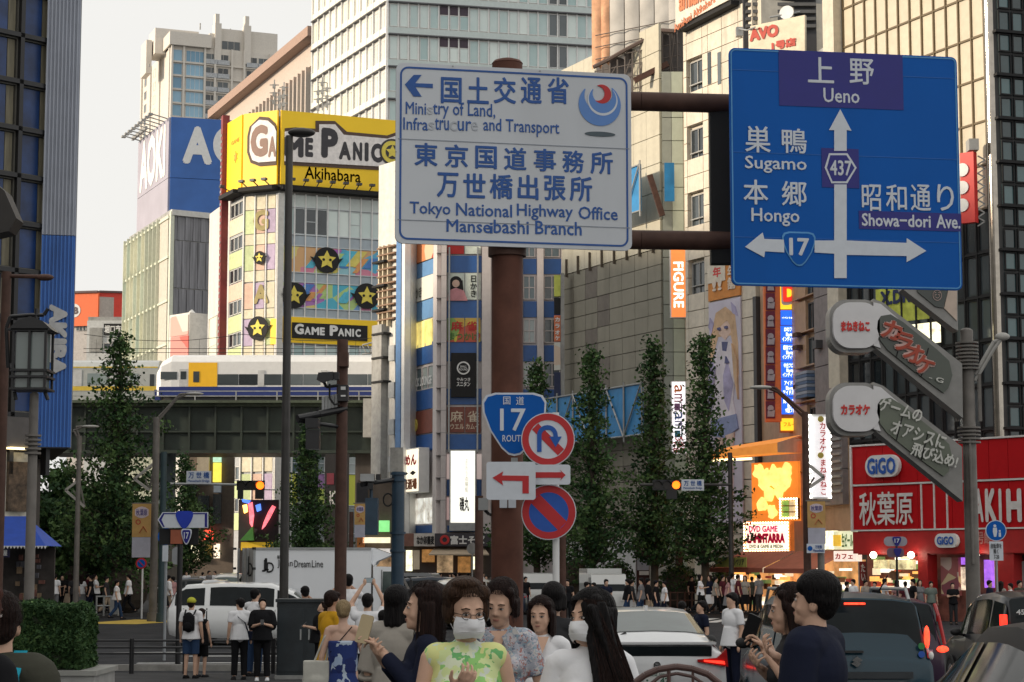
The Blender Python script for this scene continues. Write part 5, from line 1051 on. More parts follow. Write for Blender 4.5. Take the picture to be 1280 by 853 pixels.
# ---------------------------------------------------------------- left foreground building
def leftb():
 tmp = Face(59, 50, 62, -30, 30.5); F = Face(-30, 30.5, tmp.B.y, 59, None, 62); F2 = Face(59, 43, 62, 100.5, 45.5)
 t = thing('left_glass_building', 'dark framed glass building with beige and blue blinds at the left edge', 'building', F.A)
 zt = 21; zlow = F2.uv(76, 558)[1]; E1 = F.A+F.d*F.u(40); cm = mat('left_core', (.06,.055,.05))
 body(t, [F.A, E1, E1*1.12+Vector((-.9,0,0)), F.A+Vector((0,10,0))], zlow, cm); body(t, [F.A, F2.A+Vector((0,.05,0)), F2.B+Vector((-.05,.3,0)), F2.B*1.14+Vector((-.6,0,0)), F.A+Vector((0,10,0))], zt, cm, z0=zlow+.01, roof=GREYC)
 st = (F.uv(30, 106)[1]-F.uv(30, 460)[1])/6; z0 = F.uv(30, 106)[1]; bei = mat('beige_blind', (.19,.17,.115), .6, var=.25, scale=2.5, stretch=(6,1,.4)); bl = mat('deep_blue_blind', (.012,.045,.16), .35, var=.4, scale=1.2); fr = mat('window_inner_frame', (.11,.105,.09), .5)
 uc = [F.u(-28), F.u(12.5), F.u(57.5)]
 for k in range(-7, 5):
  z = z0+k*st
  if z < 6.2: continue
  for a, b in zip(uc[:-1], uc[1:]):
   w_ = b-a; panel('pane', GL_D, t, F, a+.08, b-.08, z+.08, z+st-.08, .04)
   panel('blind', bl, t, F, a+.16, a+w_*.62, z+.14, z+st-.14, .02, y=-.05); panel('blind', bei, t, F, a+w_*.62+.02, b-.15, z+.14, z+st-.14, .02, y=-.055)
   g = Mb(); g.box(a+.07, a+.12, -.14, -.04, z+.07, z+st-.07); g.box(b-.12, b-.07, -.14, -.04, z+.07, z+st-.07); g.box(a+.12, b-.12, -.14, -.04, z+.07, z+.12); g.box(a+.12, b-.12, -.14, -.04, z+st-.12, z+st-.07); g.obj('window_frame', fr, t, F)
  panel('transom', BLACK, t, F, 0, F.W, z-.07, z+.07, .3)
 for a in uc: panel('mullion', BLACK, t, F, a-.07, a+.07, 5, zt, .3)
 s = thing('corrugated_sign_panel', 'tall corrugated sign panel, grey above and blue below, with sideways white AKIBA letters', 'sign', F2.A)
 gy = mat('corrugated_grey', (.36,.39,.46), .5, var=.08, scale=1, dirt=.15); bu = mat('corrugated_blue', (.04,.16,.52), .5, var=.1, scale=1, dirt=.2)
 zb, zm = F2.uv(76, 560)[1], F2.uv(76, 297)[1]; n = 18
 for i in range(n):
  a, b = F2.W*i/n, F2.W*(i+1)/n; d = .12 if i % 2 else .18
  panel('corrugation', gy, s, F2, a, b-.005, zm+.01, zt+.4, d, y=-.25); panel('corrugation', bu, s, F2, a, b-.005, zb, zm-.01, d, y=-.25)
 panel('frame', GREYC, s, F2, -.02, F2.W+.02, zb-.02, zt+.4, .25)
 text('AKIBA', mat('worn_white', (.50,.50,.50), .6, var=.15), s, F2, F2.u(61), F2.u(84), F2.uv(72, 472)[1], F2.uv(72, 383)[1], y=-.46, bold=.07, rot=PI/2)
 # ground floor under it
 panel('fascia', mat('fascia_taupe', (.10,.09,.085), .6), t, F, 0, F.u(38), F.uv(20, 560)[1], F.uv(20, 523)[1], .5, y=-.02)
 panel('interior', mat('shop_pale_lit', (.42,.40,.34), emit=.12, var=.5, scale=1.2), t, F, 0, F.u(36), F.uv(20, 648)[1], F.uv(20, 566)[1], .1, y=-.05)
 panel('shelf', mat('shelf_brown', (.12,.08,.05), var=.6, scale=5), t, F, F.u(10), F.u(34), F.uv(20, 640)[1], F.uv(20, 578)[1], .2, y=-.1); panel('light_strip', WARM, t, F, F.u(4), F.u(30), F.uv(20, 563)[1], F.uv(20, 561)[1], .3, y=-.3)
 # awning shop
 s = thing('blue_awning_shop', 'small street shop with deep blue awning and scalloped white edge at the far left', 'shop', at(30, 760, 60)); q = Face(-30, 700, 60, 78, None, 60)
 aw = mat('blue_canvas', (.015,.07,.42), .7, var=.12); a, b = q.u(-30), q.u(76); z1, z2 = Zp(645, 60), Zp(683, 60); g = Mb()
 g.add([(a, .6, z1), (q.u(33), .6, z1), (b, -1.2, z2), (a, -1.2, z2), (a, -1.2, z2+.2), (q.u(60), -1.2+.3, z2+.25)], [(0,1,2,3)])
 g.add([(q.u(33), .6, z1), (b, .9, z2), (b, -1.2, z2)], [(0,1,2)]); g.obj('awning', aw, s, q)
 g = Mb(); k = a
 while k < b: g.add([(k, -1.22, z2), (k+.1, -1.22, z2), (k+.05, -1.22, z2-.09)], [(0,1,2)]); k += .1
 g.obj('scallop_trim', WHITE, s, q, kind='stuff'); ppanel('label_plate', GREYC, s, q, -20, 670, 11, 680, .04, y=-1.0)
 ppanel('name_board', mat('navy_board', (.02,.02,.07)), s, q, -30, 686, 22, 697, .1, y=-.9); ptext('スエヒロ屋', WHITE, s, q, -4, 688, 20, 695, y=-1.04, bold=.02)
 ppanel('back_wall', mat('shop_shade', (.06,.05,.045), var=.4, scale=2), s, q, -30, 684, 60, 765, .1, y=.9); random.seed(5)
 for k in range(22): x0 = random.uniform(14, 44); y0 = random.uniform(690, 745); ppanel('goods', mat(['dim_poster_a','dim_poster_b','dim_poster_c'][k % 3], [(.25,.17,.10),(.12,.12,.14),(.20,.08,.06)][k % 3], var=.4), s, q, x0, y0, x0+random.uniform(3, 8), y0+random.uniform(4, 9), .1, y=.7-.01*k)
leftb()
def low_fill():  # storefronts seen under the bridge and beside the blue block
 s = thing('small_shops_under_bridge', 'cluttered small shops with lit signs seen under the railway bridge at left', 'shopfront', at(265, 705, 155)); q = Face(232, 700, 155, 296, None, 155)
 ppanel('wall', mat('taupe_wall', (.20,.16,.13), dirt=.2), s, q, 232, 560, 292, 725, .3, y=.3); ppanel('wall', CREAM, s, q, 247, 566, 262, 600, .3)
 for x0, y0, x1, y1, m in ((267,568,277,578,mat('mint_lit', (.5,.8,.6), emit=.5)),(267,579,277,603,mat('yellow_lit', (.9,.75,.1), emit=.6)),(268,604,277,616,mat('blue_grey_sign', (.25,.32,.42))),(256,663,267,677,mat('red_neon', (.9,.08,.04), emit=1.4)),(268,680,275,698,mat('cream_lit', (1,.8,.6), emit=.8)),(257,680,265,696,mat('ochre_board', (.35,.25,.05))),(248,620,262,660,GL_D),(267,618,277,655,GL_D),(236,600,246,650,GL_D),(238,682,250,700,WARMS)): ppanel('sign_board', m, s, q, x0, y0, x1, y1, .35)
 text('大', WHITE, s, q, q.u(258), q.u(265), Zp(674,155), Zp(666,155), y=-.4, bold=.03)
 s = thing('stage_display', 'green roofed kiosk with neon red and blue figures display under the bridge', 'kiosk', at(320, 690, 150)); q = Face(296, 700, 150, 350, None, 150)
 ppanel('back_wall', mat('kiosk_dark', (.04,.035,.04)), s, q, 298, 625, 348, 720, .3, y=.2); pts = [q.uv(x, y) for x, y in ((302,676),(318,658),(319,676))]; Mb().prism(pts, -.9, -.2).obj('roof_gable', mat('kiosk_green', (.08,.28,.06)), s, q)
 nr = mat('neon_red', (1,.15,.18), emit=1.3, var=.3); nb = mat('neon_blue', (.1,.25,1), emit=1.0); ny = mat('neon_orange', (1,.45,.1), emit=3.5)
 for m, pts in ((nr, ((311,630),(316,628),(318,645),(316,660),(313,655),(312,640))), (nr, ((336,640),(341,632),(345,634),(338,648),(332,658),(328,662),(330,654))), (nb, ((303,624),(314,626),(311,630),(304,628))), (ny, ((304,632),(309,631),(310,640),(306,642))), (nb, ((320,632),(326,630),(327,638),(322,640)))): Mb().prism([q.uv(*p) for p in pts], -.4, -.1).obj('neon_figure', m, s, q)
 ppanel('name_board', mat('kiosk_yellow', (.72,.45,.03), emit=.2), s, q, 302, 678, 342, 688, .4);
 s = thing('lit_shop_row', 'bright narrow shops with green price sign between the traffic pole and blue pole', 'shopfront', at(470, 720, 128)); q = Face(440, 700, 128, 506, None, 128)
 ppanel('wall', mat('row_wall', (.13,.10,.08), dirt=.2), s, q, 446, 600, 505, 725, .2, y=.5);
 for x0, y0, x1, y1, m in ((472,651,487,665,mat('green_lit', (.25,.75,.25), emit=.7)),(454,672,488,679,mat('lit_awning', (.9,.8,.55), emit=.8)),(471,686,488,694,mat('card_sign', (.8,.75,.7), emit=.4)),(447,640,456,700,mat('orange_shop_strip', (.55,.20,.05), var=.4, scale=2)),(446,604,460,640,mat('shop_black', (.03,.03,.035))),(470,697,505,712,mat('warm_shop2', (.45,.28,.15), emit=.25, var=.6, scale=2)),(488,560,504,600,GREYC)): ppanel('sign_board', m, s, q, x0, y0, x1, y1, .35)
 text('買取', WHITE, s, q, q.u(474), q.u(485), Zp(663,128), Zp(653,128), y=-.0, bold=.02)
 s = thing('cafe_hoarding', 'dark hoarding with white letters IC behind the brown traffic pole', 'hoarding', at(415, 700, 135)); q = Face(405, 700, 135, 440, None, 135)
 ppanel('face_panel', mat('hoarding_black', (.02,.018,.02)), s, q, 406, 568, 436, 720, .3); ptext('IC', WHITE, s, q, 412.5, 614, 421.5, 632, y=-.35, bold=.03); ppanel('print_shape', mat('hoarding_maroon', (.20,.03,.05)), s, q, 409, 592, 418, 606, .04, y=-.3)
 s = thing('pale_building', 'pale building filling the gap behind the trees at the foot of the beige block', 'building', at(735, 700, 135)); q = Face(690, 600, 135, 760, None, 135); Mb().box(0, q.W, 0, 5, 0, Zp(560, 135)).obj('wall', GREYC, s, q)
 s = thing('metal_clad_shop', 'dull shop block behind the left trees and crowd', 'building', at(60, 690, 118)); q = Face(-60, 650, 118, 205, None, 118); Mb().box(0, q.W, 0, 6, 0, Zp(640, 118)).obj('wall', mat('dim_block', (.12,.11,.10), dirt=.3), s, q)
 for k in range(16): ppanel('shop_front', [WARMS, GL_D, mat('dim_red', (.25,.05,.04)), GL_M, mat('dim_cream', (.4,.33,.25))][k % 5], s, q, -30+k*13, 700-(k % 3)*8, -20+k*13, 728, .2)
low_fill()
# ---------------------------------------------------------------- road sign gantry
SB = mat('sign_face_blue', (.0,.10,.43), .55, spec=.2, var=.05, scale=.7, dirt=.12); SW = mat('sign_face_white', (.58,.61,.65), .4, var=.05, scale=.7, dirt=.12); SN = mat('sign_navy', (.006,.006,.20), .4, var=.05)
SL = mat('sign_letter_blue', (.012,.085,.33), .5, var=.08, scale=12); SWL = mat('sign_letter_white', (.62,.66,.72), .45, var=.04, scale=12); SR = mat('sign_letter_red', (.50,.015,.02), .45, var=.05)
def rrect(x0, x1, z0, z1, r, n=6):
 pts = []
 for cx, cz, a in ((x1-r, z1-r, 0), (x0+r, z1-r, 90), (x0+r, z0+r, 180), (x1-r, z0+r, 270)):
  for k in range(n+1): q = R(a+90*k/n); pts.append((cx+r*math.cos(q), cz+r*math.sin(q)))
 return pts
def rborder(x0, x1, z0, z1, r, w_, y0, y1):
 a = rrect(x0, x1, z0, z1, r); b = rrect(x0+w_, x1-w_, z0+w_, z1-w_, max(.01, r-w_)); g = Mb(); n = len(a)
 for i in range(n): j = (i+1) % n; g.prism([a[i], a[j], b[j], b[i]], y0, y1)
 return g
def shieldpts(cx, cz, w_, h):   # rounded inverted triangle
 base = [(-.5,.36),(-.44,.46),(-.3,.5),(0,.5),(.3,.5),(.44,.46),(.5,.36),(.49,.2),(.38,-.1),(.2,-.38),(.09,-.48),(0,-.5),(-.09,-.48),(-.2,-.38),(-.38,-.1),(-.49,.2)]
 return [(cx+x*w_, cz+z*h) for x, z in base]
def gantry():
 Y = 18.7; P = at(634, 700, Y); gzz = gz(Y)
 PM = mat('post_rust_brown', (.125,.052,.036), .65, spec=.2, var=.2, scale=4, dirt=.25); t = thing('sign_post', 'thick brown steel post with two long arms carrying the overhead road signs', 'sign post', (P.x, Y, gzz))
 g = Mb(); g.cyl((P.x, Y, gzz), (at(634,560,Y).x, Y, Zp(80,Y)), .15, .145, 32); g.ball((P.x, Y, Zp(80,Y)), (.15,.15,.05), 24, 6); o = g.obj('pole', PM, t, auto=40)
 g = Mb(); g.slab(rrect(P.x-.25, P.x+.25, Y-.25, Y+.25, .03), gzz, gzz+.03); g.obj('base_plate', BROWNM, t)
 F = Face(494, 303, 18.25, 790, None, 18.72); G = Face(915, 357, 18.42, 1203, None, 18.78)
 for ya, yb, r in ((127, 131, .092), (300, 302, .092)):
  a = at(634, ya-3, Y); b = at(800, ya, Y+.12); c = at(960, yb, Y+.3); g = Mb(); g.tube([a, b, c], r, 20); g.obj('arm', BROWNM, t, auto=40)
 for x, y in ((634,127),(634,300)): p = at(x, y, Y); g = Mb(); g.cyl((p.x, Y, p.z-.16), (p.x, Y, p.z+.16), .18, n=24); g.obj('clamp', BROWNM, t, auto=40)
 p0 = at(887, 140, Y+.25); p1 = at(914, 330, Y+.25); Mb().box(p0.x, p1.x+.45, Y+.2, Y+.36, p1.z, p0.z+.06).obj('mounting_frame', BLACKM, t)
 # white sign
 s = thing('white_road_sign', 'big white highway office sign with blue Japanese and English lettering and left arrow', 'road sign', F.A+Vector((F.W/2*F.d.x, F.W/2*F.d.y, F.uv(640,306)[1])))
 uv = F.uv; z0 = uv(494,304)[1]; z1 = uv(494,78)[1]; W = F.W
 br = Mb();
 for zz in (z0+.25, (z0+z1)/2, z1-.3): br.box(.1, W-.1, .03, .09, zz-.04, zz+.04)
 br.obj('rear_channel', STEEL, s, F, kind='stuff')
 Mb().prism(rrect(0, W, z0, z1, .07), 0, .03).obj('sign_plate', SW, s, F); rborder(.035, W-.035, z0+.035, z1-.035, .08, .018, -.004, -.001).obj('border', SL, s, F)
 def T(w_, x0, y0, x1, y1, m=SL, b=.02, **k): return ptext(w_, m, s, F, x0, y0, x1, y1, y=-.003, bold=b, depth=.006, **k)
 for yy in (180, 280): za = uv(640, yy)[1]; panel('panel_joint', mat('joint_line', (.28,.31,.36)), s, F, .02, W-.02, za-.004, za+.004, .003, y=-.001)
 ar = [uv(x, y) for x, y in ((506,106),(517,94),(527,94),(519,104.3),(541,105.2),(541,110.5),(519,109),(527,121),(517,121))]; Mb().prism(ar, -.006, -.002).obj('arrow', SL, s, F)
 for ch, x0, x1 in zip('国土交通省', (551,584,617,651,684), (577,611,645,677,711)): T(ch, x0, 97, x1, 130, b=.022)
 T('Mini', 507, 128, 532.5, 143, b=.008); T('try of Land,', 541, 128.5, 619, 150, b=.008); T('Infra', 504, 147.5, 535, 163, b=.008); T('tru', 543.5, 148, 561, 163, b=.008); T('ur', 572, 151.5, 589, 164, b=.008); T('and Transport', 604, 150, 699, 170.5, b=.008)
 gh = mat('ghost_letter', (.44,.47,.52), .45)
 T('s', 534, 129+5, 541, 143.5, m=gh, b=.01); T('s', 535.5, 153, 543, 163, m=gh, b=.01); T('e', 589, 152.5, 597, 164, m=gh, b=.01); T('c', 562, 152, 571, 164, m=gh, b=.01)
 for ch, x0, x1 in zip('東京国道事務所', (518,556,594,630,667,703,738), (547,585,621,658,695,730,766)): T(ch, x0, 179+(x0-518)*.05, x1, 208+(x0-518)*.045, b=.022)
 for ch, x0, x1 in zip('万世橋出張所', (546,579,612,647,680,712), (573,607,641,673,707,740)): T(ch, x0, 216+(x0-546)*.03, x1, 247+(x0-546)*.03, b=.022)
 T('Tokyo', 512, 253, 563, 272.5, b=.012); T('National', 570, 255, 640, 271, b=.012); T('Highway', 646, 256, 716, 276, b=.012); T('Office', 723, 259, 772, 275, b=.012); T('Manseibashi', 558, 275, 654, 294, b=.012) if False else (T('Manse', 558, 275, 613.5, 291, b=.012), T('bashi', 617, 275.5, 661, 292.5, b=.012), T('i', 612, 279, 616, 292, b=.005)); T('Branch', 669, 277, 727, 294, b=.012)
 # swirl emblem
 lb = mat('swirl_blue', (.10,.24,.58), .45, var=.05); c, cz = uv(749.5, 131);
 def cres(cx, cz_, r, ox, oz, r2, m, yy, nm='emblem', n=40):   # crescent: disc minus an offset disc
  g = Mb(); out = [];
  A = [R(a*360/n) for a in range(n)]; keep = []
  for a in A:
   p = (cx+r*math.cos(a), cz_+r*math.sin(a)); keep.append((math.hypot(p[0]-cx-ox, p[1]-cz_-oz) > r2, p, a))
  for i in range(n):
   k0, p0_, a0 = keep[i]; k1, p1_, a1 = keep[(i+1) % n]
   if not (k0 and k1): continue
   def inner(p):
    dx, dz = p[0]-cx-ox, p[1]-cz_-oz; L = math.hypot(dx, dz); return (cx+ox+dx/L*r2, cz_+oz+dz/L*r2)
   g.prism([p0_, p1_, inner(p1_), inner(p0_)], -.007-yy, -.002)
  return g.obj(nm, m, s, F)
 cres(c, cz, .207, -.005, .085, .145, lb, 0); c2, cz2 = uv(752.5, 124); cres(c2, cz2, .155, .01, .075, .118, SW, .001) if False else None
 c2, cz2 = uv(753, 126); cres(c2, cz2, .147, .0, .06, .105, SWL, .0012); cres(c2, cz2+.012, .135, .0, .055, .098, lb, .0018)
 c3, cz3 = uv(752, 118); cres(c3, cz3+.0, .092, -.045, .005, .072, SR, .003)
 u, z = uv(750, 168); g = Mb(); g.prism([(u+.15*math.cos(R(a*15)), z+.024*math.sin(R(a*15))) for a in range(24)], -.006, -.002); g.obj('emblem', mat('emblem_grey', (.09,.12,.14)), s, F)
 g = Mb()
 for x, y in ((566,83),(675,89),(495,190)): u, z = uv(x, y); g.ring(u, z, 0, .007, -.008, -.001, 8)
 g.obj('bolt', STEEL, s, F, kind='stuff')
 # blue sign
 F = G; uv = F.uv; W = F.W
 s = thing('blue_direction_sign', 'big blue direction sign with white arrows for Ueno, Sugamo, Hongo and route 17', 'road sign', F.A+F.d*(W/2)+Vector((0,0,uv(1060,360)[1])))
 z0 = uv(1060,360)[1]; z1 = uv(1060,66)[1]
 br = Mb();
 for zz in (z0+.3, (z0+z1)/2, z1-.35): br.box(.1, W-.1, .03, .09, zz-.04, zz+.04)
 br.obj('rear_channel', STEEL, s, F, kind='stuff')
 Mb().prism(rrect(0, W, z0, z1, .06), 0, .03).obj('sign_plate', SB, s, F); rborder(.012, W-.012, z0+.012, z1-.012, .05, .012, -.004, -.001).obj('border', mat('border_light_blue', (.10,.32,.62)), s, F)
 for yy in (93, 195, 300): za = uv(1060, yy)[1]; panel('panel_joint', mat('joint_blue', (.02,.13,.45)), s, F, .02, W-.02, za-.003, za+.004, .002, y=-.001)
 def q(m, x0, y0, x1, y1, d=.0, nm='patch'): u0, u1, a, b = F.rect(x0, y0, x1, y1); return Mb().box(u0, u1, -.005-d, -.001, a, b).obj(nm, m, s, F)
 q(SN, 973.5, 66, 1128.5, 135); q(SN, 1027, 186, 1073.5, 235); q(SN, 1073.5, 265.5, 1201, 288)
 def T(w_, x0, y0, x1, y1, m=SWL, b=.02, y=-.006, **k): return ptext(w_, m, s, F, x0, y0, x1, y1, y=y, bold=b, depth=.006, **k)
 T('上', 1009.5, 72, 1042, 104, b=.01); T('野', 1061.5, 74, 1092, 106, b=.01); T('Ueno', 1029, 111, 1074, 129, b=.012)
 T('巣', 931, 158, 963, 191, b=.01); T('鴨', 977, 161, 1008, 192, b=.01); T('Sugamo', 931, 196, 1008, 217, b=.012); T('本', 929, 225, 960, 256, b=.012); T('郷', 977, 227, 1008, 258, b=.01); T('Hongo', 939, 261, 999, 283, b=.012)
 for ch, x0, x1 in zip('昭和通り', (1077,1107,1138,1171), (1101,1133,1163,1192)): T(ch, x0, 231, x1, 264, b=.008)
 T('Showa−dori', 1077, 268, 1163, 284, b=.02); T('Ave.', 1170, 269, 1200, 286, b=.02)
 poly = lambda nm, m, pts, y0=-.009, y1=-.003: Mb().prism([uv(*p) for p in pts], y0, y1).obj(nm, m, s, F)
 poly('arrow', SWL, ((1050,137),(1064,164),(1058,163),(1058,189),(1042.5,189),(1042.5,163),(1036,163))); poly('arrow', SWL, ((1042.5,231),(1058,231),(1058,301),(1133,304),(1133,298),(1157.5,314),(1133,328),(1133,320.5),(1058,319),(1058,348),(1042.5,348),(1042.5,317.5),(1018,316),(1018,301),(1042.5,301)))
 poly('arrow', SWL, ((931,309),(953,291),(955,299),(980,300),(980,316),(956,314.5),(955,322)))
 hx = ((1036,192),(1059,192),(1070.5,210),(1059,229.5),(1039,229.5),(1030.5,210)); poly('route_hexagon', SWL, hx, -.009, -.005); poly('route_hexagon', SN, ((1037.5,194.5),(1057.5,194.5),(1067.8,210.3),(1057.3,227),(1040.3,227),(1033.2,210.3)), -.0105, -.006); T('437', 1037, 201, 1064, 220, b=.02, y=-.0115)
 u, z = uv(998.5, 311.5); Mb().prism(shieldpts(u, z, .325, .325), -.0085, -.003).obj('route_shield', mat('border_light_blue', (.10,.32,.62)), s, F); Mb().prism(shieldpts(u, z+.0, .295, .295), -.0105, -.005).obj('route_shield', SB, s, F); T('17', 986, 298, 1011, 320, b=.03, y=-.0115)
gantry()
def smallsigns():
 F = flat(640, 500, 17.6);
 def place(x, y): return F.uv(x, y)
 s = thing('route_shield_sign', 'blue triangular shield sign for route 17 strapped to the brown post', 'road sign', at(643,570,17.9)); F = Face(603, 570, 18.0, 683, None, 18.0); u, z = F.uv(643, 530.5)
 Mb().prism(shieldpts(u, z, .58, .57), 0, .025).obj('sign_plate', SWL, s, F); Mb().prism(shieldpts(u, z, .545, .535), -.004, .001).obj('sign_face', SB, s, F)
 T = lambda w_, x0, y0, x1, y1, b, m=SWL: ptext(w_, m, s, F, x0, y0, x1, y1, y=-.006, bold=b, depth=.006)
 T('17', 625, 511, 657, 539, .01); T('国', 629, 496, 638, 506, .005); T('道', 645, 496, 655, 506.5, .005); T('ROUTE', 628, 544, 655, 552.5, .01)
 g = Mb(); g.box(u-.03, u+.03, .026, .40, z-.45, z-.3); g.box(u-.22, u+.22, .026, .06, z+.1, z+.15); g.obj('bracket', STEEL, s, F, kind='stuff')
 pole = thing('white_sign_pole', 'thin white painted pole carrying round traffic signs beside the brown post', 'pole', (at(695,700,17.75).x, 17.75, gz(17.75))); x = at(695,700,17.75).x
 g = Mb(); g.cyl((x, 17.75, gz(17.75)), (x, 17.75, Zp(516,17.75)), .03, n=16); g.obj('pole', WHITE, pole, auto=40)
 def round_(name, lab, cx, cy, r, Y, kind):
  F = Face(cx-30, cy, Y, cx+30, None, Y); s = thing(name, lab, 'road sign', at(cx, cy+r*FPX/Y, Y)); u, z = F.uv(cx, cy)
  Mb().ring(u, z, 0, r, 0, .02, 40).obj('sign_plate', SWL, s, F); Mb().ring(u, z, r*.72, r*.965, -.004, 0, 40).obj('red_ring', SR, s, F)
  if kind == 'park':
   Mb().ring(u, z, 0, r*.72, -.003, .001, 40).obj('sign_face', mat('parking_blue', (.02,.10,.45)), s, F); k = .075*r/.24; d = r*.70*.7071
   Mb().prism([(u-d-k*.5, z+d-k*.5), (u-d+k*.5, z+d+k*.5), (u+d+k*.5, z-d+k*.5), (u+d-k*.5, z-d-k*.5)], -.005, -.001).obj('slash', SR, s, F)
  else:
   d = r*.68*.7071; k = .055
   Mb().prism([(u-d-k*.5, z+d-k*.5), (u-d+k*.5, z+d+k*.5), (u+d+k*.5, z-d+k*.5), (u+d-k*.5, z-d-k*.5)], -.004, -.001).obj('slash', SR, s, F)
   g = Mb(); w2 = .035; cx_, cz_ = u-.005, z+.035; ro, ri = .092, .052
   pts = [(cx_-ro, z-.11), (cx_-ro, cz_)] + [(cx_+ro*math.cos(R(180-a)), cz_+ro*math.sin(R(180-a))) for a in range(0, 181, 15)] + [(cx_+ro, cz_-.01), (cx_+ro+.035, cz_-.01), (cx_+(ro+ri)/2, cz_-.105), (cx_+ri-.035, cz_-.01), (cx_+ri, cz_-.01)] + [(cx_+ri*math.cos(R(a)), cz_+ri*math.sin(R(a))) for a in range(0, 181, 15)] + [(cx_-ri, z-.11)]
   g.prism(pts, -.008, -.003); g.obj('u_turn_arrow', mat('arrow_blue', (.015,.10,.42)), s, F)
  g = Mb(); g.box(u-.05, u+.05, .021, .06, z-.03, z+.03); g.obj('bracket', STEEL, s, F, kind='stuff')
 round_('no_u_turn_sign', 'round no U-turn sign with red ring half behind the blue shield', 685, 549.5, .238, 17.72, 'u'); round_('no_parking_sign', 'round blue and red no parking sign on the thin white pole', 686, 640.5, .243, 17.68, 'park')
 def rect_(name, lab, x0, y0, x1, y1, Y, pts):
  F = Face(x0, y1, Y, x1, None, Y); s = thing(name, lab, 'road sign', at((x0+x1)/2, y1, Y)); u0, u1, a, b = F.rect(x0, y0, x1, y1)
  Mb().prism(rrect(u0, u1, a, b, .025), 0, .02).obj('sign_plate', SWL, s, F); Mb().prism([F.uv(*p) for p in pts], -.005, -.001).obj('arrow', SR, s, F); Mb().box((u0+u1)/2-.05, (u0+u1)/2+.05, .021, .06, (a+b)/2-.03, (a+b)/2+.03).obj('bracket', STEEL, s, F)
 rect_('right_arrow_plate', 'small white plate with thin red arrow pointing right', 662, 581, 713, 606, 17.6, ((664,590.5),(702,590.5),(700,587.5),(707,594),(700,601),(702,597.5),(664,597.5)))
 rect_('bent_arrow_plate', 'white plate with red bent arrow pointing left, overlapping the right arrow plate', 608, 577.5, 669.5, 625, 17.5, ((615.5,597.5),(629,589.5),(627.5,594.5),(661,595),(661,617),(653,617),(653,601.5),(627.5,601),(629,607)))
 s = thing('notice_plates', 'two tiny pale notice plates fixed on the brown post below the bent arrow', 'notice', at(634,636,18.5)); F = Face(620, 636, 18.5, 648, None, 18.5)
 for x0 in (624.5, 635.5): u0, u1, a, b = F.rect(x0, 625, x0+9.5, 635); Mb().box(u0, u1, 0, .02, a, b).obj('notice_plate', SWL, s, F)
 s = thing('camera_box', 'small grey box camera on a stub at the left side of the brown post', 'camera', at(604,640,18.7)); p = at(603.5,630,18.7); g = Mb(); g.box(p.x-.04, p.x+.05, 18.6, 18.8, p.z-.06, p.z+.05); g.obj('housing', STEEL, s); g = Mb(); g.tube([(p.x+.02,18.7,p.z-.06),(p.x+.06,18.7,p.z-.1),(p.x+.2,18.7,p.z-.1)], .015); g.obj('arm', BLACK, s)
smallsigns()
# ---------------------------------------------------------------- poles and lamps
def pole_thing(name, lab, cat, px, py_base, Y, zt, r0, r1, m, z0=None, xt=None):
 z0 = 0 if z0 is None else z0; x = X(px, Y); t = thing(name, lab, cat, (x, Y, z0)); g = Mb(); g.cyl((x, Y, z0), (x, Y, zt), r0, r1, 20); g.cyl((x, Y, z0), (x, Y, z0+.35), r0*1.5, r0*1.35, 16); g.obj('pole', m, t, auto=40); return t, x
dk = mat('dark_bronze', (.045,.042,.040), .45, var=.2)
t, x = pole_thing('street_lamp', 'very tall thin dark street lamp with flat oval head in front of the yellow sign', 'street lamp', 357, 840, 41, Zp(170,41), .095, .075, dk, z0=gz(41)); p = at(377,166,41)
g = Mb(); g.ball(p, (.29,.22,.095), 20, 8); g.obj('lamp_head', dk, t, smooth=True)
t, x = pole_thing('traffic_pole', 'brown pole with traffic cameras and cabinets in front of the white truck', 'traffic pole', 427, 800, 40, Zp(425,40), .125, .11, BROWNM, z0=gz(40))
def bx_(g, x0, y0, x1, y1, Y, d=.25, mi=0): a = at(x0, y1, Y); b = at(x1, y0, Y); g.box(a.x, b.x, Y-d/2, Y+d/2, a.z, b.z, mi); return g
bx_(Mb(), 424, 441, 435.5, 459, 39.9, .3).obj('control_box', BROWNM, t); bx_(Mb(), 423, 482, 435.5, 502, 39.8, .3).obj('control_box', BLACK, t); bx_(Mb(), 426, 483.5, 432, 487.5, 39.63, .02).obj('sticker', WHITE, t); bx_(Mb(), 426, 494, 432, 496, 39.63, .02).obj('sticker', WHITE, t)
g = Mb(); bx_(g, 403, 466, 424, 475, 39.5, .25); g.prism([(at(402,0,39.5).x, Zp(476,39.5)), (at(409,0,39.5).x, Zp(480,39.5)), (at(422,0,39.5).x, Zp(475,39.5)), (at(422,0,39.5).x, Zp(466,39.5)), (at(404,0,39.5).x, Zp(467,39.5))], 39.3, 39.37); g.obj('camera_housing', BLACK, t)
g = Mb(); g.tube([at(404,476,39.6), at(408,484,39.6), at(424,482,39.7)], .03); g.tube([at(412,480,39.6), at(412,498,39.6), at(418,506,39.6), at(424,505,39.7)], .02); g.obj('cable', BLACKM, t)
g = Mb(); g.tube([at(372,523,39.2), at(398,518,39.5), at(432,511,40)], .07, 10); g.tube([at(372,526,39.2), at(426,534,40)], .04, 8); g.obj('arm', BLACK, t)
g = Mb(); bx_(g, 383, 524, 399, 536, 39.3, .5); g.obj('signal_box', BLACK, t); g = Mb(); bx_(g, 383, 538, 400, 562, 39.3, .35); g.obj('signal_head', BLACK, t)
g = Mb();
for x_ in (389, 397): g.cyl(at(x_,522,39.5), at(x_,510,39.5), .02, n=6)
g.obj('spike', BLACKM, t)
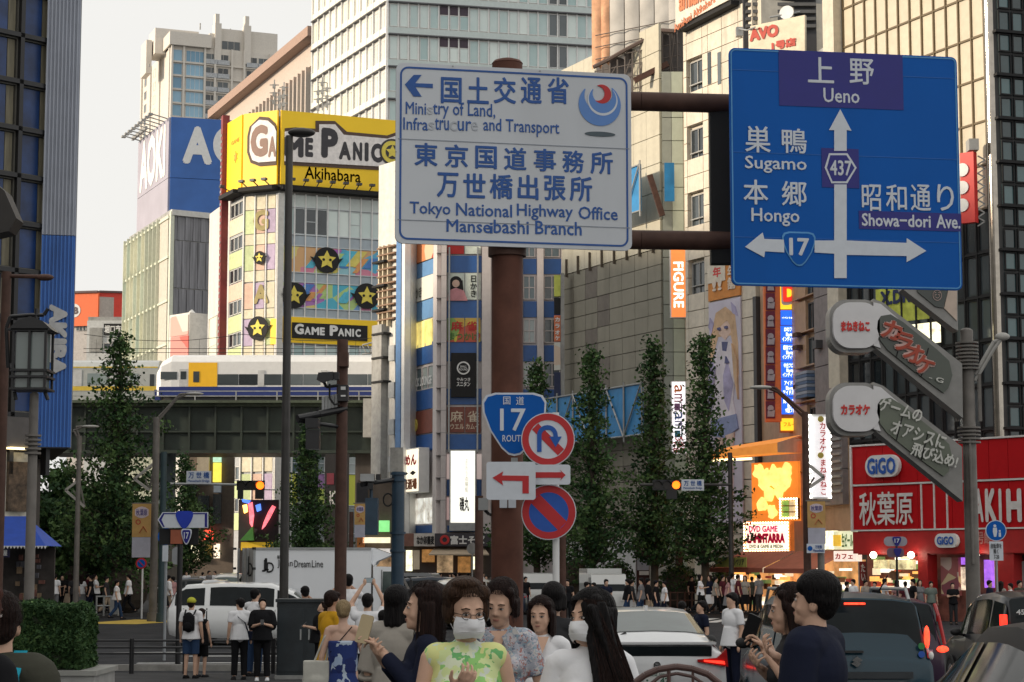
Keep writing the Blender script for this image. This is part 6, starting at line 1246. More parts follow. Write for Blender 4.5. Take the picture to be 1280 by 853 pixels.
for k in range(5): bx_(Mb(), 402.5+k*4, 493+(4-k)*.8, 406+k*4, 515-(k)*.3, 39.9, .12).obj('louvre_fin', STEEL, t)
BLP = mat('dark_blue_steel', (.02,.05,.085), .45, var=.2, dirt=.2)
t, x = pole_thing('traffic_pole', 'dark blue pole with an arm of camera gear left of the brown sign post', 'traffic pole', 498, 800, 38, Zp(590,38), .125, .12, BLP, z0=gz(38))
for y in (594, 602, 690, 668, 736): g = Mb(); g.cyl((x, 38, Zp(y,38)), (x, 38, Zp(y-3,38)), .15, n=20); g.obj('strap', BLP, t, auto=40)
g = Mb(); g.tube([at(498,599,38), at(470,603,37.6), at(452,606,37.3)], .045, 10); g.obj('arm', BLACK, t)
g = Mb(); bx_(g, 451, 593, 468, 602, 37.4, .3); g.obj('camera_housing', STEEL, t); g = Mb(); bx_(g, 470, 593, 476, 600, 37.5, .15); bx_(g, 460, 604, 467, 612, 37.4, .2); g.obj('camera_lens', BLACK, t, kind='stuff')
g = Mb(); bx_(g, 457, 623, 473, 669, 37.6, .35); g.cyl(at(464,612,37.5), at(464,624,37.5), .03, n=8); g.obj('signal_head', BLP, t)
g = Mb(); c = at(485,625,38); g.tube([(c.x+.09*math.cos(R(a)), 38, c.z+.12*math.sin(R(a))) for a in range(0, 361, 30)], .015, 6); g.obj('cable', BLACKM, t)
def tlight(name, lab, xL, xR, y0, y1, Y, lit, poleL=None, armto=None, boardside=None):
 t = thing(name, lab, 'traffic light', at((xL+xR)/2, y1, Y)); g = Mb(); bx_(g, xL, y0, xR, y1, Y, .2); g.obj('housing', BLACK, t)
 w_ = (xR-xL)/3
 for k in range(3):
  c = at(xL+w_*(k+.5), (y0+y1)/2, Y-.12); r = w_*.42*Y/FPX; o = k == lit
  g = Mb(); g.cyl((c.x, Y-.1, c.z), (c.x, Y-.14, c.z), r, n=18); g.obj('lens', mat('amber_glow', (1,.13,.008), emit=2.6, var=.05) if o else mat('dark_lens', (.02,.015,.012), .3), t)
  g = Mb(); n = 12
  for i in range(n): a0, a1 = PI*i/n, PI*(i+1)/n; g.add([(c.x+r*1.1*math.cos(a0), Y-.1, c.z+r*1.1*math.sin(a0)), (c.x+r*1.1*math.cos(a1), Y-.1, c.z+r*1.1*math.sin(a1)), (c.x+r*1.1*math.cos(a1), Y-.35, c.z+r*1.1*math.sin(a1)), (c.x+r*1.1*math.cos(a0), Y-.35, c.z+r*1.1*math.sin(a0))], [(0,1,2,3)])
  g.obj('visor', BLACK, t)
 return t
t = tlight('traffic_light', 'horizontal traffic light glowing amber under the railway bridge at left', 296, 331, 601, 613, 100, 2); g = Mb(); bx_(g, 297, 613, 304, 624, 100, .2); g.obj('signal_box', BLACK, t); g = Mb(); bx_(g, 319, 613, 330, 624, 100, .2); g.obj('signal_box', BLACK, t); g = Mb(); g.tube([at(210,605,100), at(296,606,100)], .06, 8); g.tube([at(296,612,100), at(345,612.5,100)], .03, 6); g.obj('arm', STEEL, t)
t = tlight('traffic_light', 'horizontal traffic light glowing amber on an arm in front of the right trees', 816, 851, 600, 613, 88, 2); g = Mb(); bx_(g, 833, 613, 846, 624, 88, .2); g.obj('signal_box', BLACK, t); g = Mb(); g.tube([at(800,606,88), at(914,606,88)], .06, 8); g.obj('arm', dk, t); g = Mb(); x1 = at(913,606,88.3); g.cyl((x1.x, 88.3, 0), (x1.x, 88.3, Zp(566,88.3)), .12, .1, 14); g.obj('pole', dk, t, auto=40)
for name, lab, x0, x1, y0, y1, Y in (('street_name_plate','white street name plate hanging on the signal arm under the railway bridge',233,264,589,605,99.5),('street_name_plate','white street name plate beside the amber light in front of the right trees',852,880,599.5,613.5,87.6)):
 F = Face(x0, y1, Y, x1, None, Y); s = thing(name, lab, 'sign', at((x0+x1)/2, y1, Y)); u0, u1, a, b = F.rect(x0, y0, x1, y1); Mb().box(u0, u1, 0, .04, a, b).obj('sign_plate', SWL, s, F); text('万 世 橋', SL, s, F, u0+.1, u1-.1, a+(b-a)*.42, b-.05, y=-.01, bold=.02); text('Manseibashi Bridge', SL, s, F, u0+.08, u1-.08, a+.05, a+(b-a)*.33, y=-.01, bold=.01)
def curved_lamp(lab, px, Y, ytop, side, yarm, xarm, m=POLEG, tri=None, armx0=None, coil=None, base=None, r=.1, name='street_lamp'):
 t, x = pole_thing(name, lab, 'street lamp', px, 770, Y, Zp(ytop,Y), r, r*.8, m)
 p0 = (x, Y, Zp(ytop+2,Y)); p2 = at(xarm, yarm, Y); p1 = at(xarm-side*11, yarm+1, Y)
 for off in (0, .16):
  g = Mb(); g.tube([(p0[0], Y, p0[2]+off*.5-off*1.5), (p1.x+off*.6*-side, Y, p1.z-off*.9), (p2.x, Y, p2.z)], .045, 8); g.obj('arm', m, t)
 g = Mb(); q = at(xarm+side*7, yarm+.5, Y); g.ball(q, (.38,.16,.07), 14, 6); g.obj('lamp_head', mat('lamp_grey', (.40,.39,.36), .4), t, smooth=True)
 if tri:
  a, b, c = [at(xx, yy, Y) for xx, yy in tri]; g = Mb(); g.bar(a, b, .1); g.bar(b, c, .1); g.obj('bracket_light', mat('bracket_pale', (.38,.36,.33), .4), t); g = Mb(); g.bar(a, c, .06); d = at(tri[1][0]+(tri[0][0]-tri[1][0])*.55, tri[1][1], Y); g.bar(d, c, .05); g.obj('bracket_stay', m, t)
 return t
curved_lamp('grey street lamp with bent arm and triangular bracket before the railway bridge', 195, 80, 522, 1, 492, 236, tri=((193,579),(168,599),(187,613)), r=.16)
curved_lamp('grey street lamp almost hidden behind the left conifer with a triangular bracket', 99, 84, 545, 1, 533, 106, tri=((99,600),(82,613),(106,634)), r=.12)
curved_lamp('street lamp with arm to the left and triangular bracket in front of the karaoke sign', 1007, 64, 515, -1, 484, 958, tri=((1008,579),(1030,597),(1009,611)), r=.13, m=BROWNM)
def coillamp():
 Y = 42; t, x = pole_thing('decorative_lamp_pole', 'brown decorative pole with stacked rings between the slanted karaoke boards and red storefront', 'street lamp', 1212, 770, Y, Zp(414,Y), .155, .13, POLEG)
 for y0, n in ((430, 8), (536, 5)):
  for k in range(n): g = Mb(); z = Zp(y0+k*4.6, Y); g.cyl((x, Y, z), (x, Y, z+.035), .235, n=24); g.obj('ring', POLEG, t, auto=40)
 for dx in (-.24, .24): Mb().box(x+dx-.03, x+dx+.03, Y-.05, Y+.05, Zp(527,Y), Zp(468,Y)).obj('side_plate', POLEG, t)
 for o in (0, .14): g = Mb(); g.tube([(x+.15, Y, Zp(468,Y)-o), at(1242,428,Y)-Vector((0,0,o)), at(1252,423,Y)], .04, 8); g.obj('arm', mat('arm_pale', (.33,.32,.30), .4), t)
 g = Mb(); g.ball(at(1253,421,Y), (.16,.1,.09), 12, 6); g.obj('lamp_head', MATS['lamp_grey'], t, smooth=True); g = Mb(); g.ball(at(1208,414,Y), (.14,.1,.07), 10, 5); g.obj('cap', POLEG, t)
 Mb().cyl((x-.03, Y-.18, Zp(705,Y)), (x-.03, Y-.18, Zp(550,Y)), .03, n=8).obj('conduit', POLEG, t)
 # slanted karaoke boards
 cas = mat('board_casing', (.24,.235,.225), .35, var=.12, metal=.3); gls = glassmat('board_glass', (.02,.03,.025), (.10,.12,.08), .3); plt = mat('end_plate_white', (.66,.65,.66), .3, var=.04)
 def board(lab, dy, top, words, endw, boardcol):
  F = Face(1040, 500, Y-.4, 1200, None, Y-.4); uv = lambda x_, y_: F.uv(x_, y_+dy); s = thing('slanted_karaoke_board', lab, 'sign', at(1120, 520+dy, Y-.3))
  P = lambda *pp: [uv(*p) for p in pp]
  Mb().prism(P((1091,374),(1104,379),(1202,455),(1203,523),(1090,432),(1090,400)), -.05, .5).obj('casing', cas, s, F)
  u0, z0 = uv(1041, 436); u1, z1 = uv(1092, 379); Mb().prism(rrect(u0-.05, u1+.15, z0-.08, z1+.08, .35, 8), .05, .6).obj('end_cap', cas, s, F)
  Mb().prism(rrect(u0, u1+.1, z0, z1, .36, 8), -.12, .06).obj('end_plate', plt, s, F)
  Mb().prism(P((1091,379),(1100,381),(1122,400),(1112,397),(1100,402),(1095,410),(1096,424),(1100,436),(1091,433)), -.11, 0).obj('end_plate', plt, s, F)
  Mb().prism(P((1096,402),(1100,396),(1112,394),(1128,404),(1170,438),(1185,452),(1189,470),(1184,486),(1178,492),(1140,464),(1108,438),(1099,426),(1095,412)), -.12, -.02).obj('glass_panel', gls, s, F)
  for xx in (1119, 1150): g = Mb(); g.tube([(uv(xx+9, 396+(xx-1100)*.8)[0], -.13, uv(xx+9, 396+(xx-1100)*.8)[1]), (uv(xx, 447+(xx-1119)*.8)[0], -.13, uv(xx, 447+(xx-1119)*.8)[1])], .012, 6); g.obj('clip', BLACKM, s, F)
  for (w_, cx, cy, hh, ww, m, b) in words: uu, zz = uv(cx, cy); text(w_, m, s, F, uu-ww/2, uu+ww/2, zz-hh/2, zz+hh/2, y=-.2+b*.3, bold=b, shear=-.72)
  uu, zz = uv(1068, 409); text(endw, REDP, s, F, uu-.3, uu+.3, zz-.11, zz+.11, y=-.14, bold=.05)
  return s, F, uv
 pk = mat('letter_pale_pink', (.62,.42,.38)); rdk = mat('letter_rust', (.40,.07,.04)); wh = mat('letter_pale', (.58,.58,.54))
 board('upper slanted karaoke board with white rounded end and red outlined characters', 0, 0, [(c, 1113+k*13.5, 414+k*14.5, .42, .36, pk, .13) for k, c in enumerate('カラオケ')]+[(c, 1113+k*13.5, 414+k*14.5, .40, .33, rdk, .03) for k, c in enumerate('カラオケ')]+[('- G', 1168, 475, .1, .25, wh, .02)], 'まねきねこ', None)
 s, F, uv = board('lower slanted karaoke board with white rounded end and white two-line slogan', 104, 0, [('ゲームの', 1124, 409, .30, .75, wh, .03), ('オアシスに', 1146, 440, .30, .95, wh, .03), ('飛び込め!', 1166, 466, .28, .8, wh, .03)], 'カラオケ', None)
 # third board, only its lower tip shows under the blue sign
 F = Face(1120, 350, Y-.2, 1200, None, Y-.2); s = thing('slanted_karaoke_board', 'third slanted board peeking out below the blue sign at right', 'sign', at(1170, 410, Y)); P = lambda *pp: [F.uv(*p) for p in pp]
 Mb().prism(P((1126,330),(1196,330),(1197,414),(1190,410),(1128,362)), -.05, .45).obj('casing', cas, s, F); Mb().prism(P((1140,332),(1188,332),(1186,352),(1178,386),(1168,384),(1146,366)), -.1, 0).obj('glass_panel', gls, s, F); text('☺', pk, s, F, F.u(1165), F.u(1176), F.uv(1170,377)[1], F.uv(1170,364)[1], y=-.14, bold=.0)
 Mb().prism(P((1179,386),(1187,352),(1189,334),(1195,334),(1195,402)), -.09, 0).obj('end_plate', mat('plate_peach', (.55,.44,.36), .4), s, F)
coillamp()
def lantern():
 Y = 31; px = 41; x = X(px, Y); t = thing('lantern_lamp', 'old fashioned black lantern street lamp on a ringed post at the far left', 'street lamp', (x, Y, gz(Y))); g = Mb(); g.cyl((x, Y, gz(Y)), (x, Y, Zp(492,Y)), .085, .07, 16); g.obj('pole', POLEG, t, auto=40)
 x0, x1 = X(18,Y), X(58,Y);
 g = Mb()
 for xx in (x0, (x0+x1)/2, x1): g.box(xx-.018, xx+.018, Y-.26, Y-.22, Zp(489,Y), Zp(415,Y)); g.box(xx-.018, xx+.018, Y+.22, Y+.26, Zp(489,Y), Zp(415,Y))
 for y in (489, 474, 466, 416): g.box(x0-.04, x1+.04, Y-.28, Y+.28, Zp(y,Y)-.0, Zp(y,Y)+.035)
 g.obj('cage', BLACK, t); Mb().box(x0+.03, x1-.03, Y-.2, Y+.2, Zp(488,Y), Zp(417,Y)).obj('glass', glassmat('lantern_glass', (.10,.13,.13), (.22,.26,.25), .2), t)
 g = Mb(); g.prism([(x0-.1, Zp(415,Y)), (x1+.1, Zp(415,Y)), (x1-.05, Zp(404,Y)), (x-.03, Zp(398,Y)), (x0+.05, Zp(404,Y))], Y-.28, Y+.28); g.obj('lantern_roof', BLACK, t)
 g = Mb(); g.tube([at(10,460,Y), at(8,410,Y), at(13,396,Y), at(38,394,Y), at(55,394,Y), at(60,386,Y)], .03, 8); g.tube([at(18,490,Y), at(20,500,Y)], .03); g.tube([at(56,490,Y), at(60,500,Y)], .03); g.tube([(x, Y, Zp(404,Y)), (x, Y, Zp(386,Y))], .03); g.obj('scroll_bracket', BLACK, t)
 for k in range(5): g = Mb(); z = Zp(546+k*5.5, Y); g.cyl((x, Y, z), (x, Y, z+.03), .125, n=20); g.obj('ring', POLEG, t, auto=40)
 s = thing('street_lamp', 'street lamp arm with flat head crossing the left glass building', 'street lamp', (X(2,34), 34, gz(34))); g = Mb(); g.cyl((X(2,34), 34, gz(34)), (X(2,34), 34, Zp(340,34)), .08, n=12); g.obj('pole', BROWNM, s, auto=40); g = Mb(); g.tube([at(2,345,34), at(50,346,34)], .035, 8); g.obj('arm', BROWNM, s); g = Mb(); g.ball(at(56,347,34), (.16,.1,.06), 12, 6); g.obj('lamp_head', BROWNM, s, smooth=True)
 s = thing('wall_box', 'dark angular metal box at the left picture edge', 'fixture', at(-2,290,40)); g = Mb(); a = [(X(q, 40), Zp(w_, 40)) for q, w_ in ((-20,225),(1,242),(17,276),(8,292),(-20,298))]; g.prism(a, 39.7, 40.3); g.obj('casing', mat('box_brown_black', (.03,.026,.023), .6), s)
lantern()
# other poles and signs
def pole2(name, lab, cat, px, ytop, Y, r, m): return pole_thing(name, lab, cat, px, 770, Y, Zp(ytop,Y), r, r*.95, m)
pole2('traffic_pole', 'dark teal pole next to the bent arm street lamp', 'pole', 205, 565, 79, .13, mat('teal_pole', (.03,.06,.07), .5)); pole2('utility_pole', 'plain brown pole rising behind the row of trees', 'pole', 848, 640, 97, .19, BROWNM); pole2('utility_pole', 'slim brown pole just left of the brown sign post', 'pole', 599, 620, 60, .13, BROWNM); pole2('utility_pole', 'short dark brown pole right of the no parking sign', 'pole', 703, 660, 70, .12, BROWNM); pole2('utility_pole', 'dark thin pole between the railway piers and truck', 'pole', 440, 640, 100, .12, BROWNM)
def navsign():
 Y = 62; x = X(229, Y); t = thing('route_guide_sign', 'blue edged arrow shaped guide sign with route shields on a black pole', 'road sign', (X(227,46), 46, 0)); Y = 46; g = Mb(); g.cyl((X(227,Y), Y, 0), (X(227.5,Y), Y, Zp(660,Y)), .062, n=12); g.obj('pole', BLACK, t, auto=40); F = Face(196, 660, Y-.1, 262, None, Y-.1); P = lambda *pp: [F.uv(*p) for p in pp]
 Mb().prism(P((197,650),(203,640.5),(260,640.5),(260,660),(203,660)), 0, .05).obj('sign_plate', SWL, t, F); Mb().prism(P((198.5,650),(204,641.5),(206,641.5),(202,650),(206,659),(204,659)), -.006, 0).obj('border', SN, t, F); Mb().prism(P((204,641.5),(259,641.5),(259,659),(256,659),(256,643),(204,643)), -.007, 0).obj('border', SN, t, F)
 u, z = F.uv(230.5, 650); Mb().prism(shieldpts(u, z, .40, .40), -.02, 0).obj('route_shield', mat('shield_blue', (.01,.04,.42)), t, F)
 Mb().prism(rrect(*F.rect(198, 661, 247, 681), .03), .1, .14).obj('back_plate', BLACKM, t, F); a = F.rect(213, 662.5, 228, 680); Mb().box(a[0], a[1], .02, .08, a[2], a[3]).obj('direction_panel', mat('dull_orange', (.35,.10,.05)), t, F); u, z = F.uv(233, 671); Mb().prism(shieldpts(u, z, .24, .36), -.01, .02).obj('route_shield', SWL, t, F); Mb().prism(shieldpts(u, z, .19, .3), -.02, 0).obj('route_shield', SN, t, F); text('17', SWL, t, F, u-.055, u+.055, z-.05, z+.1, y=-.025, bold=.02)
 s = thing('shared_path_sign', 'small round blue sign with white figure beside the route guide sign', 'road sign', (X(206,48), 48, 0)); F = Face(196, 680, 48, 216, None, 48); u, z = F.uv(207.5, 671); Mb().ring(u, z, 0, .2, 0, .03, 24).obj('sign_plate', SB, s, F); Mb().prism([(u-.03, z-.1), (u+.03, z-.1), (u+.04, z+.04), (u, z+.12), (u-.04, z+.04)], -.01, 0).obj('pictogram', SWL, s, F); g = Mb(); g.cyl((u, .06, 0), (u, .06, z), .035, n=10); g.obj('pole', mat('cool_grey_pole', (.3,.32,.34)), s, F, auto=40); a = F.rect(203, 682, 210, 702); Mb().box(a[0], a[1], 0, .03, a[2], a[3]).obj('time_plate', SWL, s, F)
 s = thing('no_parking_sign', 'small round no parking sign on a white pole by the left crowd', 'road sign', (X(178,84), 84, 0)); F = Face(170, 712, 84, 186, None, 84); u, z = F.uv(176.5, 704.5); Mb().ring(u, z, 0, .23, 0, .03, 24).obj('sign_plate', SR, s, F); Mb().ring(u, z, 0, .165, -.01, 0, 24).obj('sign_face', SB, s, F); Mb().bar((u-.1, -.01, z+.1), (u+.1, -.01, z-.1), .035).obj('slash', SR, s, F); g = Mb(); g.cyl((u+.05, .06, 0), (u+.05, .06, z), .04, n=10); g.obj('pole', WHITE, s, F, auto=40)
 s = thing('oval_sign', 'pale rounded sign plate hanging below the route guide sign', 'sign', at(221, 705, 47.5)); F = Face(215, 705, 47.5, 228, None, 47.5); a = F.rect(215, 684, 227.5, 706); Mb().prism(rrect(*a, .1), 0, .03).obj('sign_plate', mat('dull_pale', (.35,.36,.38)), s, F)
 # banners on lamps
 for lab, x0, x1, y0, y1, Y in (('orange and white shopping street banner hanging from the bent arm lamp', 165, 188.5, 630, 697, 79.6), ('yellow banner with small red figures below the lamp by the karaoke sign', 1009.5, 1032, 627, 680, 63.6), ('thin orange banner beside the brown traffic pole', 443, 457, 630, 672, 80)):
  s = thing('lamp_banner', lab, 'banner', at((x0+x1)/2, y1, Y)); F = Face(x0, y1, Y, x1, None, Y); a = F.rect(x0, y0, x1, y1); h = a[3]-a[2]
  Mb().box(a[0], a[1], 0, .02, a[2]+h*.38, a[3]).obj('cloth', mat('banner_ochre', (.50,.30,.10), .7, var=.1), s, F); Mb().box(a[0]+.01, a[1]-.01, 0, .02, a[2], a[2]+h*.375).obj('cloth', mat('banner_pale', (.42,.42,.50), .7, var=.1), s, F)
  w_ = a[1]-a[0]; uc = (a[0]+a[1])/2; Mb().prism([(uc+w_*.42*math.cos(R(q*30))*(1 if q % 2 else .85), a[3]-h*.16+h*.11*math.sin(R(q*30))) for q in range(12)], -.01, 0).obj('print_shape', mat('banner_cloud', (.60,.50,.55)), s, F); g = Mb(); g.ring(a[0]+w_*.32, a[2]+h*.66, w_*.09, w_*.14, -.01, 0, 12); g.bar((uc-w_*.1, -.005, a[2]+h*.45), (uc+w_*.1, -.005, a[2]+h*.58), w_*.1, h=.01); g.bar((uc+w_*.1, -.005, a[2]+h*.58), (uc+w_*.3, -.005, a[2]+h*.47), w_*.1, h=.01); g.obj('print_shape', mat('banner_red', (.45,.05,.03)), s, F)
  text('秋葉原', SN, s, F, uc-w_*.3, uc+w_*.3, a[3]-h*.22, a[3]-h*.1, y=-.015, bold=0); g = Mb(); g.tube([(a[0]-.05, .03, a[3]+.02), (a[1]+.15, .03, a[3]+.02)], .02, 6); g.obj('rod', POLEG, s, F)
 s = thing('pedestrian_sign', 'round blue pedestrian sign with white plate below it at the right edge', 'road sign', (X(1246,55), 55, 0)); F = Face(1230, 700, 55, 1262, None, 55); u, z = F.uv(1245, 663.5); Mb().ring(u, z, 0, .285, 0, .03, 32).obj('sign_plate', SWL, s, F); Mb().ring(u, z, 0, .265, -.005, 0, 32).obj('sign_face', SB, s, F)
 g = Mb(); g.ring(u-.03, z+.13, 0, .04, -.012, -.005, 12); g.prism([(u-.08, z+.08), (u+.02, z+.08), (u+.03, z-.03), (u, z-.17), (u-.06, z-.17), (u-.09, z-.03)], -.012, -.005); g.ring(u+.1, z-.01, 0, .028, -.012, -.005, 10); g.prism([(u+.07, z-.05), (u+.13, z-.05), (u+.13, z-.17), (u+.07, z-.17)], -.012, -.005); g.obj('pictogram', SWL, s, F); a = F.rect(1237, 677, 1254, 701); Mb().box(a[0], a[1], 0, .03, a[2], a[3]).obj('time_plate', SWL, s, F); text('自転車を\n除く\n7-20', BLACKM, s, F, a[0]+.04, a[1]-.04, a[2]+.05, a[3]-.05, y=-.01, bold=0); g = Mb(); g.cyl((u, .06, 0), (u, .06, z+.1), .035, n=10); g.obj('pole', STEEL, s, F, auto=40)
 for lab, x0, x1, yy, nm, Y in (('dim rounded plate with blue route shield on a thin pole before the red storefront', 1103, 1134, 677, 'route_plate', 58),):
  s = thing(nm, lab, 'road sign', (X(1119,Y), Y, 0)); F = Face(x0, 690, Y, x1, None, Y); Mb().prism(rrect(*F.rect(x0+2, yy-6, x1, yy+6), .13), 0, .04).obj('sign_plate', mat('plate_dim', (.35,.33,.38)), s, F); Mb().prism(rrect(*F.rect(x0+6, yy+8, x1-4, yy+20), .1), 0, .04).obj('sign_plate', mat('plate_dark', (.16,.10,.14)), s, F); u, z = F.uv(1121, yy); Mb().prism(shieldpts(u, z, .25, .27), -.02, 0).obj('route_shield', SN, s, F); text('17', SWL, s, F, u-.07, u+.07, z-.04, z+.08, y=-.03, bold=.02); u2, z2 = F.uv(1122, yy+14); Mb().prism(shieldpts(u2, z2, .22, .24), -.02, 0).obj('route_shield', SN, s, F); g = Mb(); g.cyl((u, .06, 0), (u, .06, z), .035, n=10); g.obj('pole', BLACK, s, F, auto=40)
 s = thing('name_plate_sign', 'small white plate with blue person emblem on the brown lamp pole', 'sign', at(1020, 692, 63.5)); F = Face(1008, 692, 63.5, 1032, None, 63.5); a = F.rect(1008.5, 680, 1031, 691.5); Mb().box(a[0], a[1], 0, .03, a[2], a[3]).obj('sign_plate', SWL, s, F); g = Mb(); g.ring(a[0]+.1, (a[2]+a[3])/2, 0, .08, -.01, 0, 14); g.obj('emblem', SB, s, F); text('万世橋\nManseibashi', SL, s, F, a[0]+.2, a[1]-.03, a[2]+.04, a[3]-.04, y=-.01, bold=.01)
 t, x = pole_thing('sign_pole', 'grey pole under the small white plate by the yellow banner', 'pole', 1024, 770, 63.7, Zp(680,63.7), .11, .11, POLEG)
 s = thing('information_pillar', 'tall dark information pillar with white map panel behind the crossing walkers', 'sign', (X(804,98), 98, .14)); F = Face(795, 740, 98, 812, None, 98); a = F.rect(796, 680, 812, 770); Mb().box(a[0], a[1], 0, .4, .14, a[3]).obj('pillar', mat('pillar_maroon', (.06,.02,.02)), s, F); a = F.rect(796.5, 697, 811, 713); Mb().box(a[0], a[1], -.03, 0, a[2], a[3]).obj('map_panel', mat('map_pale', (.42,.45,.52)), s, F); u, z = F.uv(804, 685); Mb().ring(u, z, 0, .13, -.03, 0, 16).obj('emblem', WHITE, s, F); a = F.rect(799, 714, 811, 719); Mb().box(a[0], a[1], -.03, 0, a[2], a[3]).obj('sign_strip', WHITE, s, F)
 s = thing('round_mirror', 'beige round backed traffic mirror on a white pole near the information pillar', 'mirror', (X(817,96), 96, .14)); F = Face(810, 720, 96, 826, None, 96); u, z = F.uv(819, 698); g = Mb(); g.cyl((u, .05, .14), (u, .05, z), .05, n=10); g.obj('pole', WHITE, s, F, auto=40); g = Mb(); g.cyl((u+.03, 0, z), (u+.03, .1, z), .22, .12, 20); g.obj('mirror', mat('mirror_back', (.40,.30,.2)), s, F)
 s = thing('round_sign_back', 'grey back of a round sign on a pole in front of the noodle shop', 'road sign', (X(590,100), 100, 0)); F = Face(580, 720, 100, 600, None, 100); u, z = F.uv(590.5, 686); g = Mb(); g.cyl((u, .05, 0), (u, .05, z+.3), .04, n=10); g.obj('pole', STEEL, s, F, auto=40); g = Mb(); g.ring(u, z, 0, .28, 0, .04, 20); g.obj('sign_plate', GREYC, s, F)
navsign()
def fence():
 Y = 41.5; t = thing('guard_fence', 'low black steel guard fence with three thin rails at the kerb', 'fence', (X(200,Y), Y, gz(Y))); x0, x1 = X(40,Y), X(560,Y); zb = gz(Y)
 for y in (801, 809.5, 817): g = Mb(); g.cyl((x0, Y, Zp(y,Y)), (x1, Y, Zp(y,Y)), .022, n=8); g.obj('rail', BLACK, t)
 for px in (60, 170, 236, 345, 455, 555): g = Mb(); x = X(px,Y); g.cyl((x, Y, zb), (x, Y, Zp(798,Y)), .05, n=14); g.obj('fence_post', BLACK, t, auto=40)
 Y = 83; t = thing('guard_fence', 'pale galvanised street railing beside the left crowd', 'fence', (X(138,Y), Y, .14));
 for x_ in range(4): g = Mb(); g.cyl((X(125+x_*9,Y), Y, .14), (X(125+x_*9,Y), Y, .95), .04, n=8); g.obj('fence_post', STEEL, t, auto=40)
 for z in (.93, .55): g = Mb(); g.cyl((X(124,Y), Y, z), (X(153,Y), Y, z), .03, n=8); g.obj('rail', STEEL, t)
 Mb().box(X(142,Y), X(152,Y), Y-.05, Y+.05, .2, .9).obj('infill_panel', STEEL, t)
 Y = 92.3; t = thing('guard_fence', 'dark street fence behind the walkers on the right', 'fence', (X(860,Y), Y, .14))
 for px in range(836, 900, 9): g = Mb(); g.cyl((X(px,Y), Y, .0), (X(px,Y), Y, 1.0), .045, n=8); g.obj('fence_post', BROWNM, t, auto=40)
 for z in (.95, .6): g = Mb(); g.cyl((X(834,Y), Y, z), (X(900,Y), Y, z), .03, n=8); g.obj('rail', BROWNM, t)
fence()
def cabinet():
 Y = 38.6; z0 = gz(Y); x0, x1 = X(349,Y), X(400,Y); cm = mat('cabinet_paint', (.022,.03,.036), .45, var=.25, dirt=.3); t = thing('utility_cabinet', 'big dark grey utility cabinet on the pavement behind the people with phones', 'cabinet', ((x0+x1)/2, Y, z0)); zt = Zp(753, Y)
 Mb().box(x0, x1+.3, Y, Y+.8, z0+.08, zt).obj('case', cm, t); Mb().box(x0-.03, x1+.33, Y-.04, Y+.84, z0, z0+.08).obj('plinth', GREYC, t); Mb().box(x0-.03, x1+.33, Y-.05, Y+.85, zt, zt+.06).obj('lid', cm, t)
 for k in range(2): w_ = (x1+.3-x0)/2; Mb().box(x0+k*w_+.03, x0+(k+1)*w_-.03, Y-.02, Y, z0+.15, zt-.12).obj('door', cm, t)
 for k in range(2): w_ = (x1+.3-x0)/2; Mb().box(x0+w_-.1+k*.16, x0+w_-.07+k*.16, Y-.05, Y-.02, z0+.75, z0+.95).obj('handle', STEEL, t)
 g = Mb(); g.tube([(X(410,Y), Y+.3, zt), (X(410,Y), Y+.3, zt+.15)], .02); g.obj('vent_pipe', BLACK, t)
 Y = 7.2; bm = mat('railing_brown', (.10,.05,.042), .4, var=.2); t = thing('curved_railing', 'brown curved metal railing arch at the bottom edge', 'railing', (X(850,Y), Y, gz(Y)))
 pts = [at(x, y, Y) for x, y in ((794,853),(806,844),(822,837),(845,833.5),(865,836),(885,843),(900,855),(908,872))]; pts = [Vector((pts[0].x-.03, Y, gz(Y)))]+pts+[Vector((pts[-1].x+.02, Y, gz(Y)))]; g = Mb(); g.tube(pts, .012, 10); g.obj('arch', bm, t)
 pts = [at(x, y, Y) for x, y in ((812,856),(825,846),(846,842),(866,846),(884,858))]; g = Mb(); g.tube(pts, .006, 8); g.obj('arch', bm, t); g = Mb(); a = at(836,838,Y); g.tube([a, (a.x, Y, gz(Y))], .007, 8); g.obj('bar', bm, t); g = Mb(); a = at(866,838,Y); g.tube([a, (a.x, Y, gz(Y))], .005, 8); g.obj('bar', bm, t)
cabinet()
def settle(t, loc, rz=0, scale=1):
 t.rotation_euler = (0, 0, 0); t.matrix_basis = Matrix.Translation(loc) @ Matrix.Rotation(rz, 4, 'Z') @ Matrix.Scale(scale, 4); WM[t.name] = t.matrix_basis.copy(); return t
# ---------------------------------------------------------------- trees and hedges
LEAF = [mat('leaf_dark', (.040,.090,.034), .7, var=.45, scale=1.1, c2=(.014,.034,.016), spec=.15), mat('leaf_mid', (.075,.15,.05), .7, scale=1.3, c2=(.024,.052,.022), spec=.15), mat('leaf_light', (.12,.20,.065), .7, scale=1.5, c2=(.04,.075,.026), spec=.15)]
BARK = mat('bark', (.07,.055,.04), .9, var=.3, bump=.6)
def leafquad(vs, fs, mi, c, size, rnd, m):
 n = Vector((rnd.gauss(0,1), rnd.gauss(0,1), rnd.gauss(.5,1))).normalized(); a = n.orthogonal().normalized(); b = n.cross(a); q = rnd.uniform(0, 2*PI); a, b = a*math.cos(q)+b*math.sin(q), b*math.cos(q)-a*math.sin(q)
 s = size*rnd.uniform(.6, 1.25); k = len(vs); c = Vector(c)
 vs += [tuple(c-a*s*.5), tuple(c+b*s*.32), tuple(c+a*s*.5), tuple(c-b*s*.32)]; fs.append((k, k+1, k+2, k+3)); mi.append(m)
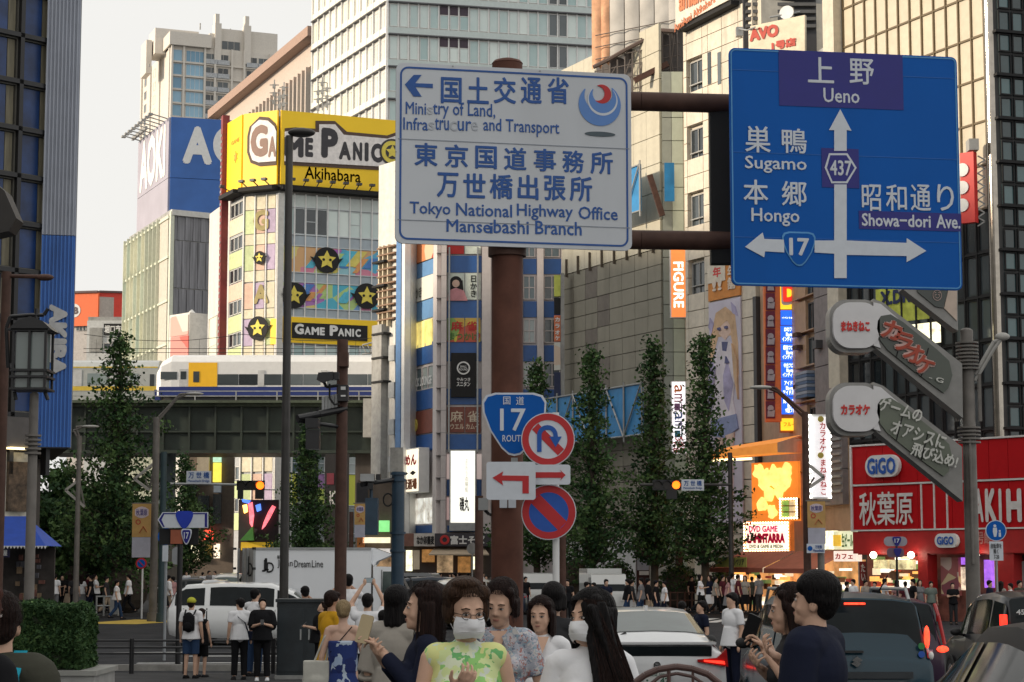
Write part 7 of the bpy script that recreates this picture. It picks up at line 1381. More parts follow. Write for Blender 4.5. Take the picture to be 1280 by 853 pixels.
def conifer(h, rad, seed, nl=64, leaf=.24, per=15, base=.16, power=.8, name='tree', label='', loc=(0,0,0), group=None, cat='tree', light=.22):
 rnd = random.Random(seed); t = thing(name, label, cat, group=group); g = Mb()
 g.cyl((0,0,0), (0,0,h*.5), .16*h/10, .10*h/10, 9); g.cyl((0,0,h*.5), (.05,0,h*.97), .10*h/10, .02, 7)
 vs, fs, mi = [], [], []
 for k in range(nl):
  f = ((k+.5)/nl)**1.15; z = h*(base+(1-base)*f*.97); L = rad*((1-f)**power)*rnd.uniform(.55, 1.15)+.12; a = k*2.4+rnd.uniform(-.4, .4); up = rnd.uniform(.25, .7)
  tip = Vector((math.cos(a)*L, math.sin(a)*L, L*up)); g.cyl((0,0,z-.2), Vector((0,0,z))+tip*.9, .035, .012, 4)
  nc = max(2, int(L/.33))
  for c in range(nc):
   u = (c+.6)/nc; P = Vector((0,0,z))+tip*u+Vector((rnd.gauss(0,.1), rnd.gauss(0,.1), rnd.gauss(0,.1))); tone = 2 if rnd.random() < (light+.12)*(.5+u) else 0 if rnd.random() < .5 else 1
   for q in range(per): leafquad(vs, fs, mi, P+Vector((rnd.gauss(0,.21), rnd.gauss(0,.21), rnd.gauss(0,.13))), leaf, rnd, tone)
 g.obj('trunk', BARK, t); m = Mb(); m.v = vs; m.f = fs; m.mi = mi; m.obj('crown', LEAF, t); return settle(t, loc)
G_ = 'conical street trees along the far pavement'
trees = [(740, 432, 92, 2.6, 1, 'conical street tree in front of the low blue tarp, left of the vertical lit sign'), (817, 422, 93, 2.1, 2, 'slender conical street tree just left of the white lit vertical sign'), (880, 413, 90, 2.2, 3, 'conical street tree just right of the white lit vertical sign'), (671, 446, 101, 2.6, 4, 'narrow conical tree half hidden behind the shield sign and red arrow plates'),
  (147, 412, 88, 3.7, 5, 'tall dark conical tree in front of the railway bridge at left'), (384, 528, 118, 2.6, 6, 'small conical tree between the tall thin lamp and the brown traffic pole'), (232, 568, 128, 2.6, 7, 'bushy tree under the railway bridge right of the bent arm lamp')]
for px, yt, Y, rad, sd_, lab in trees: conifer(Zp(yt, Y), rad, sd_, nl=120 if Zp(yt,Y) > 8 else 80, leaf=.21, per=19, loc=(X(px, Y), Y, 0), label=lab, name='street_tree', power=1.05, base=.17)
conifer(6.6, 3.3, 11, nl=95, leaf=.3, per=20, base=.10, power=.42, loc=(X(78,96), 96, 0), label='broad dark tree mass behind the crowd at the far left', name='street_tree'); conifer(5.6, 2.9, 12, nl=80, leaf=.3, per=18, base=.1, power=.42, loc=(X(128,93), 93, 0), label='broad leafy lower tree around the foot of the tall dark conifer', name='street_tree', light=.5)
conifer(5.6, 2.4, 13, nl=60, leaf=.3, per=16, base=.1, power=.45, loc=(X(30,100), 100, 0), label='dark tree behind the blue awning shop', name='street_tree')
def bush(px, y0, Y, w_, lab, sd_, z=0, h=None):
 rnd = random.Random(sd_); h = h or Zp(y0, Y); t = thing('bush', lab, 'bush'); vs, fs, mi = [], [], []
 for k in range(900):
  a = rnd.uniform(0, 2*PI); e = math.asin(rnd.uniform(-.2, 1)); r = rnd.uniform(.75, 1.05); leafquad(vs, fs, mi, (math.cos(a)*math.cos(e)*w_*r, math.sin(a)*math.cos(e)*w_*.8*r, h*.5+math.sin(e)*h*.5*r), .16, rnd, rnd.choice((0,1,1,2)))
 m = Mb(); m.v = vs; m.f = fs; m.mi = mi; m.obj('crown', LEAF, t); g = Mb(); g.ball((0,0,h*.45), (w_*.75,w_*.6,h*.42), 10, 8); g.obj('dark_core', BARK, t); return settle(t, (X(px,Y), Y, z))  # solid dark ball fills the inside of the bush
for a in ((718,690,100,.95,'rounded clipped bush left of the crossing crowd',1),(770,697,98,.9,'low rounded bush beside the information pillar',2),(847,704,94,1.0,'round shrub behind the street fence on the right',3),(100,697,92,1.2,'dark rounded bush behind the left crowd',4),(160,700,88,1.35,'dark rounded bush under the striped lamp banner',5),(905,708,93,.8,'small dark shrub at the foot of the right conical tree',6)): bush(*a[:4], a[4], a[5])
def hedge():
 Y = 21; z0 = gz(Y); x0, x1 = X(18,Y), X(107,Y); zt = Zp(757,Y); zb = Zp(838,Y); t = thing('clipped_hedge', 'dense clipped green hedge box growing from a concrete planter at lower left', 'hedge', ((x0+x1)/2, Y, zb)); rnd = random.Random(5)
 vs, fs, mi = [], [], []; W = (x1-x0); D = .9; H = zt-zb
 for k in range(15000):
  f = rnd.random();
  if f < .5: p = (x0+W*rnd.random(), Y+abs(rnd.gauss(0,.03)), zb+H*rnd.random())
  elif f < .8: p = (x0+W*rnd.random(), Y+D*rnd.random(), zt-abs(rnd.gauss(0,.03)))
  else: p = (x1-abs(rnd.gauss(0,.03)), Y+D*rnd.random(), zb+H*rnd.random())
  bx = .05*math.sin(p[0]*9+p[2]*5)+.03*math.sin(p[2]*17+p[1]*8); r = max(0, (p[2]-zt+.15))*.8; xx = p[0]-(r*.6 if p[0] > x1-.2 else 0)
  leafquad(vs, fs, mi, (xx, p[1]+bx-.02+r*.3, p[2]+bx*.5+rnd.gauss(0,.01)), .055, rnd, rnd.choice((0,1,1,1,2)))
 m = Mb(); m.v = vs; m.f = fs; m.mi = mi; o = m.obj('crown', LEAF, t); Mb().box(x0+.05, x1-.06, Y+.06, Y+D-.05, zb, zt-.06).obj('dark_core', mat('hedge_core', (.02,.028,.014), .9), t)  # solid dark box stands in for the shade between the leaves
 p = thing('planter', 'pale weathered concrete planter under the clipped hedge', 'planter', ((x0+x1)/2, Y, z0)); Mb().box(x0-.1, x1+.16, Y-.1, Y+D+.1, z0, zb-.05).obj('planter_wall', GREYC, p); Mb().box(x0-.13, x1+.19, Y-.13, Y+D+.13, zb-.05, zb+.0).obj('rim', mat('planter_rim', (.30,.30,.28), .8, dirt=.2), p)
hedge()
# ---------------------------------------------------------------- vehicles
TYRE = mat('tyre', (.018,.018,.019), .85); RIM = mat('alloy_rim', (.40,.40,.41), .3, metal=.7); AUTOG = mat('car_glass', (.012,.016,.018), .06, var=.2, spec=.14); AUTOG2 = mat('car_glass_clear', (.05,.075,.07), .05, var=.5, scale=1.2, spec=.5); TAIL = mat('tail_lamp', (.45,.01,.01), .15, coat=.5); TAILON = mat('tail_lamp_lit', (1,.03,.015), emit=1.6, var=.3, scale=12); BRK = mat('brake_lit', (1,.05,.02), emit=2.2, var=.3, scale=30); HEADL = mat('head_lamp', (.75,.75,.72), .1); PLATE = mat('plate_white', (.62,.62,.60), .5); PLASTIC = mat('black_plastic', (.02,.02,.021), .6)
def carpaint(n, c): return mat(n, c, .28, var=.04, scale=.5, coat=.8 if c[0] > .2 else .3, spec=.3)
def car(name, lab, paint, st, loc, rz, wheels, glass=AUTOG, cat='car', side=(2.3, 6.7), npil=2, rearw=(1, 3), frontw=None, lit=True, rails=False, group=None, wr=.31, gw=.80):
 t = thing(name, lab, cat, (0,0,0)); L = st[-1][0]; n = len(st)
 def sec(s):
  i = min(int(s), n-2); f = s-i; a, b = st[i], st[i+1]; y, zb, zl, zr, w_, r = [a[k]*(1-f)+b[k]*f for k in range(6)]
  return y, [(0,zb),(w_*.86,zb),(w_*.99,zb+.14),(w_*1.01,(zb+zl)/2),(w_*.985,zl-.06),(w_*.95,zl),(r,max(zr-.07,zl+.002)),(r*.92,max(zr-.015,zl+.004)),(r*.6,max(zr+.012,zl+.006)),(0,max(zr+.025,zl+.008))]
 def S(s, tt, o=0):
  if tt > 9: tt = tt-18
  y, P = sec(s); m = abs(tt); i = min(int(m), 8); f = m-i; x = P[i][0]*(1-f)+P[i+1][0]*f; z = P[i][1]*(1-f)+P[i+1][1]*f
  return Vector((x*(1 if tt >= 0 else -1), y-L/2, z))
 g = Mb(); ss = []
 for i in range(n-1): ss += [i+q/2 for q in range(2)]
 ss.append(n-1-1e-6); vs = []; m = 19
 for s in ss: vs += [S(s, k) for k in range(0, 10)] + [S(s, -k) for k in range(8, 0, -1)]
 m = 18; fs = [(i*m+j, i*m+(j+1) % m, (i+1)*m+(j+1) % m, (i+1)*m+j) for i in range(len(ss)-1) for j in range(m)]; fs += [tuple(range(m))[::-1], tuple(range((len(ss)-1)*m, len(ss)*m))]
 g.add(vs, fs); o = g.obj('body', paint, t, auto=38)
 def patch(nm, mt, s0, s1, t0, t1, off=.01, ns=6, nt=4, par=None, sgn=1, mirror=False):
  vs = []
  for i in range(ns+1):
   for j in range(nt+1):
    s = s0+(s1-s0)*i/ns; tt = t0+(t1-t0)*j/nt; p = S(s, tt); e = .05; du = S(min(n-1.001, s+e), tt)-S(max(0, s-e), tt); dv = S(s, tt+e)-S(s, tt-e); nn = dv.cross(du)
    if nn.length < 1e-9: nn = Vector((0,0,1))
    nn.normalize(); c = Vector((0, p.y, (st[0][2]+.35)));
    if nn.dot(p-c) < 0: nn = -nn
    vs.append(p+nn*off)
  w_ = nt+1; g = Mb(); g.add(vs, [(i*w_+j, i*w_+j+1, (i+1)*w_+j+1, (i+1)*w_+j) for i in range(ns) for j in range(nt)]); return g.obj(nm, mt, par or t, smooth=True)
 s0, s1 = side
 for sg in (1, -1):
  for k in range(npil+1):
   a = s0+(s1-s0)*k/(npil+1)+.07; b = s0+(s1-s0)*(k+1)/(npil+1)-.07; patch('side_window', glass, a, b, sg*5.12, sg*5.93, ns=6, nt=2)
  for k in range(1, npil+1): a = s0+(s1-s0)*k/(npil+1); patch('door_seam', PLASTIC, a-.015, a+.015, sg*1.6, sg*5.0, off=.004, ns=1, nt=4)
  for k in range(npil): a = s0+(s1-s0)*(k+.55)/(npil+1); patch('door_handle', paint if k else PLASTIC, a, a+.14, sg*4.3, sg*4.5, off=.025, ns=1, nt=1)
 patch('rear_window', glass, rearw[0]+.15, rearw[1]-.1, 6.5, 11.5, ns=6, nt=10) if rearw else None
 if frontw: patch('windscreen', AUTOG2, frontw[0]+.06, frontw[1]-.08, 6.5, 11.5, ns=6, nt=10)
 for y in wheels:
  for sg in (1, -1):
   x = st[n//2][4]*sg; g = Mb(); g.cyl((x+.015*sg, y-L/2, wr), (x-.2*sg, y-L/2, wr), wr, n=26); w_ = g.obj('wheel', TYRE, t, auto=40); g = Mb(); g.cyl((x+.022*sg, y-L/2, wr), (x+.0*sg, y-L/2, wr), wr*.66, n=20); r_ = g.obj('rim', RIM, w_, auto=40)
   g = Mb(); g.ring(y-L/2, wr, wr*1.0, wr*1.16, 0, .01, 24); g.v = [(x*1.012+(.006 if sg > 0 else -.006)+(p[1] if sg > 0 else -p[1]), p[0], p[2]) for p in g.v]; g.obj('wheel_arch', PLASTIC, t)
 ym = st[int(s1)][0]-L/2-.15; zl = st[int(s1)][2]+.06; xm = st[int(s1)][4]
 for sg in (1, -1): g = Mb(); g.ball((sg*(xm+.08), ym, zl+.05), (.09,.045,.065), 12, 8); g.bar((sg*(xm-.05), ym, zl), (sg*(xm+.1), ym, zl+.03), .04); o_ = g.obj('mirror', PLASTIC, t, smooth=True)
 if rails:
  for sg in (1, -1): g = Mb(); x = st[4][5]*.9*sg; g.tube([(x, st[3][0]-L/2+.05, st[3][3]+.0), (x, st[3][0]-L/2+.2, st[4][3]+.06), (x, st[6][0]-L/2-.3, st[5][3]+.07), (x, st[6][0]-L/2, st[6][3]+.0)], .018, 8); g.obj('roof_rail', STEEL, t)
 def at_(obj_loc=None): pass
 t['_'] = 0; del t['_']
 M_ = Matrix.Translation(loc) @ Matrix.Rotation(rz, 4, 'Z'); t.matrix_basis = M_; WM0[t.name] = True
 return t, S, patch, L
WM0 = {}
def addbox(t, nm, m, x0, x1, y0, y1, z0, z1, bev=0):   # in the car's own coordinates
 g = Mb(); g.box(x0, x1, y0, y1, z0, z1); return g.obj(nm, m, t)
def cartext(t, s_, m, x0, x1, z0, z1, y, b=.02, rz=0): F0 = None; return text(s_, m, t, None, x0, x1, z0, z1, y=y, bold=b, depth=.006)
def rearset(t, L, zb, w_, zp, num, plx=0, z2=None):
 addbox(t, 'bumper', PLASTIC, -w_*.92, w_*.92, -L/2-.05, -L/2+.1, zb, zb+.16); p = addbox(t, 'licence_plate', PLATE, plx-.165, plx+.165, -L/2-.06, -L/2-.035, zp, zp+.165)
 cartext(t, num, mat('plate_green', (.03,.12,.07)), plx-.14, plx+.14, zp+.02, zp+.09, -L/2-.063); cartext(t, '足立 500', MATS['plate_green'], plx-.09, plx+.09, zp+.11, zp+.15, -L/2-.063, .01)
# teal boxy car with brake lights on
Z = lambda Y: max(.004, gz(Y)-.13)
BOX = [(0,.40,.93,.95,.74,.70),(.04,.30,.98,1.02,.79,.72),(.13,.25,1.0,1.40,.80,.68),(.24,.22,1.01,1.60,.805,.66),(1.1,.2,1.0,1.655,.81,.66),(2.0,.2,.98,1.63,.81,.66),(2.6,.2,.96,1.50,.80,.65),(3.0,.22,.97,1.02,.79,.66),(3.55,.26,.88,.92,.76,.6),(3.68,.34,.70,.74,.70,.5)]
t, S, patch, L = car('boxy_car', 'dark teal boxy car with roof rails behind the couple holding phones', carpaint('teal_paint', (.008,.038,.060)), BOX, (3.57, 21+1.84, Z(22)), R(1), (.62,2.95), rails=True, frontw=(6,7))
for sg in (1, -1):
 patch('tail_lamp', TAIL, 1.15, 2.75, sg*5.9, sg*6.9 if False else sg*5.2, off=.02, ns=4, nt=2)
 g = Mb(); g.ball((sg*.735, -L/2+.10, 1.22), (.03,.05,.12), 10, 10); g.obj('brake_lamp', BRK, t, smooth=True); g = Mb(); g.ball((sg*.765, -L/2+.06, 1.03), (.03,.03,.045), 10, 8); g.obj('indicator', HEADL, t, smooth=True)
addbox(t, 'stop_lamp', BRK, -.11, .11, -L/2+.17, -L/2+.20, 1.555, 1.575); addbox(t, 'garnish', mat('dark_chrome', (.10,.11,.12), .25, metal=.8), -.38, .55, -L/2-.06, -L/2-.02, .80, .87); rearset(t, L, .3, .78, .58, '・568', plx=.02)
g = Mb(); g.prism([(-.06,.98),(.0,1.03),(.06,.99),(.03,.97),(-.0,.99),(.045,.955),(.0,.915),(-.06,.955),(-.03,.97),(0,.95),(-.045,.985)], -L/2-.05, -L/2-.02); g.v = [(p[0]-.03, p[1], p[2]-.0) for p in g.v]; g.obj('emblem', CHROME, t)
for sx, cz, m in ((.66,1.045,BLUEP),(.66,1.13,mat('sticker_green', (.05,.25,.08)))): g = Mb(); g.ring(sx, cz, 0, .035, -L/2+.02, -L/2+.03, 14); g.obj('sticker', m, t)
g = Mb(); g.tube([(.35,-L/2+.7,1.67),(.42,-L/2+.5,1.86)], .008, 6); g.tube([(-.1,-L/2+.5,1.68),(-.1,-L/2+1.2,1.70)], .015, 6); g.obj('aerial', PLASTIC, t)
addbox(t, 'wiper', PLASTIC, -.3, .05, -L/2+.01, -L/2+.04, 1.06, 1.085)
# white hatchback seen from behind
PRI = [(0,.40,.85,.90,.78,.70),(.05,.3,.93,1.02,.85,.74),(.12,.25,.96,1.06,.87,.74),(.45,.22,.96,1.18,.875,.70),(1.35,.2,.95,1.42,.88,.60),(2.1,.18,.93,1.47,.88,.60),(2.8,.18,.92,1.40,.88,.60),(3.5,.18,.92,1.02,.87,.66),(4.2,.2,.82,.86,.85,.6),(4.55,.3,.62,.66,.78,.5)]
t, S, patch, L = car('white_hatchback', 'white hatchback seen from behind, right of the woman with long black hair', carpaint('pearl_white', (.66,.67,.68)), PRI, (X(815,25), 25+2.27, Z(26)), R(1), (.8,3.55), frontw=(6,7), rearw=(2.9,4.1), glass=AUTOG2)
patch('lower_rear_window', AUTOG, 1.3, 1.9, -6.2, 6.2, ns=1, nt=8) if False else addbox(t, 'lower_rear_window', AUTOG, -.68, .68, -L/2+.0, -L/2+.06, .93, 1.05); addbox(t, 'spoiler', MATS['pearl_white'], -.74, .74, -L/2+.02, -L/2+.42, 1.07, 1.10)
for sg in (1, -1):
 g = Mb(); g.prism([(sg*.50,.86),(sg*.88,.80),(sg*.86,1.02),(sg*.74,.91),(sg*.50,.89)], -L/2-.03, -L/2+.10); g.obj('tail_lamp', TAIL, t); g = Mb(); g.prism([(sg*.58,.865),(sg*.84,.83),(sg*.83,.87),(sg*.58,.885)], -L/2-.05, -L/2-.03); g.obj('lit_lamp_strip', TAILON, t)
rearset(t, L, .3, .84, .58, '・・42'); g = Mb(); g.ring(0, .82, .03, .045, -L/2-.04, -L/2+.0, 18); g.bar((-.03,-L/2-.03,.82), (.03,-L/2-.03,.82), .015); g.obj('emblem', CHROME, t); g = Mb(); g.tube([(-.35,-L/2+.45,1.2),(-.5,-L/2+.38,1.12),(-.2,-L/2+.36,1.13)], .018, 6); g.obj('wiper', PLASTIC, t)
addbox(t, 'roof_fin', MATS['pearl_white'], -.02, .02, -L/2+1.5, -L/2+1.7, 1.45, 1.52)
# taxi-like dark van at right, near black sedan, purple car between
TX = [(0,.40,.95,.97,.76,.70),(.06,.3,1.0,1.04,.83,.74),(.2,.25,1.02,1.45,.84,.68),(.38,.22,1.02,1.68,.845,.66),(1.4,.2,1.0,1.75,.85,.67),(2.4,.2,.98,1.70,.85,.67),(3.0,.2,.96,1.55,.84,.66),(3.6,.22,.98,1.04,.83,.66),(4.2,.26,.88,.94,.80,.6),(4.35,.34,.70,.74,.74,.5)]
t, S, patch, L = car('black_taxi', 'tall black taxi with white number 4523 on its rear, at the right edge', carpaint('indigo_black', (.006,.007,.012)), TX, (8.25, 30.5+2.2, Z(32)), R(0), (.8,3.55), frontw=(6,7), cat='taxi')
for sg in (1, -1): g = Mb(); g.box(sg*.79-.04, sg*.79+.05, -L/2+.08, -L/2+.2, 1.02, 1.42); g.obj('tail_lamp', TAILON, t)
cartext(t, '4523', WHITE, -.60, -.34, 1.42, 1.50, -L/2+.08, .02); rearset(t, L, .3, .8, .6, '45・23')
t, S, patch, L = car('dark_purple_hatchback', 'dark purple hatchback with red lamps squeezed between the teal car and the black taxi', carpaint('purple_paint', (.035,.018,.04)), BOX, (5.52, 29.5+1.84, Z(31)), R(0), (.62,2.95))
for sg in (1, -1): g = Mb(); g.tube([(sg*.80,-L/2+.02,1.0),(sg*.74,-L/2+.12,1.4),(sg*.70,-L/2+.2,1.58)], .028, 8); g.obj('tail_lamp', TAIL, t); g = Mb(); g.ball((sg*.76,-L/2-.02,.93), (.09,.04,.05), 10, 6); g.obj('brake_lamp', BRK, t)
addbox(t, 'sticker', mat('sticker_pink', (.6,.3,.4)), .48, .62, -L/2-.01, -L/2+.03, .80, .92); rearset(t, L, .3, .78, .58, '12・04')
SED = [(0,.40,.92,.94,.74,.66),(.05,.3,1.0,1.02,.83,.7),(.5,.22,1.02,1.06,.86,.7),(1.1,.2,1.0,1.40,.87,.60),(1.9,.18,.98,1.47,.88,.60),(2.5,.18,.96,1.45,.88,.60),(3.0,.18,.95,1.28,.875,.62),(3.55,.18,.95,1.0,.87,.68),(4.3,.2,.84,.88,.84,.6),(4.55,.3,.62,.66,.76,.5)]
t, S, patch, L = car('black_sedan', 'near black car with arched roof and side windows at the lower right corner', mat('gloss_black', (.008,.008,.010), .45, spec=.1), SED, (3.13, 10.7, gz(10.7)-.13), R(1), (.8,3.6), frontw=(6,7), glass=AUTOG, side=(2.6,6.6), npil=1)
# white minivan side on, facing left
MPV = [(0,.45,1.0,1.03,.80,.72),(.06,.3,1.06,1.12,.87,.76),(.22,.25,1.06,1.52,.885,.70),(.5,.22,1.05,1.68,.89,.68),(1.6,.2,1.03,1.75,.90,.68),(2.9,.2,1.0,1.72,.90,.68),(3.5,.2,.98,1.50,.89,.67),(4.15,.22,.97,1.04,.87,.68),(4.6,.28,.84,.90,.82,.6),(4.78,.36,.66,.70,.74,.5)]
white2 = carpaint('van_white', (.78,.79,.79)); Y = 57
t, S, patch, L = car('white_minivan', 'white people carrier with black side glass crossing the street behind the fence', white2, MPV, (X(215,Y)+2.39, Y+.5, 0), R(-90), (.85,3.85), rearw=(1,3), frontw=(6,7), side=(1.9,6.9), npil=2, cat='van', wr=.34)
for sg in (1, -1): g = Mb(); g.ball((sg*.74, -L/2+.1, .95), (.06,.08,.2), 8, 8); g.obj('tail_lamp', TAIL, t)
# lorry
def lorry():
 Y = 60; lw = carpaint('lorry_white', (.82,.84,.87)); t = thing('white_box_lorry', 'white box lorry with black monogram and script lettering, side on to the camera', 'lorry', (X(390,Y), Y, 0)); x0, x1 = X(320,Y), X(465,Y); z1 = Zp(685,Y); z0 = .62
 Mb().box(x0, x1, Y, Y+2.0, z0, z1).obj('cargo_box', lw, t); g = Mb(); x2 = X(294,Y); g.add([(x2,Y+1.9,z0),(x0-.001,Y+.0,z0),(x0-.001,Y+.0,z1),(x2,Y+1.9,z1),(x2+.1,Y+1.98,z0),(x0+.05,Y+.1,z0),(x0+.05,Y+.1,z1),(x2+.1,Y+1.98,z1)], [(0,1,2,3),(0,3,7,4),(3,2,6,7),(0,4,5,1)]); o = g.obj('rear_door', mat('door_cream', (.52,.50,.47), .5), t)
 F = Face(294, 760, Y+1.88, 320, None, Y-.04)
 for k in (.18, .42, .62): panel('door_bar', STEEL, o, F, F.W*k, F.W*k+.05, z0, z1, .05, y=-.02)
 for zz in (.9, 1.5, 2.1, 2.7): panel('hinge', BLACK, o, F, F.W-.18, F.W-.02, zz, zz+.07, .07, y=-.02); panel('hinge', BLACK, o, F, .0, .12, zz, zz+.07, .07, y=-.02)
 text('J', BLACKM, t, F, F.W*.62, F.W*.72, 1.95, 2.5, y=-.05, bold=.0); text('D', BLACKM, t, F, F.W*.70, F.W*.88, 1.9, 2.3, y=-.05, bold=.0)
 Mb().box(x0-.03, x0+.03, Y-.03, Y-.001, z0, z1).obj('trim', STEEL, t); Mb().box(x0, x1, Y-.03, Y-.001, z1-.06, z1+.01).obj('trim', STEEL, t); Mb().box(x0, x1, Y-.03, Y-.001, z0, z0+.08).obj('trim', STEEL, t)
 F = Face(320, 700, Y, 465, None, Y); ptext('J', BLACKM, t, F, 327.5, 698, 334, 715, y=-.02, bold=.015, shear=0); ptext('D', BLACKM, t, F, 333.5, 703, 342.5, 716, y=-.02, bold=.01); ptext('L', BLACKM, t, F, 330, 700, 336, 713, y=-.02, bold=0); ptext('Japan', BLACKM, t, F, 347, 700, 366, 710.5, y=-.02, bold=.0); ptext('Dream', BLACKM, t, F, 368, 700.5, 388, 709.5, y=-.02, bold=.0); ptext('Line', BLACKM, t, F, 390, 700.5, 404, 709.5, y=-.02, bold=.0); ptext('有限会社', BLACKM, t, F, 346.5, 694, 358, 699, y=-.02, bold=.02)
 # cab
 xa, xb = x1+.05, X(514,Y); pts = [(xa,.45),(xb,.45),(xb+.02,1.0),(xb-.12,1.35),(xb-.45,2.18),(xa,2.2)]; Mb().prism(pts, Y+.15, Y+1.85).obj('cab', lw, t, auto=30); Mb().prism([(xa+.28,1.42),(xb-.28,1.32),(xb-.55,2.05),(xa+.3,2.05)], Y+.12, Y+.16).obj('side_window', AUTOG2, t); Mb().box(xa+.25, xa+.27, Y+.13, Y+.15, .5, 2.1).obj('door_seam', PLASTIC, t); Mb().prism([(xb-.0,1.3),(xb-.08,1.34),(xb-.44,2.12),(xb-.40,2.1)], Y+.3, Y+1.7).obj('windscreen', AUTOG, t)
 g = Mb(); g.prism([(xa,2.2),(xa-.3,z1),(xa,z1),(xa+.55,z1-.2),(xa+.1,2.35)], Y+.3, Y+1.7); g.obj('air_deflector', lw, t); Mb().box(x0+.1, xb-.3, Y+.4, Y+1.6, .38, .6).obj('chassis', DGREY, t)
 for x in (x0+.9, xb-.75):
  for yy in (Y+.1, Y+1.7): g = Mb(); g.cyl((x,yy,.38), (x,yy+.22,.38), .38, n=24); w_ = g.obj('wheel', TYRE, t, auto=40); g = Mb(); g.cyl((x,yy-.01,.38), (x,yy+.02,.38), .2, n=16); g.obj('rim', RIM, w_, auto=40)
 g = Mb(); g.tube([(xb-.2,Y+.1,1.9),(xb+.02,Y-.1,1.85),(xb+.02,Y-.1,1.5)], .015); g.box(xb-.02, xb+.06, Y-.2, Y-.02, 1.45, 1.8); g.obj('mirror', PLASTIC, t)
lorry()
def kei(name, lab, px, Y, rz, w_=1.48, paint=None, box=True, L=3.3, py=None):
 paint = paint or carpaint('kei_white', (.60,.61,.60)); t = thing(name, lab, 'truck' if box else 'van', (X(px,Y), Y, 0), rz); H = 1.85
 def bb(nm, m, x0, x1, y0, y1, z0, z1): o = Mb().box(x0, x1, y0, y1, z0, z1).obj(nm, m, None); o.parent = t; return o
 def pp(nm, m, pts, x0, x1):
  g = Mb(); g.prism(pts, x0, x1); g.v = [(p[1], p[0], p[2]) for p in g.v]; o = g.obj(nm, m, None, auto=30); o.parent = t; return o
 cabL = 1.25 if box else L-.1
 pp('cab', paint, [(0,.35),(0,.95),(.08,1.15),(.42,H-.05),(.6,H),(cabL,H),(cabL,.35)], -w_/2, w_/2)
 pp('windscreen', AUTOG, [(.06,1.14),(.10,1.14),(.44,H-.12),(.40,H-.12)], -w_/2+.08, w_/2-.08)
 for sg in (1, -1):
  pp('side_window', AUTOG, [(.30,1.12),(1.0,1.12),(1.0,H-.15),(.52,H-.15)], *sorted((sg*(w_/2+.008), sg*(w_/2-.01))))
  if not box:
   for k in range(2): pp('side_window', AUTOG, [(1.1+k*1.0,1.12),(2.0+k*1.0,1.12),(2.0+k*1.0,H-.15),(1.1+k*1.0,H-.15)], *sorted((sg*(w_/2+.008), sg*(w_/2-.01))))
  o = bb('headlight', HEADL, min(sg*.42, sg*.68), max(sg*.42, sg*.68), -.03, .02, .72, .90); bb('mirror', PLASTIC, sg*(w_/2+.05)-.05, sg*(w_/2+.05)+.05, .25, .3, 1.15, 1.4)
 bb('bumper', PLASTIC, -w_/2, w_/2, -.06, .05, .3, .5); bb('licence_plate', mat('plate_yellow', (.6,.45,.05)), -.16, .16, -.075, -.05, .38, .5)
 if box: bb('cargo_box', paint, -w_/2, w_/2, cabL+.06, L, .6, H+.22)
 for y in (.55, L-.6):
  for sg in (1, -1): g = Mb(); g.cyl((sg*w_/2,y,.28), (sg*(w_/2-.16),y,.28), .28, n=18); o = g.obj('wheel', TYRE, None, auto=40); o.parent = t
 return t
kei('small_white_truck', 'small white box truck facing the camera behind the crossing walkers', 752+10, 84, R(8)); kei('white_van', 'white van nose-on left of the small white truck', 680, 90, R(14), box=False, w_=1.68, L=4.3); kei('white_van', 'white van partly hidden behind the slim brown pole and round sign back', 556, 92, R(80), box=False, w_=1.7, L=4.6, paint=carpaint('silver_van', (.30,.31,.32)))
far = [('grey_sedan','dull grey car among the queue right of the blue pole',535,88,(.10,.11,.13),90),('blue_estate','dark blue car in the queue left of the brown post',590,84,(.015,.03,.06),86),('white_taxi','white car with bright headlamps low behind the women',573,72,(.55,.55,.52),160),('dark_van','dark glossy van behind the blue pole',518,80,(.02,.03,.045),90),('black_car','black car in the dark under the bridge at left',250,104,(.015,.017,.02),-84),('silver_car','silver car with lit headlamps facing the camera by the white lorry',272,100,(.28,.30,.33),176),('blue_delivery_car','dark blue car facing the camera at left under the bridge',243,112,(.03,.06,.12),180),('white_minibus','white minibus beside the rear doors of the white lorry',289,108,(.5,.5,.48),178)]
for nm, lab, px, Y, c, rz in far:
 t, S, patch, L = car(nm, lab, carpaint(nm+'_paint', c), TX if 'van' in nm or 'bus' in nm or 'taxi' in nm else SED, (X(px,Y), Y, .004), R(rz), (.8,3.55), frontw=(6,7))
 for sg in (1, -1): g = Mb(); g.ball((sg*.62, L/2-.12, .74), (.13,.1,.06), 8, 6); g.obj('headlight', mat('head_lit', (1,.85,.6), emit=7) if nm in ('silver_car','white_taxi','blue_estate') else HEADL, t); g = Mb(); g.ball((sg*.7, -L/2+.05, .9), (.1,.08,.06), 8, 6); g.obj('tail_lamp', TAIL, t)
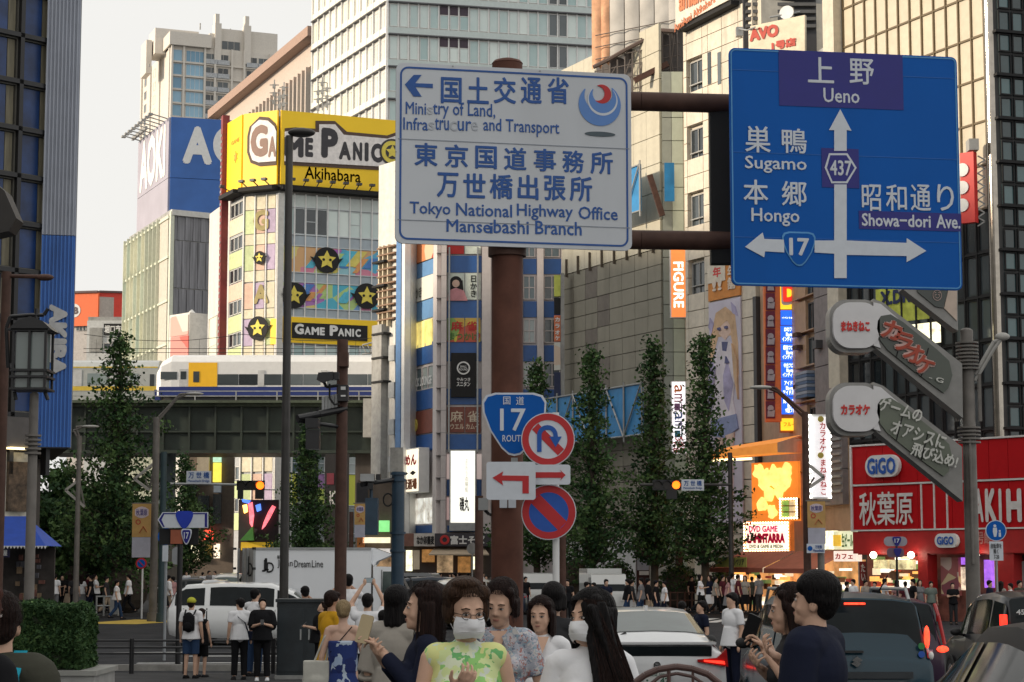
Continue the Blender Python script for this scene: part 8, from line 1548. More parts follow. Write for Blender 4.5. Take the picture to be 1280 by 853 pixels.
# ---------------------------------------------------------------- people
def cloth(n, c, var=.12): return mat('cloth_'+n, c, .85, var=var, scale=3, spec=.15, bump=.25, bscale=14)
SKIN = mat('skin', (.62,.39,.28), .5, var=.08, scale=9, spec=.3); SKIN2 = mat('skin_tan', (.50,.29,.20), .55, var=.08, scale=9, spec=.3)
def hairmat(n, c, c2): return mat('hair_'+n, c, .55, c2=c2, scale=9, spec=.14, bump=.9, bscale=5, stretch=(22,22,1.2))
HBLK = hairmat('black', (.014,.011,.011), (.004,.004,.005)); HBRN = hairmat('brown', (.075,.040,.024), (.022,.012,.008)); HDBR = hairmat('dark_brown', (.030,.014,.011), (.008,.005,.005)); HBLD = hairmat('blond', (.36,.27,.15), (.18,.12,.06)); HGRY = hairmat('grey', (.10,.085,.075), (.03,.025,.022))
PEND = []
class Blob(Mb):
 def cap(s, p0, p1, r0, r1=None, n=14):
  r1 = r0 if r1 is None else r1; s.cyl(p0, p1, r0, r1, n); s.ball(p0, r0, n, 8); s.ball(p1, r1, n, 8); return s
 def blob(s, name, m, parent, vox, it=3, kind=None):
  o = Mb.obj(s, name, m, parent, kind=kind); a = o.modifiers.new('r', 'REMESH'); a.mode = 'VOXEL'; a.voxel_size = vox; a.use_smooth_shade = True
  b = o.modifiers.new('s', 'SMOOTH'); b.factor = .5; b.iterations = it
  if vox < .0125: d = o.modifiers.new('d', 'DECIMATE'); d.ratio = .4 if vox > .007 else .25
  PEND.append(o); return o
def finalize():
 dg = bpy.context.evaluated_depsgraph_get()
 for o in PEND:
  me = bpy.data.meshes.new_from_object(o.evaluated_get(dg)); me.name = o.name.split('.')[0];
  o.modifiers.clear(); o.data = me
 PEND.clear()
V = Vector
ARM = {'down': ((.225,.04,1.10),(.24,-.03,.86)), 'phone': ((.225,-.01,1.12),(.07,-.26,1.17)), 'up': ((.23,-.12,1.19),(.06,-.33,1.38)), 'over': ((.25,-.10,1.56),(.10,-.20,1.82)), 'face': ((.30,-.13,1.33),(.10,-.17,1.52)), 'chest': ((.24,0,1.12),(.05,-.17,1.14)), 'hipb': ((.30,.05,1.14),(.16,-.04,.98))}
def hand(B, w_, d, nrm, side, curl=.5, sc_=1.0):
 w_ = V(w_); d = V(d).normalized(); side = V(side); side = (side-d*side.dot(d)).normalized(); nrm = d.cross(side)*(1 if nrm > 0 else -1)
 Mx = Matrix((side, nrm, d)).transposed(); B.ball(w_+d*.045*sc_, (.040*sc_,.015*sc_,.052*sc_), 12, 8, M=Mx); B.cap(w_-d*.02, w_+d*.02, .025, .024, 10)
 for k, ln in enumerate((.82, 1.0, .94, .74)):
  p = w_+d*.083*sc_+side*(k-1.5)*.0225*sc_; a = curl*.5+.12*k*curl; q = d
  for j, l in enumerate((.036, .026, .021)):
   a2 = a+curl*.75*j; q = (d*math.cos(a2)+nrm*math.sin(a2)+side*(k-1.5)*.06).normalized(); p2 = p+q*l*ln*sc_; B.cap(p, p2, (.0092-.0008*j)*sc_, (.0086-.0008*j)*sc_, 8); p = p2
 p = w_+d*.03*sc_-side*.03*sc_; q = (-side*.75+d*.6+nrm*.35).normalized(); p2 = p+q*.036*sc_; B.cap(p, p2, .0115*sc_, .010*sc_, 8); q = (-side*.25+d*.8+nrm*.5).normalized(); B.cap(p2, p2+q*.03*sc_, .010*sc_, .008*sc_, 8)
def person(lab, h=1.68, sex='m', skin=None, hair=('short', None), top=('tee', None), bot=('trousers', None), la='down', ra='down', legs='stand', head=(0,0,0), vox=.022, face=False, hands=False, group=None, shoe=None, lean=0, name='person', look=None):
 skin = skin or SKIN; t = thing(name, lab, 'person', group=group); f = sex == 'f'; sw = .155 if f else .18
 HT = Matrix.Translation((0,.01,1.45)) @ Euler((R(head[0]), R(head[2]), R(head[1])), 'XYZ').to_matrix().to_4x4() @ Matrix.Translation((0,-.01,-1.45)); HR = HT.to_3x3()
 hp = lambda p: HT @ V(p)
 B = Blob(); nk = .046 if f else .056
 B.cap((0,.025,1.36), hp((0,.01,1.50)), nk*1.12, nk)
 B.ball(hp((0,.014,1.603)), (.075,.093,.098), 20, 14, M=HR); B.ball(hp((0,-.022,1.56)), (.064,.068,.092), 18, 12, M=HR); B.ball(hp((0,-.036,1.503)), (.046,.050,.044), 16, 10, M=HR); B.ball(hp((0,-.066,1.480)), (.022,.018,.018), 12, 8, M=HR)
 if face:
  B.cap(hp((0,-.084,1.585)), hp((0,-.097,1.548)), .008, .0115, 10)
  for s_ in (1, -1): B.ball(hp((s_*.012,-.089,1.543)), .009, 8, 6); B.ball(hp((s_*.075,.014,1.562)), (.012,.021,.031), 10, 8, M=HR); B.ball(hp((s_*.034,-.050,1.540)), (.026,.024,.032), 12, 8); B.ball(hp((s_*.028,-.076,1.602)), (.022,.012,.010), 10, 6, M=HR)
  B.ball(hp((0,-.074,1.512)), (.024,.017,.015), 12, 8, M=HR)
 # trunk
 def trunk(B, i, low=.80, fem=f, hem=None, waist=1):
  B.ball((0,.01,1.25), ((.150 if fem else .168)+i,(.100 if fem else .112)+i,.17+i), 20, 14); B.ball((0,.005,1.07), ((.125 if fem else .15)+i*1.3,.095+i*1.3,.17), 18, 12); B.ball((0,.01,.93), (.165+i,.115+i,.13+i), 18, 12)
  if fem:
   for s_ in (1, -1): B.ball((s_*.065,-.07,1.24), (.060+i*.6,.050+i*.8,.058+i*.6), 12, 8)
  B.cap((-sw+.03,.02,1.385-i*.2), (sw-.03,.02,1.385-i*.2), .052+i, .052+i); B.cap((0,.03,1.37), (0,.02,1.42), .07+i*.5, .06+i*.3)
  if hem: B.cyl((0,.005,hem), (0,.005,1.15), .185+i if not fem else .175+i, .12+i, 24)
 trunk(B, 0)
 J = {}
 for s_, pose in ((1, la), (-1, ra)):
  e, w_ = pose if isinstance(pose, tuple) else ARM[pose]; e = V((e[0]*s_, e[1], e[2])) if not isinstance(pose, tuple) else V(e); w_ = V((w_[0]*s_, w_[1], w_[2])) if not isinstance(pose, tuple) else V(w_)
  S_ = V((s_*sw,.02,1.375)); J[s_] = (S_, e, w_); a = .042 if f else .050
  B.cap(S_, e, a+.004, a-.010); B.cap(e, w_, a-.009, .027); d = (w_-e).normalized(); sd = V((s_,0,0)) if abs(d.x) < .8 else V((0,0,1))
  if hands: hand(B, w_+d*.01, d, 1, sd*-1 if isinstance(pose, tuple) or pose != 'down' else V((0,1,0)), curl=.85)
  else: B.ball(w_+d*.07, (.03,.03,.055) if abs(d.z) > .6 else (.035,.05,.03), 10, 8);
 if lean: pass
 LG = {'stand': ((.095,0,.49),(.11,.02,.09),(.095,-.01,.49),(.10,.03,.09)), 'walk': ((.09,-.14,.51),(.09,-.22,.11),(.09,.03,.50),(.09,.30,.17)), 'stride': ((.10,-.18,.53),(.10,-.34,.12),(.09,.06,.50),(.09,.42,.22))}[legs]; FE = {}
 for s_, (k, a) in ((1, LG[:2]), (-1, LG[2:])):
  K = V((k[0]*s_, k[1], k[2])); A = V((a[0]*s_, a[1], a[2])); H_ = V((.09*s_,.01,.90)); FE[s_] = (H_, K, A); B.cap(H_, K, .080, .052); B.cap(K, A, .052, .034); B.cap(A-V((0,-.02,.04)), A+V((0,-.15,-.055)), .034, .028)
 B.blob('body', skin, t, vox if not hands else .0058, 2 if not face else 3)
 # shoes
 Sh = Blob()
 for s_ in (1, -1): A = FE[s_][2]; Sh.cap(A+V((0,.03,-.045)), A+V((0,-.165,-.052)), .045, .036); Sh.box(A.x-.045, A.x+.045, A.y-.20, A.y+.07, A.z-.092, A.z-.065)
 Sh.blob('shoes', shoe or cloth('dark_shoe', (.02,.02,.022)), t, max(vox, .014), 1)
 # trousers / skirt
 kind, bm = bot
 if kind:
  L_ = Blob(); cut = {'trousers': 1.0, 'shorts': .42, 'cropped': .8}.get(kind)
  if cut:
   L_.ball((0,.01,.94), (.180,.128,.12), 18, 12)
   for s_ in (1, -1):
    H_, K, A = FE[s_]
    if cut <= .5: e = H_.lerp(K, .92); L_.cyl(H_, e, .098, .088, 16); L_.ball(H_, .098, 14, 8)
    else:
     L_.cap(H_, K, .098, .074); e = K.lerp(A, .97 if cut == 1 else .6); L_.cyl(K, e, .074, .066 if kind == 'trousers' else .06, 14)
  else:
   zb = .42 if kind == 'skirt' else .18; L_.ball((0,.01,.95), (.178,.128,.13), 18, 12); L_.cyl((0,.01,zb), (0,.01,.95), .27 if kind == 'skirt' else .25, .155, 26)
  L_.blob('skirt' if not cut else kind if kind != 'cropped' else 'trousers', bm, t, max(vox*.9, .012), 2)
 kind, tm = top
 if kind:
  T_ = Blob(); i = (.013 if f else .02) if kind != 'loose' else .045; tr = {'tee': .62, 'loose': .95, 'sleeveless': 0, 'long': 2, 'dress': 0, 'shirt': .7}.get(kind, .6)
  if kind == 'dress': T_.ball((0,.01,1.22), (.165,.115,.10), 20, 12); T_.cyl((0,.005,.95), (0,.01,1.27), .16, .162, 24); T_.cyl((0,.01,.20), (0,.005,1.05), .27, .135, 26)
  else:
   trunk(T_, i if kind != 'sleeveless' else .016, hem=.84 if kind != 'sleeveless' else .80)
   for s_ in (1, -1):
    S_, e, w_ = J[s_]
    if tr:
     E = S_.lerp(e, min(tr, .97)); T_.cyl(S_, E, (.053 if f else .068)+(.02 if kind == 'loose' else 0), (.06 if f else .068)+(.025 if kind == 'loose' else .0), 16); T_.ball(S_, (.054 if f else .068)+(.014 if kind == 'loose' else 0), 14, 8)
    if tr == 2: T_.cap(e, e.lerp(w_, .0), .058); T_.cyl(e, e.lerp(w_, .88), .056, .042, 14)
    if tr >= .9 and tr < 1.5: T_.cyl(e, e.lerp(w_, .12), .085, .08, 14)
  T_.blob('dress' if kind == 'dress' else 'shirt', tm, t, max(vox*.85, .009), 9 if face else 3)
 # hair
 hk, hm = hair; hm = hm or HBLK; Hh = Blob(); hv = max(vox*.8, .0085)
 def hb(c, r): Hh.ball(hp(c), r, 20, 14, M=HR)
 if hk in ('short', 'mop'):
  hb((0,.026,1.628), (.087,.100,.092)); hb((0,.058,1.575), (.074,.058,.075)); k = 0 if hk == 'short' else 1
  for x in (-.05,-.025,0,.025,.05): hb((x,-.060-.008*k+abs(x)*.25,1.668-.010*k-abs(x)*.2), (.026,.030,.026+.008*k))
  for s_ in (1, -1): hb((s_*.074,.012,1.612), (.016,.045,.038+.01*k))
  if k:
   hb((0,.015,1.655), (.096,.108,.084)); hb((0,.06,1.60), (.088,.066,.07))
 elif hk == 'perm':
  hb((0,.046,1.648), (.102,.104,.092)); hb((0,.070,1.59), (.092,.068,.092))
  for s_ in (1, -1): hb((s_*.080,.022,1.590), (.028,.052,.064)); hb((s_*.066,-.022,1.668), (.034,.038,.034))
  hb((-.02,-.028,1.708), (.065,.045,.028))
 elif hk == 'bun': hb((0,.024,1.622), (.084,.097,.090)); hb((0,.10,1.60), (.048,.04,.062)); hb((0,.115,1.565), (.035,.03,.04)); hb((0,.05,1.56), (.07,.05,.05))
 elif hk in ('long', 'mid', 'bob'):
  zl = {'long': 1.24, 'mid': 1.40, 'bob': 1.47}[hk]; hb((0,.042,1.638), (.091,.100,.090))
  for x, y, r in ((0,.085,.036),(-.045,.072,.036),(.045,.072,.036),(-.078,.035,.030),(.078,.035,.030),(-.082,-.002,.022),(.082,-.002,.022)): Hh.cap(hp((x,y*.9,1.60)), hp((x*1.02,y*1.0+.012,zl+.05)), r, r*.75, 12)
  for s_ in (1, -1): hb((s_*.060,-.026,1.662), (.030,.034,.030)); hb((s_*.076,-.014,1.612), (.016,.030,.050))
 Hh.blob('hair', hm, t, hv, 2)
 if face:
  rnd = random.Random(int(h*1000)+len(lab)); g = Mb(); nS = {'long': 520, 'mid': 360, 'bob': 300, 'perm': 320}.get(hk, 170); zend = {'long': 1.20, 'mid': 1.37, 'bob': 1.46, 'perm': 1.53, 'mop': 1.57}.get(hk, 1.56)
  for k in range(nS):
   a = rnd.uniform(0, 2*PI); fr = math.cos(a-PI*1.5); ze = zend+rnd.uniform(-.02, .05); rr = rnd.uniform(.99, 1.04)+.09*max(0, rnd.random()-.8)
   if fr > .55: ze = max(ze, 1.655 if hk in ('short','mop','perm') else 1.66)
   elif fr > .15 and hk in ('perm','short','mop'): ze = max(ze, 1.59)
   pts = []; ax, ay, az = (.094,.108,.100) if hk != 'perm' else (.104,.114,.100); n = 9; c0 = V((0,.024,1.628))
   for q in range(n):
    u = (q+.3)/n; th = u*PI*.5 if ze > 1.6 else min(PI/2, u*PI*.95); z = c0.z+az*math.cos(th)*rr; rad = math.sin(th)
    if th >= PI/2-.01: z = 1.628+(ze-1.628)*((u*PI*.95-PI/2)/(PI*.45)); rad = 1-.06*((u*PI*.95-PI/2)/(PI*.45))
    x = ax*rr*rad*math.cos(a+rnd.uniform(-.05,.05)); y = ay*rr*rad*math.sin(a); pts.append(hp((x, c0.y+y, max(z, ze))))
   for q in range(n-1):
    w_ = .0017*(1-q/n*.6); d = pts[q+1]-pts[q]
    if d.length < .002: continue
    sd = d.cross(pts[q]-hp((0,.02,1.6))).normalized()*w_; i0 = len(g.v); g.v += [tuple(pts[q]-sd), tuple(pts[q]+sd), tuple(pts[q+1]+sd*.8), tuple(pts[q+1]-sd*.8)]; g.f.append((i0,i0+1,i0+2,i0+3)); g.mi.append(0)
  g.obj('hair_strands', hm, t, kind='stuff')
  ew = mat('eye_white', (.55,.52,.50), .3); ir = mat('iris', (.02,.012,.01), .2); lp = mat('lips', (.40,.17,.13), .5); br = hm
  for s_ in (1, -1):
   g = Mb(); g.ball(hp((s_*.030,-.0815,1.577)), (.0135,.006,.0060), 12, 8, M=HR); e = g.obj('eye', ew, t, smooth=True); g = Mb(); g.ball(hp((s_*.030,-.0862,1.577)), (.0058,.003,.0058), 10, 6, M=HR); g.obj('iris', ir, e, smooth=True)
   g = Mb(); g.tube([hp((s_*.015,-.0895,1.579)), hp((s_*.030,-.0915,1.5845)), hp((s_*.045,-.083,1.580))], .0016, 5); g.obj('eyelid', ir, t); g = Mb(); g.tube([hp((s_*.014,-.093,1.601)), hp((s_*.032,-.091,1.606)), hp((s_*.050,-.077,1.600))], .0026, 6); g.obj('eyebrow', br, t)
  g = Mb(); g.ball(hp((0,-.0875,1.516)), (.021,.006,.0030), 12, 6, M=HR); g.ball(hp((0,-.0865,1.5095)), (.018,.006,.0036), 12, 6, M=HR); g.obj('lips', lp, t, smooth=True)
 t['_h'] = h/1.722; J['hp'] = hp; J['HR'] = HR; J['FE'] = FE
 return t, J
def where(t, px, Y, rz, z=None):
 s = t['_h']; del t['_h']; return settle(t, (X(px, Y), Y, gz(Y) if z is None else z), R(rz), s)
def topz(ytop, Y): return Zp(ytop, Y)-gz(Y)
def mask(t, J, m=None):
 hp, HR = J['hp'], J['HR']; m = m or mat('mask_white', (.82,.82,.84), .8, var=.06, bump=.4, bscale=8); g = Mb(); nu, nv = 14, 10; vs = []
 for j in range(nv+1):
  for i in range(nu+1):
   a = R(-78+156*i/nu); v = j/nv; z = 1.560-.082*v-.012*abs(math.sin(a))*(1 if v > .5 else -.6); bul = .012*math.sin(PI*v)+.012*math.exp(-((i-nu/2)/1.6)**2)*(1 if v < .55 else .4); r = .074+bul-.014*max(0, v-.7); vs.append(hp((r*.86*math.sin(a), -.026-r*1.02*math.cos(a)+.012*v, z)))
 g.add(vs, [(j*(nu+1)+i, j*(nu+1)+i+1, (j+1)*(nu+1)+i+1, (j+1)*(nu+1)+i) for j in range(nv) for i in range(nu)]); o = g.obj('face_mask', m, t, smooth=True)
 for k in range(3): g = Mb(); z = 1.545-.02*k; g.tube([hp((.066*math.sin(R(a)), -.042-.066*math.cos(R(a)), z)) for a in range(-60, 61, 15)], .0012, 4); g.obj('pleat', m, o)
 g = Mb()
 for s_ in (1, -1):
  for z in (1.556, 1.490): g.tube([hp((s_*.064,-.045,z)), hp((s_*.078,.022,1.575 if z > 1.5 else 1.55))], .0014, 5)
 g.obj('ear_loops', m, o)
def phone(t, c, tilt=(20,0,0), col_=None):
 M_ = Matrix.Translation(c) @ Euler([R(a) for a in tilt]).to_matrix().to_4x4(); g = Mb(); g.prism(rrect(-.037, .037, -.077, .077, .012, 4), -.004, .004); g.v = [tuple(M_ @ V(v)) for v in g.v]; o = g.obj('phone', col_ or BLACK, t)
 g = Mb(); g.box(-.033, .033, .0042, .005, -.072, .072); g.v = [tuple(M_ @ V(v)) for v in g.v]; g.obj('screen', mat('phone_screen', (.25,.30,.32), .1, emit=.15), o)
def strapbag(t, m, side=1, z0=1.42, z1=1.0, back=False, bag=True):
 y = .16 if back else -.16; g = Mb(); pts = [(side*.10,.02,z0+.03),(side*.04,y*.85,z0-.12),(-side*.08,y*.95,(z0+z1)/2),(-side*.17,y*.5,z1)];
 for a, b in zip(pts[:-1], pts[1:]): g.bar(a, b, .032, h=.006)
 g.obj('strap', m, t)
 if bag: B = Blob(); B.box(-side*.20-.11, -side*.20+.11, -.09, .09, z1-.17, z1+.02); B.blob('bag', m, t, .014, 3)
def backpack(t, m, dark=None):
 B = Blob(); B.ball((0,.20,1.20), (.135,.085,.22), 16, 12); B.box(-.12,.12,.13,.25,1.02,1.34); B.blob('backpack', m, t, .016, 4)
 for s_ in (1, -1): g = Mb(); g.tube([(s_*.10,.17,1.36),(s_*.11,.06,1.455),(s_*.12,-.10,1.37),(s_*.13,-.12,1.20),(s_*.14,.02,1.05)], .016, 8); g.obj('strap', m, t)
 B = Blob(); B.ball((0,.275,1.12), (.10,.04,.09), 12, 8); B.blob('pocket', dark or m, t, .014, 3)
NAVY = cloth('navy', (.010,.013,.030)); BLK = cloth('black', (.010,.010,.012)); WHT = cloth('white', (.80,.80,.82), .04); GRYC = cloth('grey', (.20,.20,.21)); OFFC = cloth('beige', (.36,.33,.29)); MUST = cloth('mustard', (.62,.33,.02)); DEN = cloth('denim', (.03,.06,.13)); KHK = cloth('olive', (.055,.055,.042)); TAN = cloth('tan', (.38,.30,.22)); DKG = cloth('charcoal', (.035,.035,.038)); PINKC = cloth('pink', (.45,.25,.25)); CYAN = cloth('cyan', (.02,.32,.44)); MARO = cloth('maroon', (.10,.02,.03)); SAGE = cloth('sage', (.16,.19,.17))
floral = spotted('green_floral', (.66,.76,.36), [(.66,.72,.62),(.70,.76,.55),(.30,.60,.18),(.72,.74,.30),(.60,.70,.60),(.16,.46,.16)], 24, thr=.28); pattern = spotted('pastel_print', (.42,.44,.50), [(.62,.60,.58),(.42,.20,.18),(.20,.24,.32),(.30,.42,.50),(.60,.56,.60)], 48, thr=.35); bluef = spotted('blue_white_dress', (.010,.030,.16), [(.35,.45,.62),(.010,.030,.16),(.008,.02,.12),(.42,.5,.6)], 15, thr=.55)
# --- nearest people
N_ = .0078
Y = 8.2; t, J = person('woman with short brown permed hair, glasses and white mask in a sleeveless green floral top', topz(725,Y), 'f', hair=('perm', HBRN), top=('sleeveless', floral), bot=('trousers', OFFC), ra=((-.22,.0,1.10),(-.07,-.19,1.25)), la='down', head=(4,12,0), vox=N_, face=True, hands=True); mask(t, J)
hp = J['hp']; g = Mb()
for s_ in (1, -1):
 g.tube([hp((s_*.032+.0215*math.cos(R(a)), -.104+abs(.0215*math.cos(R(a))+.01)*.25, 1.574+.0165*math.sin(R(a)))) for a in range(0, 361, 24)], .0016, 6); g.tube([hp((s_*.054,-.094,1.580)), hp((s_*.076,.015,1.582))], .0015, 5)
g.tube([hp((-.011,-.104,1.578)), hp((.011,-.104,1.578))], .0016, 5); g.obj('glasses', BLACK, t); where(t, 583, Y, 6)
Y = 10.3; t, J = person('woman looking up to the left, dark tied hair, in a pastel patterned collared shirt', topz(722,Y), 'f', hair=('bob', HDBR), top=('shirt', pattern), bot=('trousers', DKG), head=(14,-10,4), vox=N_, face=True)
g = Mb(); g.add([(-.045,-.095,1.43),(0,-.145,1.30),(.045,-.095,1.43)], [(0,1,2)]); o = g.obj('open_collar', SKIN, t)
for s_ in (1, -1): g = Mb(); g.prism([(s_*.02,1.40),(s_*.095,1.455),(s_*.12,1.41),(s_*.06,1.31)], -.135, -.118); g.obj('collar', pattern, t)
g = Mb(); g.tube([(-.13,.0,1.45),(-.10,-.14,1.32),(-.085,-.15,1.05)], .012, 6); g.obj('bag_strap', cloth('strap_grey', (.12,.13,.17)), t); where(t, 626, Y, -6)
Y = 12; t, J = person('woman with shoulder length dark brown hair in a white top, frowning past the brown post', topz(745,Y), 'f', hair=('mid', HDBR), top=('tee', WHT), bot=('trousers', BLK), head=(0,-12,0), vox=.009, face=True); g = Mb(); g.add([(-.06,-.085,1.44),(0,-.14,1.29),(.06,-.085,1.44)], [(0,1,2)]); g.obj('open_collar', SKIN, t); where(t, 676, Y, -4)
Y = 8.3; t, J = person('woman with very long straight black hair and white mask in a white short sleeved top', topz(735,Y), 'f', hair=('long', HBLK), top=('tee', WHT), bot=('trousers', NAVY), head=(-6,-44,-3), vox=N_, face=True); mask(t, J); hp = J['hp']
g = Blob(); rnd = random.Random(3)
for k in range(9): x = .02+.011*k; g.cap(hp((x*.9+.01,-.075+.006*k,1.64)), (.03+.02*k,-.13+.004*k,1.20-.02*(k % 3)), .015, .009, 8)
for k in range(9): g.cap(hp((.085,.07-.02*k,1.62)), (.10+.012*k,.07-.02*k,1.12), .02, .008, 8)
for k in range(5): g.cap(hp((-.07,.05,1.58)), (-.115-.006*k,-.09+.014*k,1.20-.012*k), .013, .007, 8)
g.blob('hair', HBLK, t, .0075, 2); g = Mb()
for k in range(240):
 u = rnd.random(); v = rnd.random(); a = hp((.03+.06*u,-.08+.1*u*v,1.66)); b = V((.05+.18*u,-.14+.10*v,1.22)); c = V((.04+.19*u+rnd.gauss(0,.008),-.150+.11*v,1.05+rnd.uniform(0,.12))); i0 = len(g.v)
 for p, q, w_ in ((a, b, .0025), (b, c, .0018)): i0 = len(g.v); g.v += [tuple(p+V((-w_,0,0))), tuple(p+V((w_,0,0))), tuple(q+V((w_*.7,0,0))), tuple(q+V((-w_*.7,0,0)))]; g.f.append((i0,i0+1,i0+2,i0+3)); g.mi.append(0)
g.obj('hair_strands', HDBR, t, kind='stuff'); where(t, 737, Y, 0)
Y = 9.8; t, J = person('woman in profile with long dark hair and navy top holding up a gold phone', topz(727,Y), 'f', hair=('long', HDBR), top=('long', NAVY), bot=('trousers', BLK), la=((.20,-.03,1.14),(.035,-.215,1.35)), ra=((-.20,-.05,1.15),(-.03,-.20,1.30)), head=(-4,0,0), vox=N_, face=True, hands=True); phone(t, (0,-.305,1.47), (-14,10,62), mat('phone_gold', (.45,.36,.22), .3, metal=.5)); where(t, 528, Y, -82)
Y = 9.0; t, J = person('young man from behind in loose navy tee with black bowl cut hair', topz(715,Y), 'm', hair=('mop', HBLK), top=('loose', NAVY), bot=('trousers', BLK), la='chest', ra=((-.21,-.03,1.15),(-.04,-.17,1.30)), head=(-8,6,0), vox=N_, face=True, hands=True); where(t, 1010, Y, -118)
Y = 9.7; t, J = person('smiling young woman in profile behind the man in navy, holding a phone at chin height', topz(729,Y), 'f', hair=('mid', HDBR), top=('tee', DKG), bot=('skirt', DKG), la=((.20,.0,1.16),(.05,-.12,1.35)), ra=((-.20,-.01,1.14),(-.03,-.14,1.26)), head=(2,0,0), vox=N_, face=True, hands=True); phone(t, (.01,-.20,1.485), (18,24,70)); g = Mb(); g.ring(0,0,.026,.032,-.01,.01,18); g.v = [(v[0]+.035, v[2]*.9-.11, v[1]+1.335) for v in g.v]; g.obj('wrist_watch', CHROME, t); where(t, 983, Y, -92)
Y = 7.6; t, J = person('person at the left edge from behind in an olive tee with a cyan backpack strap', topz(733,Y)-.02, 'm', hair=('short', HDBR), top=('loose', KHK), bot=('trousers', BLK), head=(0,20,0), vox=.009, face=True)
for s_ in (1, -1):
 g = Mb(); pts = [(s_*.10,.02,1.475),(s_*.115,.145,1.38),(s_*.13,.175,1.25),(s_*.17,.16,1.12)]
 for a, b in zip(pts[:-1], pts[1:]): g.bar(a, b, .055, h=.008)
 g.obj('strap', CYAN, t)
B = Blob(); B.ball((.06,.24,1.02), (.17,.10,.16), 16, 12); B.blob('backpack', CYAN, t, .012, 4); where(t, 7, Y, 172)
Y = 7.0; t, J = person('person with long reddish brown hair cut off by the left picture edge', 1.6, 'f', hair=('long', hairmat('auburn', (.10,.03,.018), (.03,.01,.008))), top=('tee', BLK), bot=('trousers', BLK), vox=.012, face=True); where(t, -22, Y, 150)
# --- middle distance, on the pavement
Mv = .014
def mid(lab, px, ytop, Y, rz, post=None, **k):
 k.setdefault('vox', Mv); t, J = person(lab, topz(ytop, Y), **k)
 if post: post(t, J)
 return where(t, px, Y, rz)
def cap_(t, J): hp = J['hp']; B = Blob(); B.ball(hp((0,.02,1.645)), (.098,.112,.085), 16, 10, M=J['HR']); B.box(-.07,.07,-.17,-.07,1.635,1.65); B.blob('cap', cloth('lime', (.45,.45,.05)), t, .012, 2)
def tote(t, J):
 B = Blob(); B.box(.14,.42,-.05,.09,.80,1.06); B.ball((.28,.02,.85), (.16,.09,.10), 14, 8); B.blob('tote_bag', cloth('canvas', (.50,.49,.44)), t, .012, 4); g = Mb(); g.tube([(.18,.02,1.06),(.12,.03,1.42),(.20,.06,1.30),(.30,.03,1.06)], .012, 6); g.obj('strap', cloth('canvas', 0), t); g = Mb(); g.tube([(-.10,.10,1.42),(.02,.125,1.28),(.13,.11,1.15)], .006, 5); g.obj('dress_strap', BLK, t)
mid('man in lime cap, white tee and blue shorts with a black backpack', 243, 747, 39, 172, lambda t, J: (cap_(t, J), backpack(t, BLK)), sex='m', hair=('short', HDBR), top=('tee', WHT), bot=('shorts', DEN), shoe=BLK, vox=.016)
mid('person in black with one raised elbow beside the man in the lime cap', 256, 760, 39.6, 160, sex='f', hair=('short', HDBR), top=('sleeveless', BLK), bot=('shorts', BLK), la='face', ra='down')
mid('man in white tee and black trousers with a navy shoulder bag', 303, 747, 38.3, 196, lambda t, J: strapbag(t, NAVY, 1, back=True), sex='m', top=('tee', WHT), bot=('trousers', BLK), legs='stand', head=(0,30,0))
mid('person in white tee standing behind the two men with phones', 322, 735, 40, 150, sex='m', top=('tee', WHT), bot=('trousers', DEN), la='face')
mid('stocky man all in black looking down at his phone by the cabinet', 331, 747, 37.8, 6, lambda t, J: phone(t, (0,-.33,1.22), (-50,0,0)), sex='m', top=('loose', BLK), bot=('trousers', BLK), la='phone', ra='phone', head=(-22,0,0), shoe=WHT)
mid('man in white tee seen from behind holding a hand to his head, against the lorry', 383, 732, 41, 200, sex='m', top=('tee', WHT), bot=('trousers', DEN), la='down', ra='face', skin=SKIN2)
mid('person in white top aiming a phone, half behind the brown traffic pole', 436, 717, 41.3, 205, sex='m', top=('tee', WHT), bot=('trousers', DKG), la='face', ra='face', skin=SKIN2)
mid('man in black tee and shorts looking down at his phone beside the utility cabinet', 402, 750, 36.5, 120-200, lambda t, J: phone(t, (0,-.33,1.22), (-50,0,0)), sex='m', hair=('short', HDBR), top=('loose', BLK), bot=('shorts', BLK), la='phone', ra='phone', head=(-28,0,0), shoe=GRYC)
mid('man in a mustard yellow tee with thinning brown hair', 418, 737, 23, 128, sex='m', hair=('short', HDBR), top=('tee', MUST), bot=('trousers', DEN), la='phone', ra='down', skin=SKIN2)
mid('blonde woman with hair bun in a strapless blue patterned dress with cream tote bag', 431, 748, 18.5, 182, tote, sex='f', hair=('bun', HBLD), top=('dress', bluef), bot=(None, None), vox=.010, skin=mat('skin_fair', (.60,.38,.28), .5))
mid('man in light shirt photographing with both arms raised overhead', 461, 741, 27, 178, lambda t, J: phone(t, (0,-.22,1.90), (0,90,0)), sex='m', top=('tee', WHT), bot=('trousers', DKG), la='over', ra='over')
mid('person in beige tee standing behind the woman holding up her phone', 501, 731, 12.5, 150, sex='m', hair=('mid', HBLK), top=('loose', OFFC), bot=('trousers', BLK), vox=.011)
mid('person in black shirt with white print near the raised-arm photographer', 481, 762, 25, 170, sex='m', top=('tee', BLK), bot=('trousers', BLK))
mid('person with thick black hair standing right behind the frowning woman', 692, 727, 14, 170, sex='f', hair=('bob', HBLK), top=('tee', DKG), bot=('trousers', BLK), vox=.011)
mid('man in white shirt and dark trousers between the white hatchback and teal car', 912, 740, 31, -60, sex='m', top=('shirt', WHT), bot=('trousers', NAVY))
mid('person with dark hair in a navy top crossing behind the white hatchback', 873, 750, 34, -70, sex='m', top=('tee', NAVY), bot=('trousers', DKG), head=(-10,0,0))
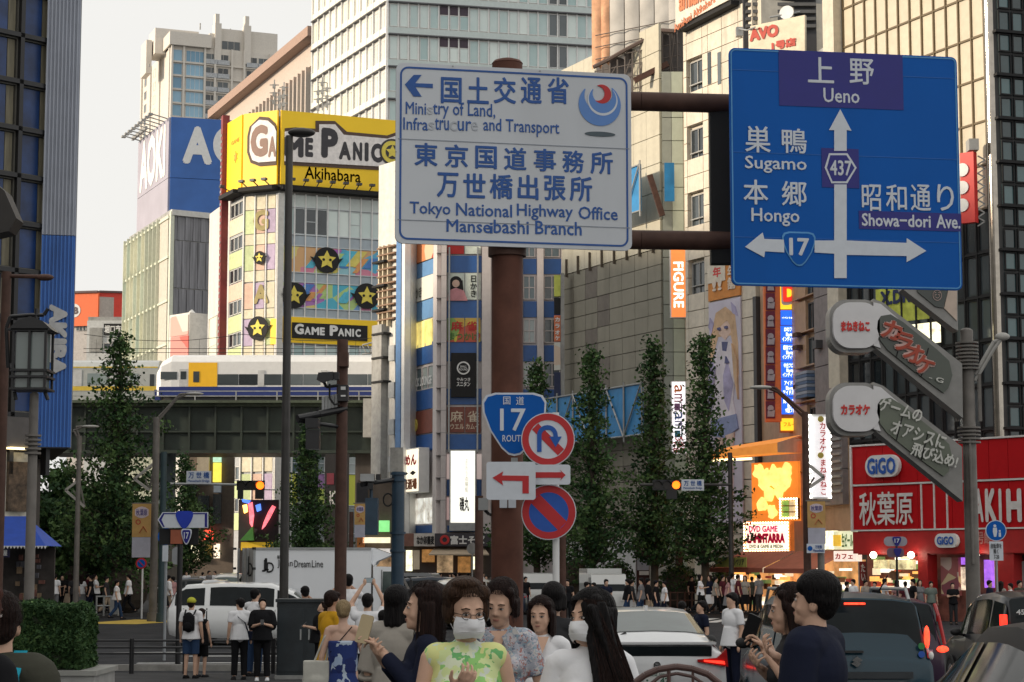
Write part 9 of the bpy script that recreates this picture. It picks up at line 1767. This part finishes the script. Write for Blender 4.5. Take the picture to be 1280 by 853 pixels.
mid('person in grey patterned top crossing behind the roof of the white hatchback', 851, 751, 36, 160, sex='f', hair=('short', HBLK), top=('tee', spotted('grey_print', (.10,.10,.11), [(.25,.24,.23),(.05,.05,.06)], 30)), bot=('trousers', DKG))
# --- far crowd: a few figures built once, then placed again and again
def tmpl(lab, **k): t, J = person(lab, 1.7, vox=.024, group='people in the far crowds', **k); del t['_h']; return t
C_ = dict(top=('tee', WHT), bot=('trousers', BLK))
TP = {'stand': tmpl('x', sex='m', **C_), 'walk': tmpl('x', sex='m', legs='walk', **C_), 'stride': tmpl('x', sex='f', legs='stride', hair=('long', HBLK), la='phone', ra='phone', **C_), 'skirt': tmpl('x', sex='f', hair=('long', HDBR), top=('tee', WHT), bot=('skirt', BLK)), 'phone': tmpl('x', sex='m', la='phone', ra='phone', head=(-20,0,0), **C_), 'short': tmpl('x', sex='m', legs='walk', hair=('mop', HBLK), top=('loose', WHT), bot=('shorts', BLK))}
finalize()
CN = {'white': WHT, 'black': BLK, 'navy': NAVY, 'grey': GRYC, 'beige': OFFC, 'blue': DEN, 'olive': KHK, 'tan': TAN, 'charcoal': DKG, 'pink': PINKC, 'maroon': MARO, 'sage': SAGE, 'mustard': MUST}
PN = {'stand': 'person standing', 'walk': 'man walking', 'stride': 'long haired woman striding', 'skirt': 'woman in skirt', 'phone': 'person watching phone', 'short': 'walker in shorts'}
ORD = ['leftmost','second','third','fourth','fifth','sixth','seventh','eighth','ninth','tenth','eleventh','twelfth','thirteenth','fourteenth','fifteenth','sixteenth','seventeenth','eighteenth','nineteenth','twentieth','twenty-first','twenty-second','twenty-third','twenty-fourth']
used = set()
def crowd(place, items):
 for n_, (px, Y, kind, c1, c2, rz) in enumerate(sorted(items)):
  src = TP[kind]; part = {'shirt': CN[c1], 'trousers': CN[c2], 'shorts': CN[c2], 'skirt': CN[c2]}; lab = '%s, %s top, %s from left %s' % (PN[kind], c1, ORD[n_] if n_ else 'first', place)
  zb = 0 if Y < 84 and px > 200 or Y < 84 else .14; hh = .92+.09*((n_*37 % 10)/10)
  if kind in used: copy_tree(src, (X(px,Y), Y, zb), R(rz), lab, scale=hh, recolor=part)
  else:
   used.add(kind); src['label'] = lab; settle(src, (X(px,Y), Y, zb), R(rz), hh)
   for ch in src.children:
    k = ch.name.split('.')[0]
    if k in part: ch.material_slots[0].link = 'OBJECT'; ch.material_slots[0].material = part[k]
crowd('in crowd past the hedge', [(54,86,'stand','olive','black',20),(63,88,'skirt','beige','black',160),(73,86,'stand','white','grey',170),(82,89,'phone','black','black',30),(91,87,'skirt','black','tan',-150),(97,86,'stand','charcoal','black',175),(106,88,'skirt','white','grey',180),(114,90,'stand','maroon','black',90),(117,86,'walk','black','navy',-90),(124,87,'phone','white','black',100),(131,89,'skirt','maroon','black',150),(137,84.5,'walk','charcoal','tan',95),(144,88,'stand','black','blue',60),(150,82,'walk','white','blue',100),(164,86,'walk','white','black',-95),(172,90,'stand','grey','navy',0),(58,92,'stand','charcoal','navy',90),(68,91,'walk','black','blue',-60),(87,93,'stand','white','black',0),(110,93,'stand','grey','black',60),(121,91,'skirt','navy','black',-40),(141,92,'stand','white','navy',180),(156,91,'stand','black','grey',30)])
crowd('by the guide sign pole', [(208,84,'skirt','beige','black',-70),(214,84.6,'short','white','tan',120),(219,86,'stand','pink','white',-120),(210,96,'walk','black','black',90),(236,118,'stand','white','black',0),(247,121,'stand','beige','navy',20),(256,123,'stand','white','blue',170),(264,119,'walk','grey','black',60),(271,125,'stand','white','black',-30)])
crowd('on the right crossing', [(657,88,'stand','black','navy',30),(709,78,'stand','black','black',-20),(733,72,'stand','white','charcoal',100),(741,74,'stand','charcoal','black',-60),(757,76,'stand','navy','black',20),(783,82,'short','black','blue',-80),(789,83,'walk','charcoal','white',90),(800,81,'walk','grey','blue',-100),(809,82.5,'short','black','tan',80),(819,80.5,'walk','black','navy',80),(829,81,'walk','white','navy',-85)])
crowd('right of the street fence', [(874,84,'stride','white','black',75),(885,87,'skirt','navy','white',-60),(893,85,'walk','beige','black',90),(902,86,'stand','maroon','black',60),(908,84,'skirt','pink','grey',-100),(914,88,'stand','white','blue',120),(921,85.5,'walk','maroon','black',90),(929,87,'skirt','beige','black',-20),(938,88,'stand','olive','black',150),(946,86,'stand','grey','charcoal',-140),(863,93,'stand','black','black',40),(898,94,'stand','beige','navy',0)])
crowd('before the red storefront', [(1056,80,'stand','black','black',90),(1063,78,'walk','white','grey',-60),(1079,80,'stand','beige','black',40),(1090,78.5,'stand','black','navy',-30),(1103,79,'walk','white','black',100),(1118,78,'skirt','pink','black',20),(1128,77,'stand','maroon','black',180),(1137,76,'stand','black','black',-80),(1146,77,'skirt','grey','black',10),(1160,76,'stand','sage','grey',5),(1187,75.5,'phone','black','charcoal',0),(1233,73,'stand','navy','black',60),(1247,74,'skirt','beige','black',140),(1258,72,'stand','white','navy',-90),(1270,71,'stand','olive','black',30)])
crowd('along the noodle shop', [(463,112,'stand','white','black',0),(472,114,'skirt','black','navy',60),(480,112,'stand','beige','black',-60),(486,110,'walk','pink','grey',90),(508,116,'stand','white','black',40),(516,112,'walk','black','black',-90),(527,115,'stand','grey','navy',170),(538,108,'stand','black','black',20),(551,110,'walk','maroon','blue',90),(563,112,'stand','white','black',0),(574,109,'skirt','black','tan',-100),(586,112,'stand','beige','black',150),(604,110,'walk','white','navy',80),(608,92,'stand','grey','black',0),(497,98,'walk','white','black',70),(522,99,'stand','navy','black',-30),(545,97,'stand','white','grey',60),(568,99,'walk','black','blue',-80),(596,98,'stand','beige','navy',10),(455,104,'walk','navy','black',60)])
for k, s_ in TP.items():
 if k not in used:
  for c in list(s_.children_recursive)+[s_]: bpy.data.objects.remove(c)
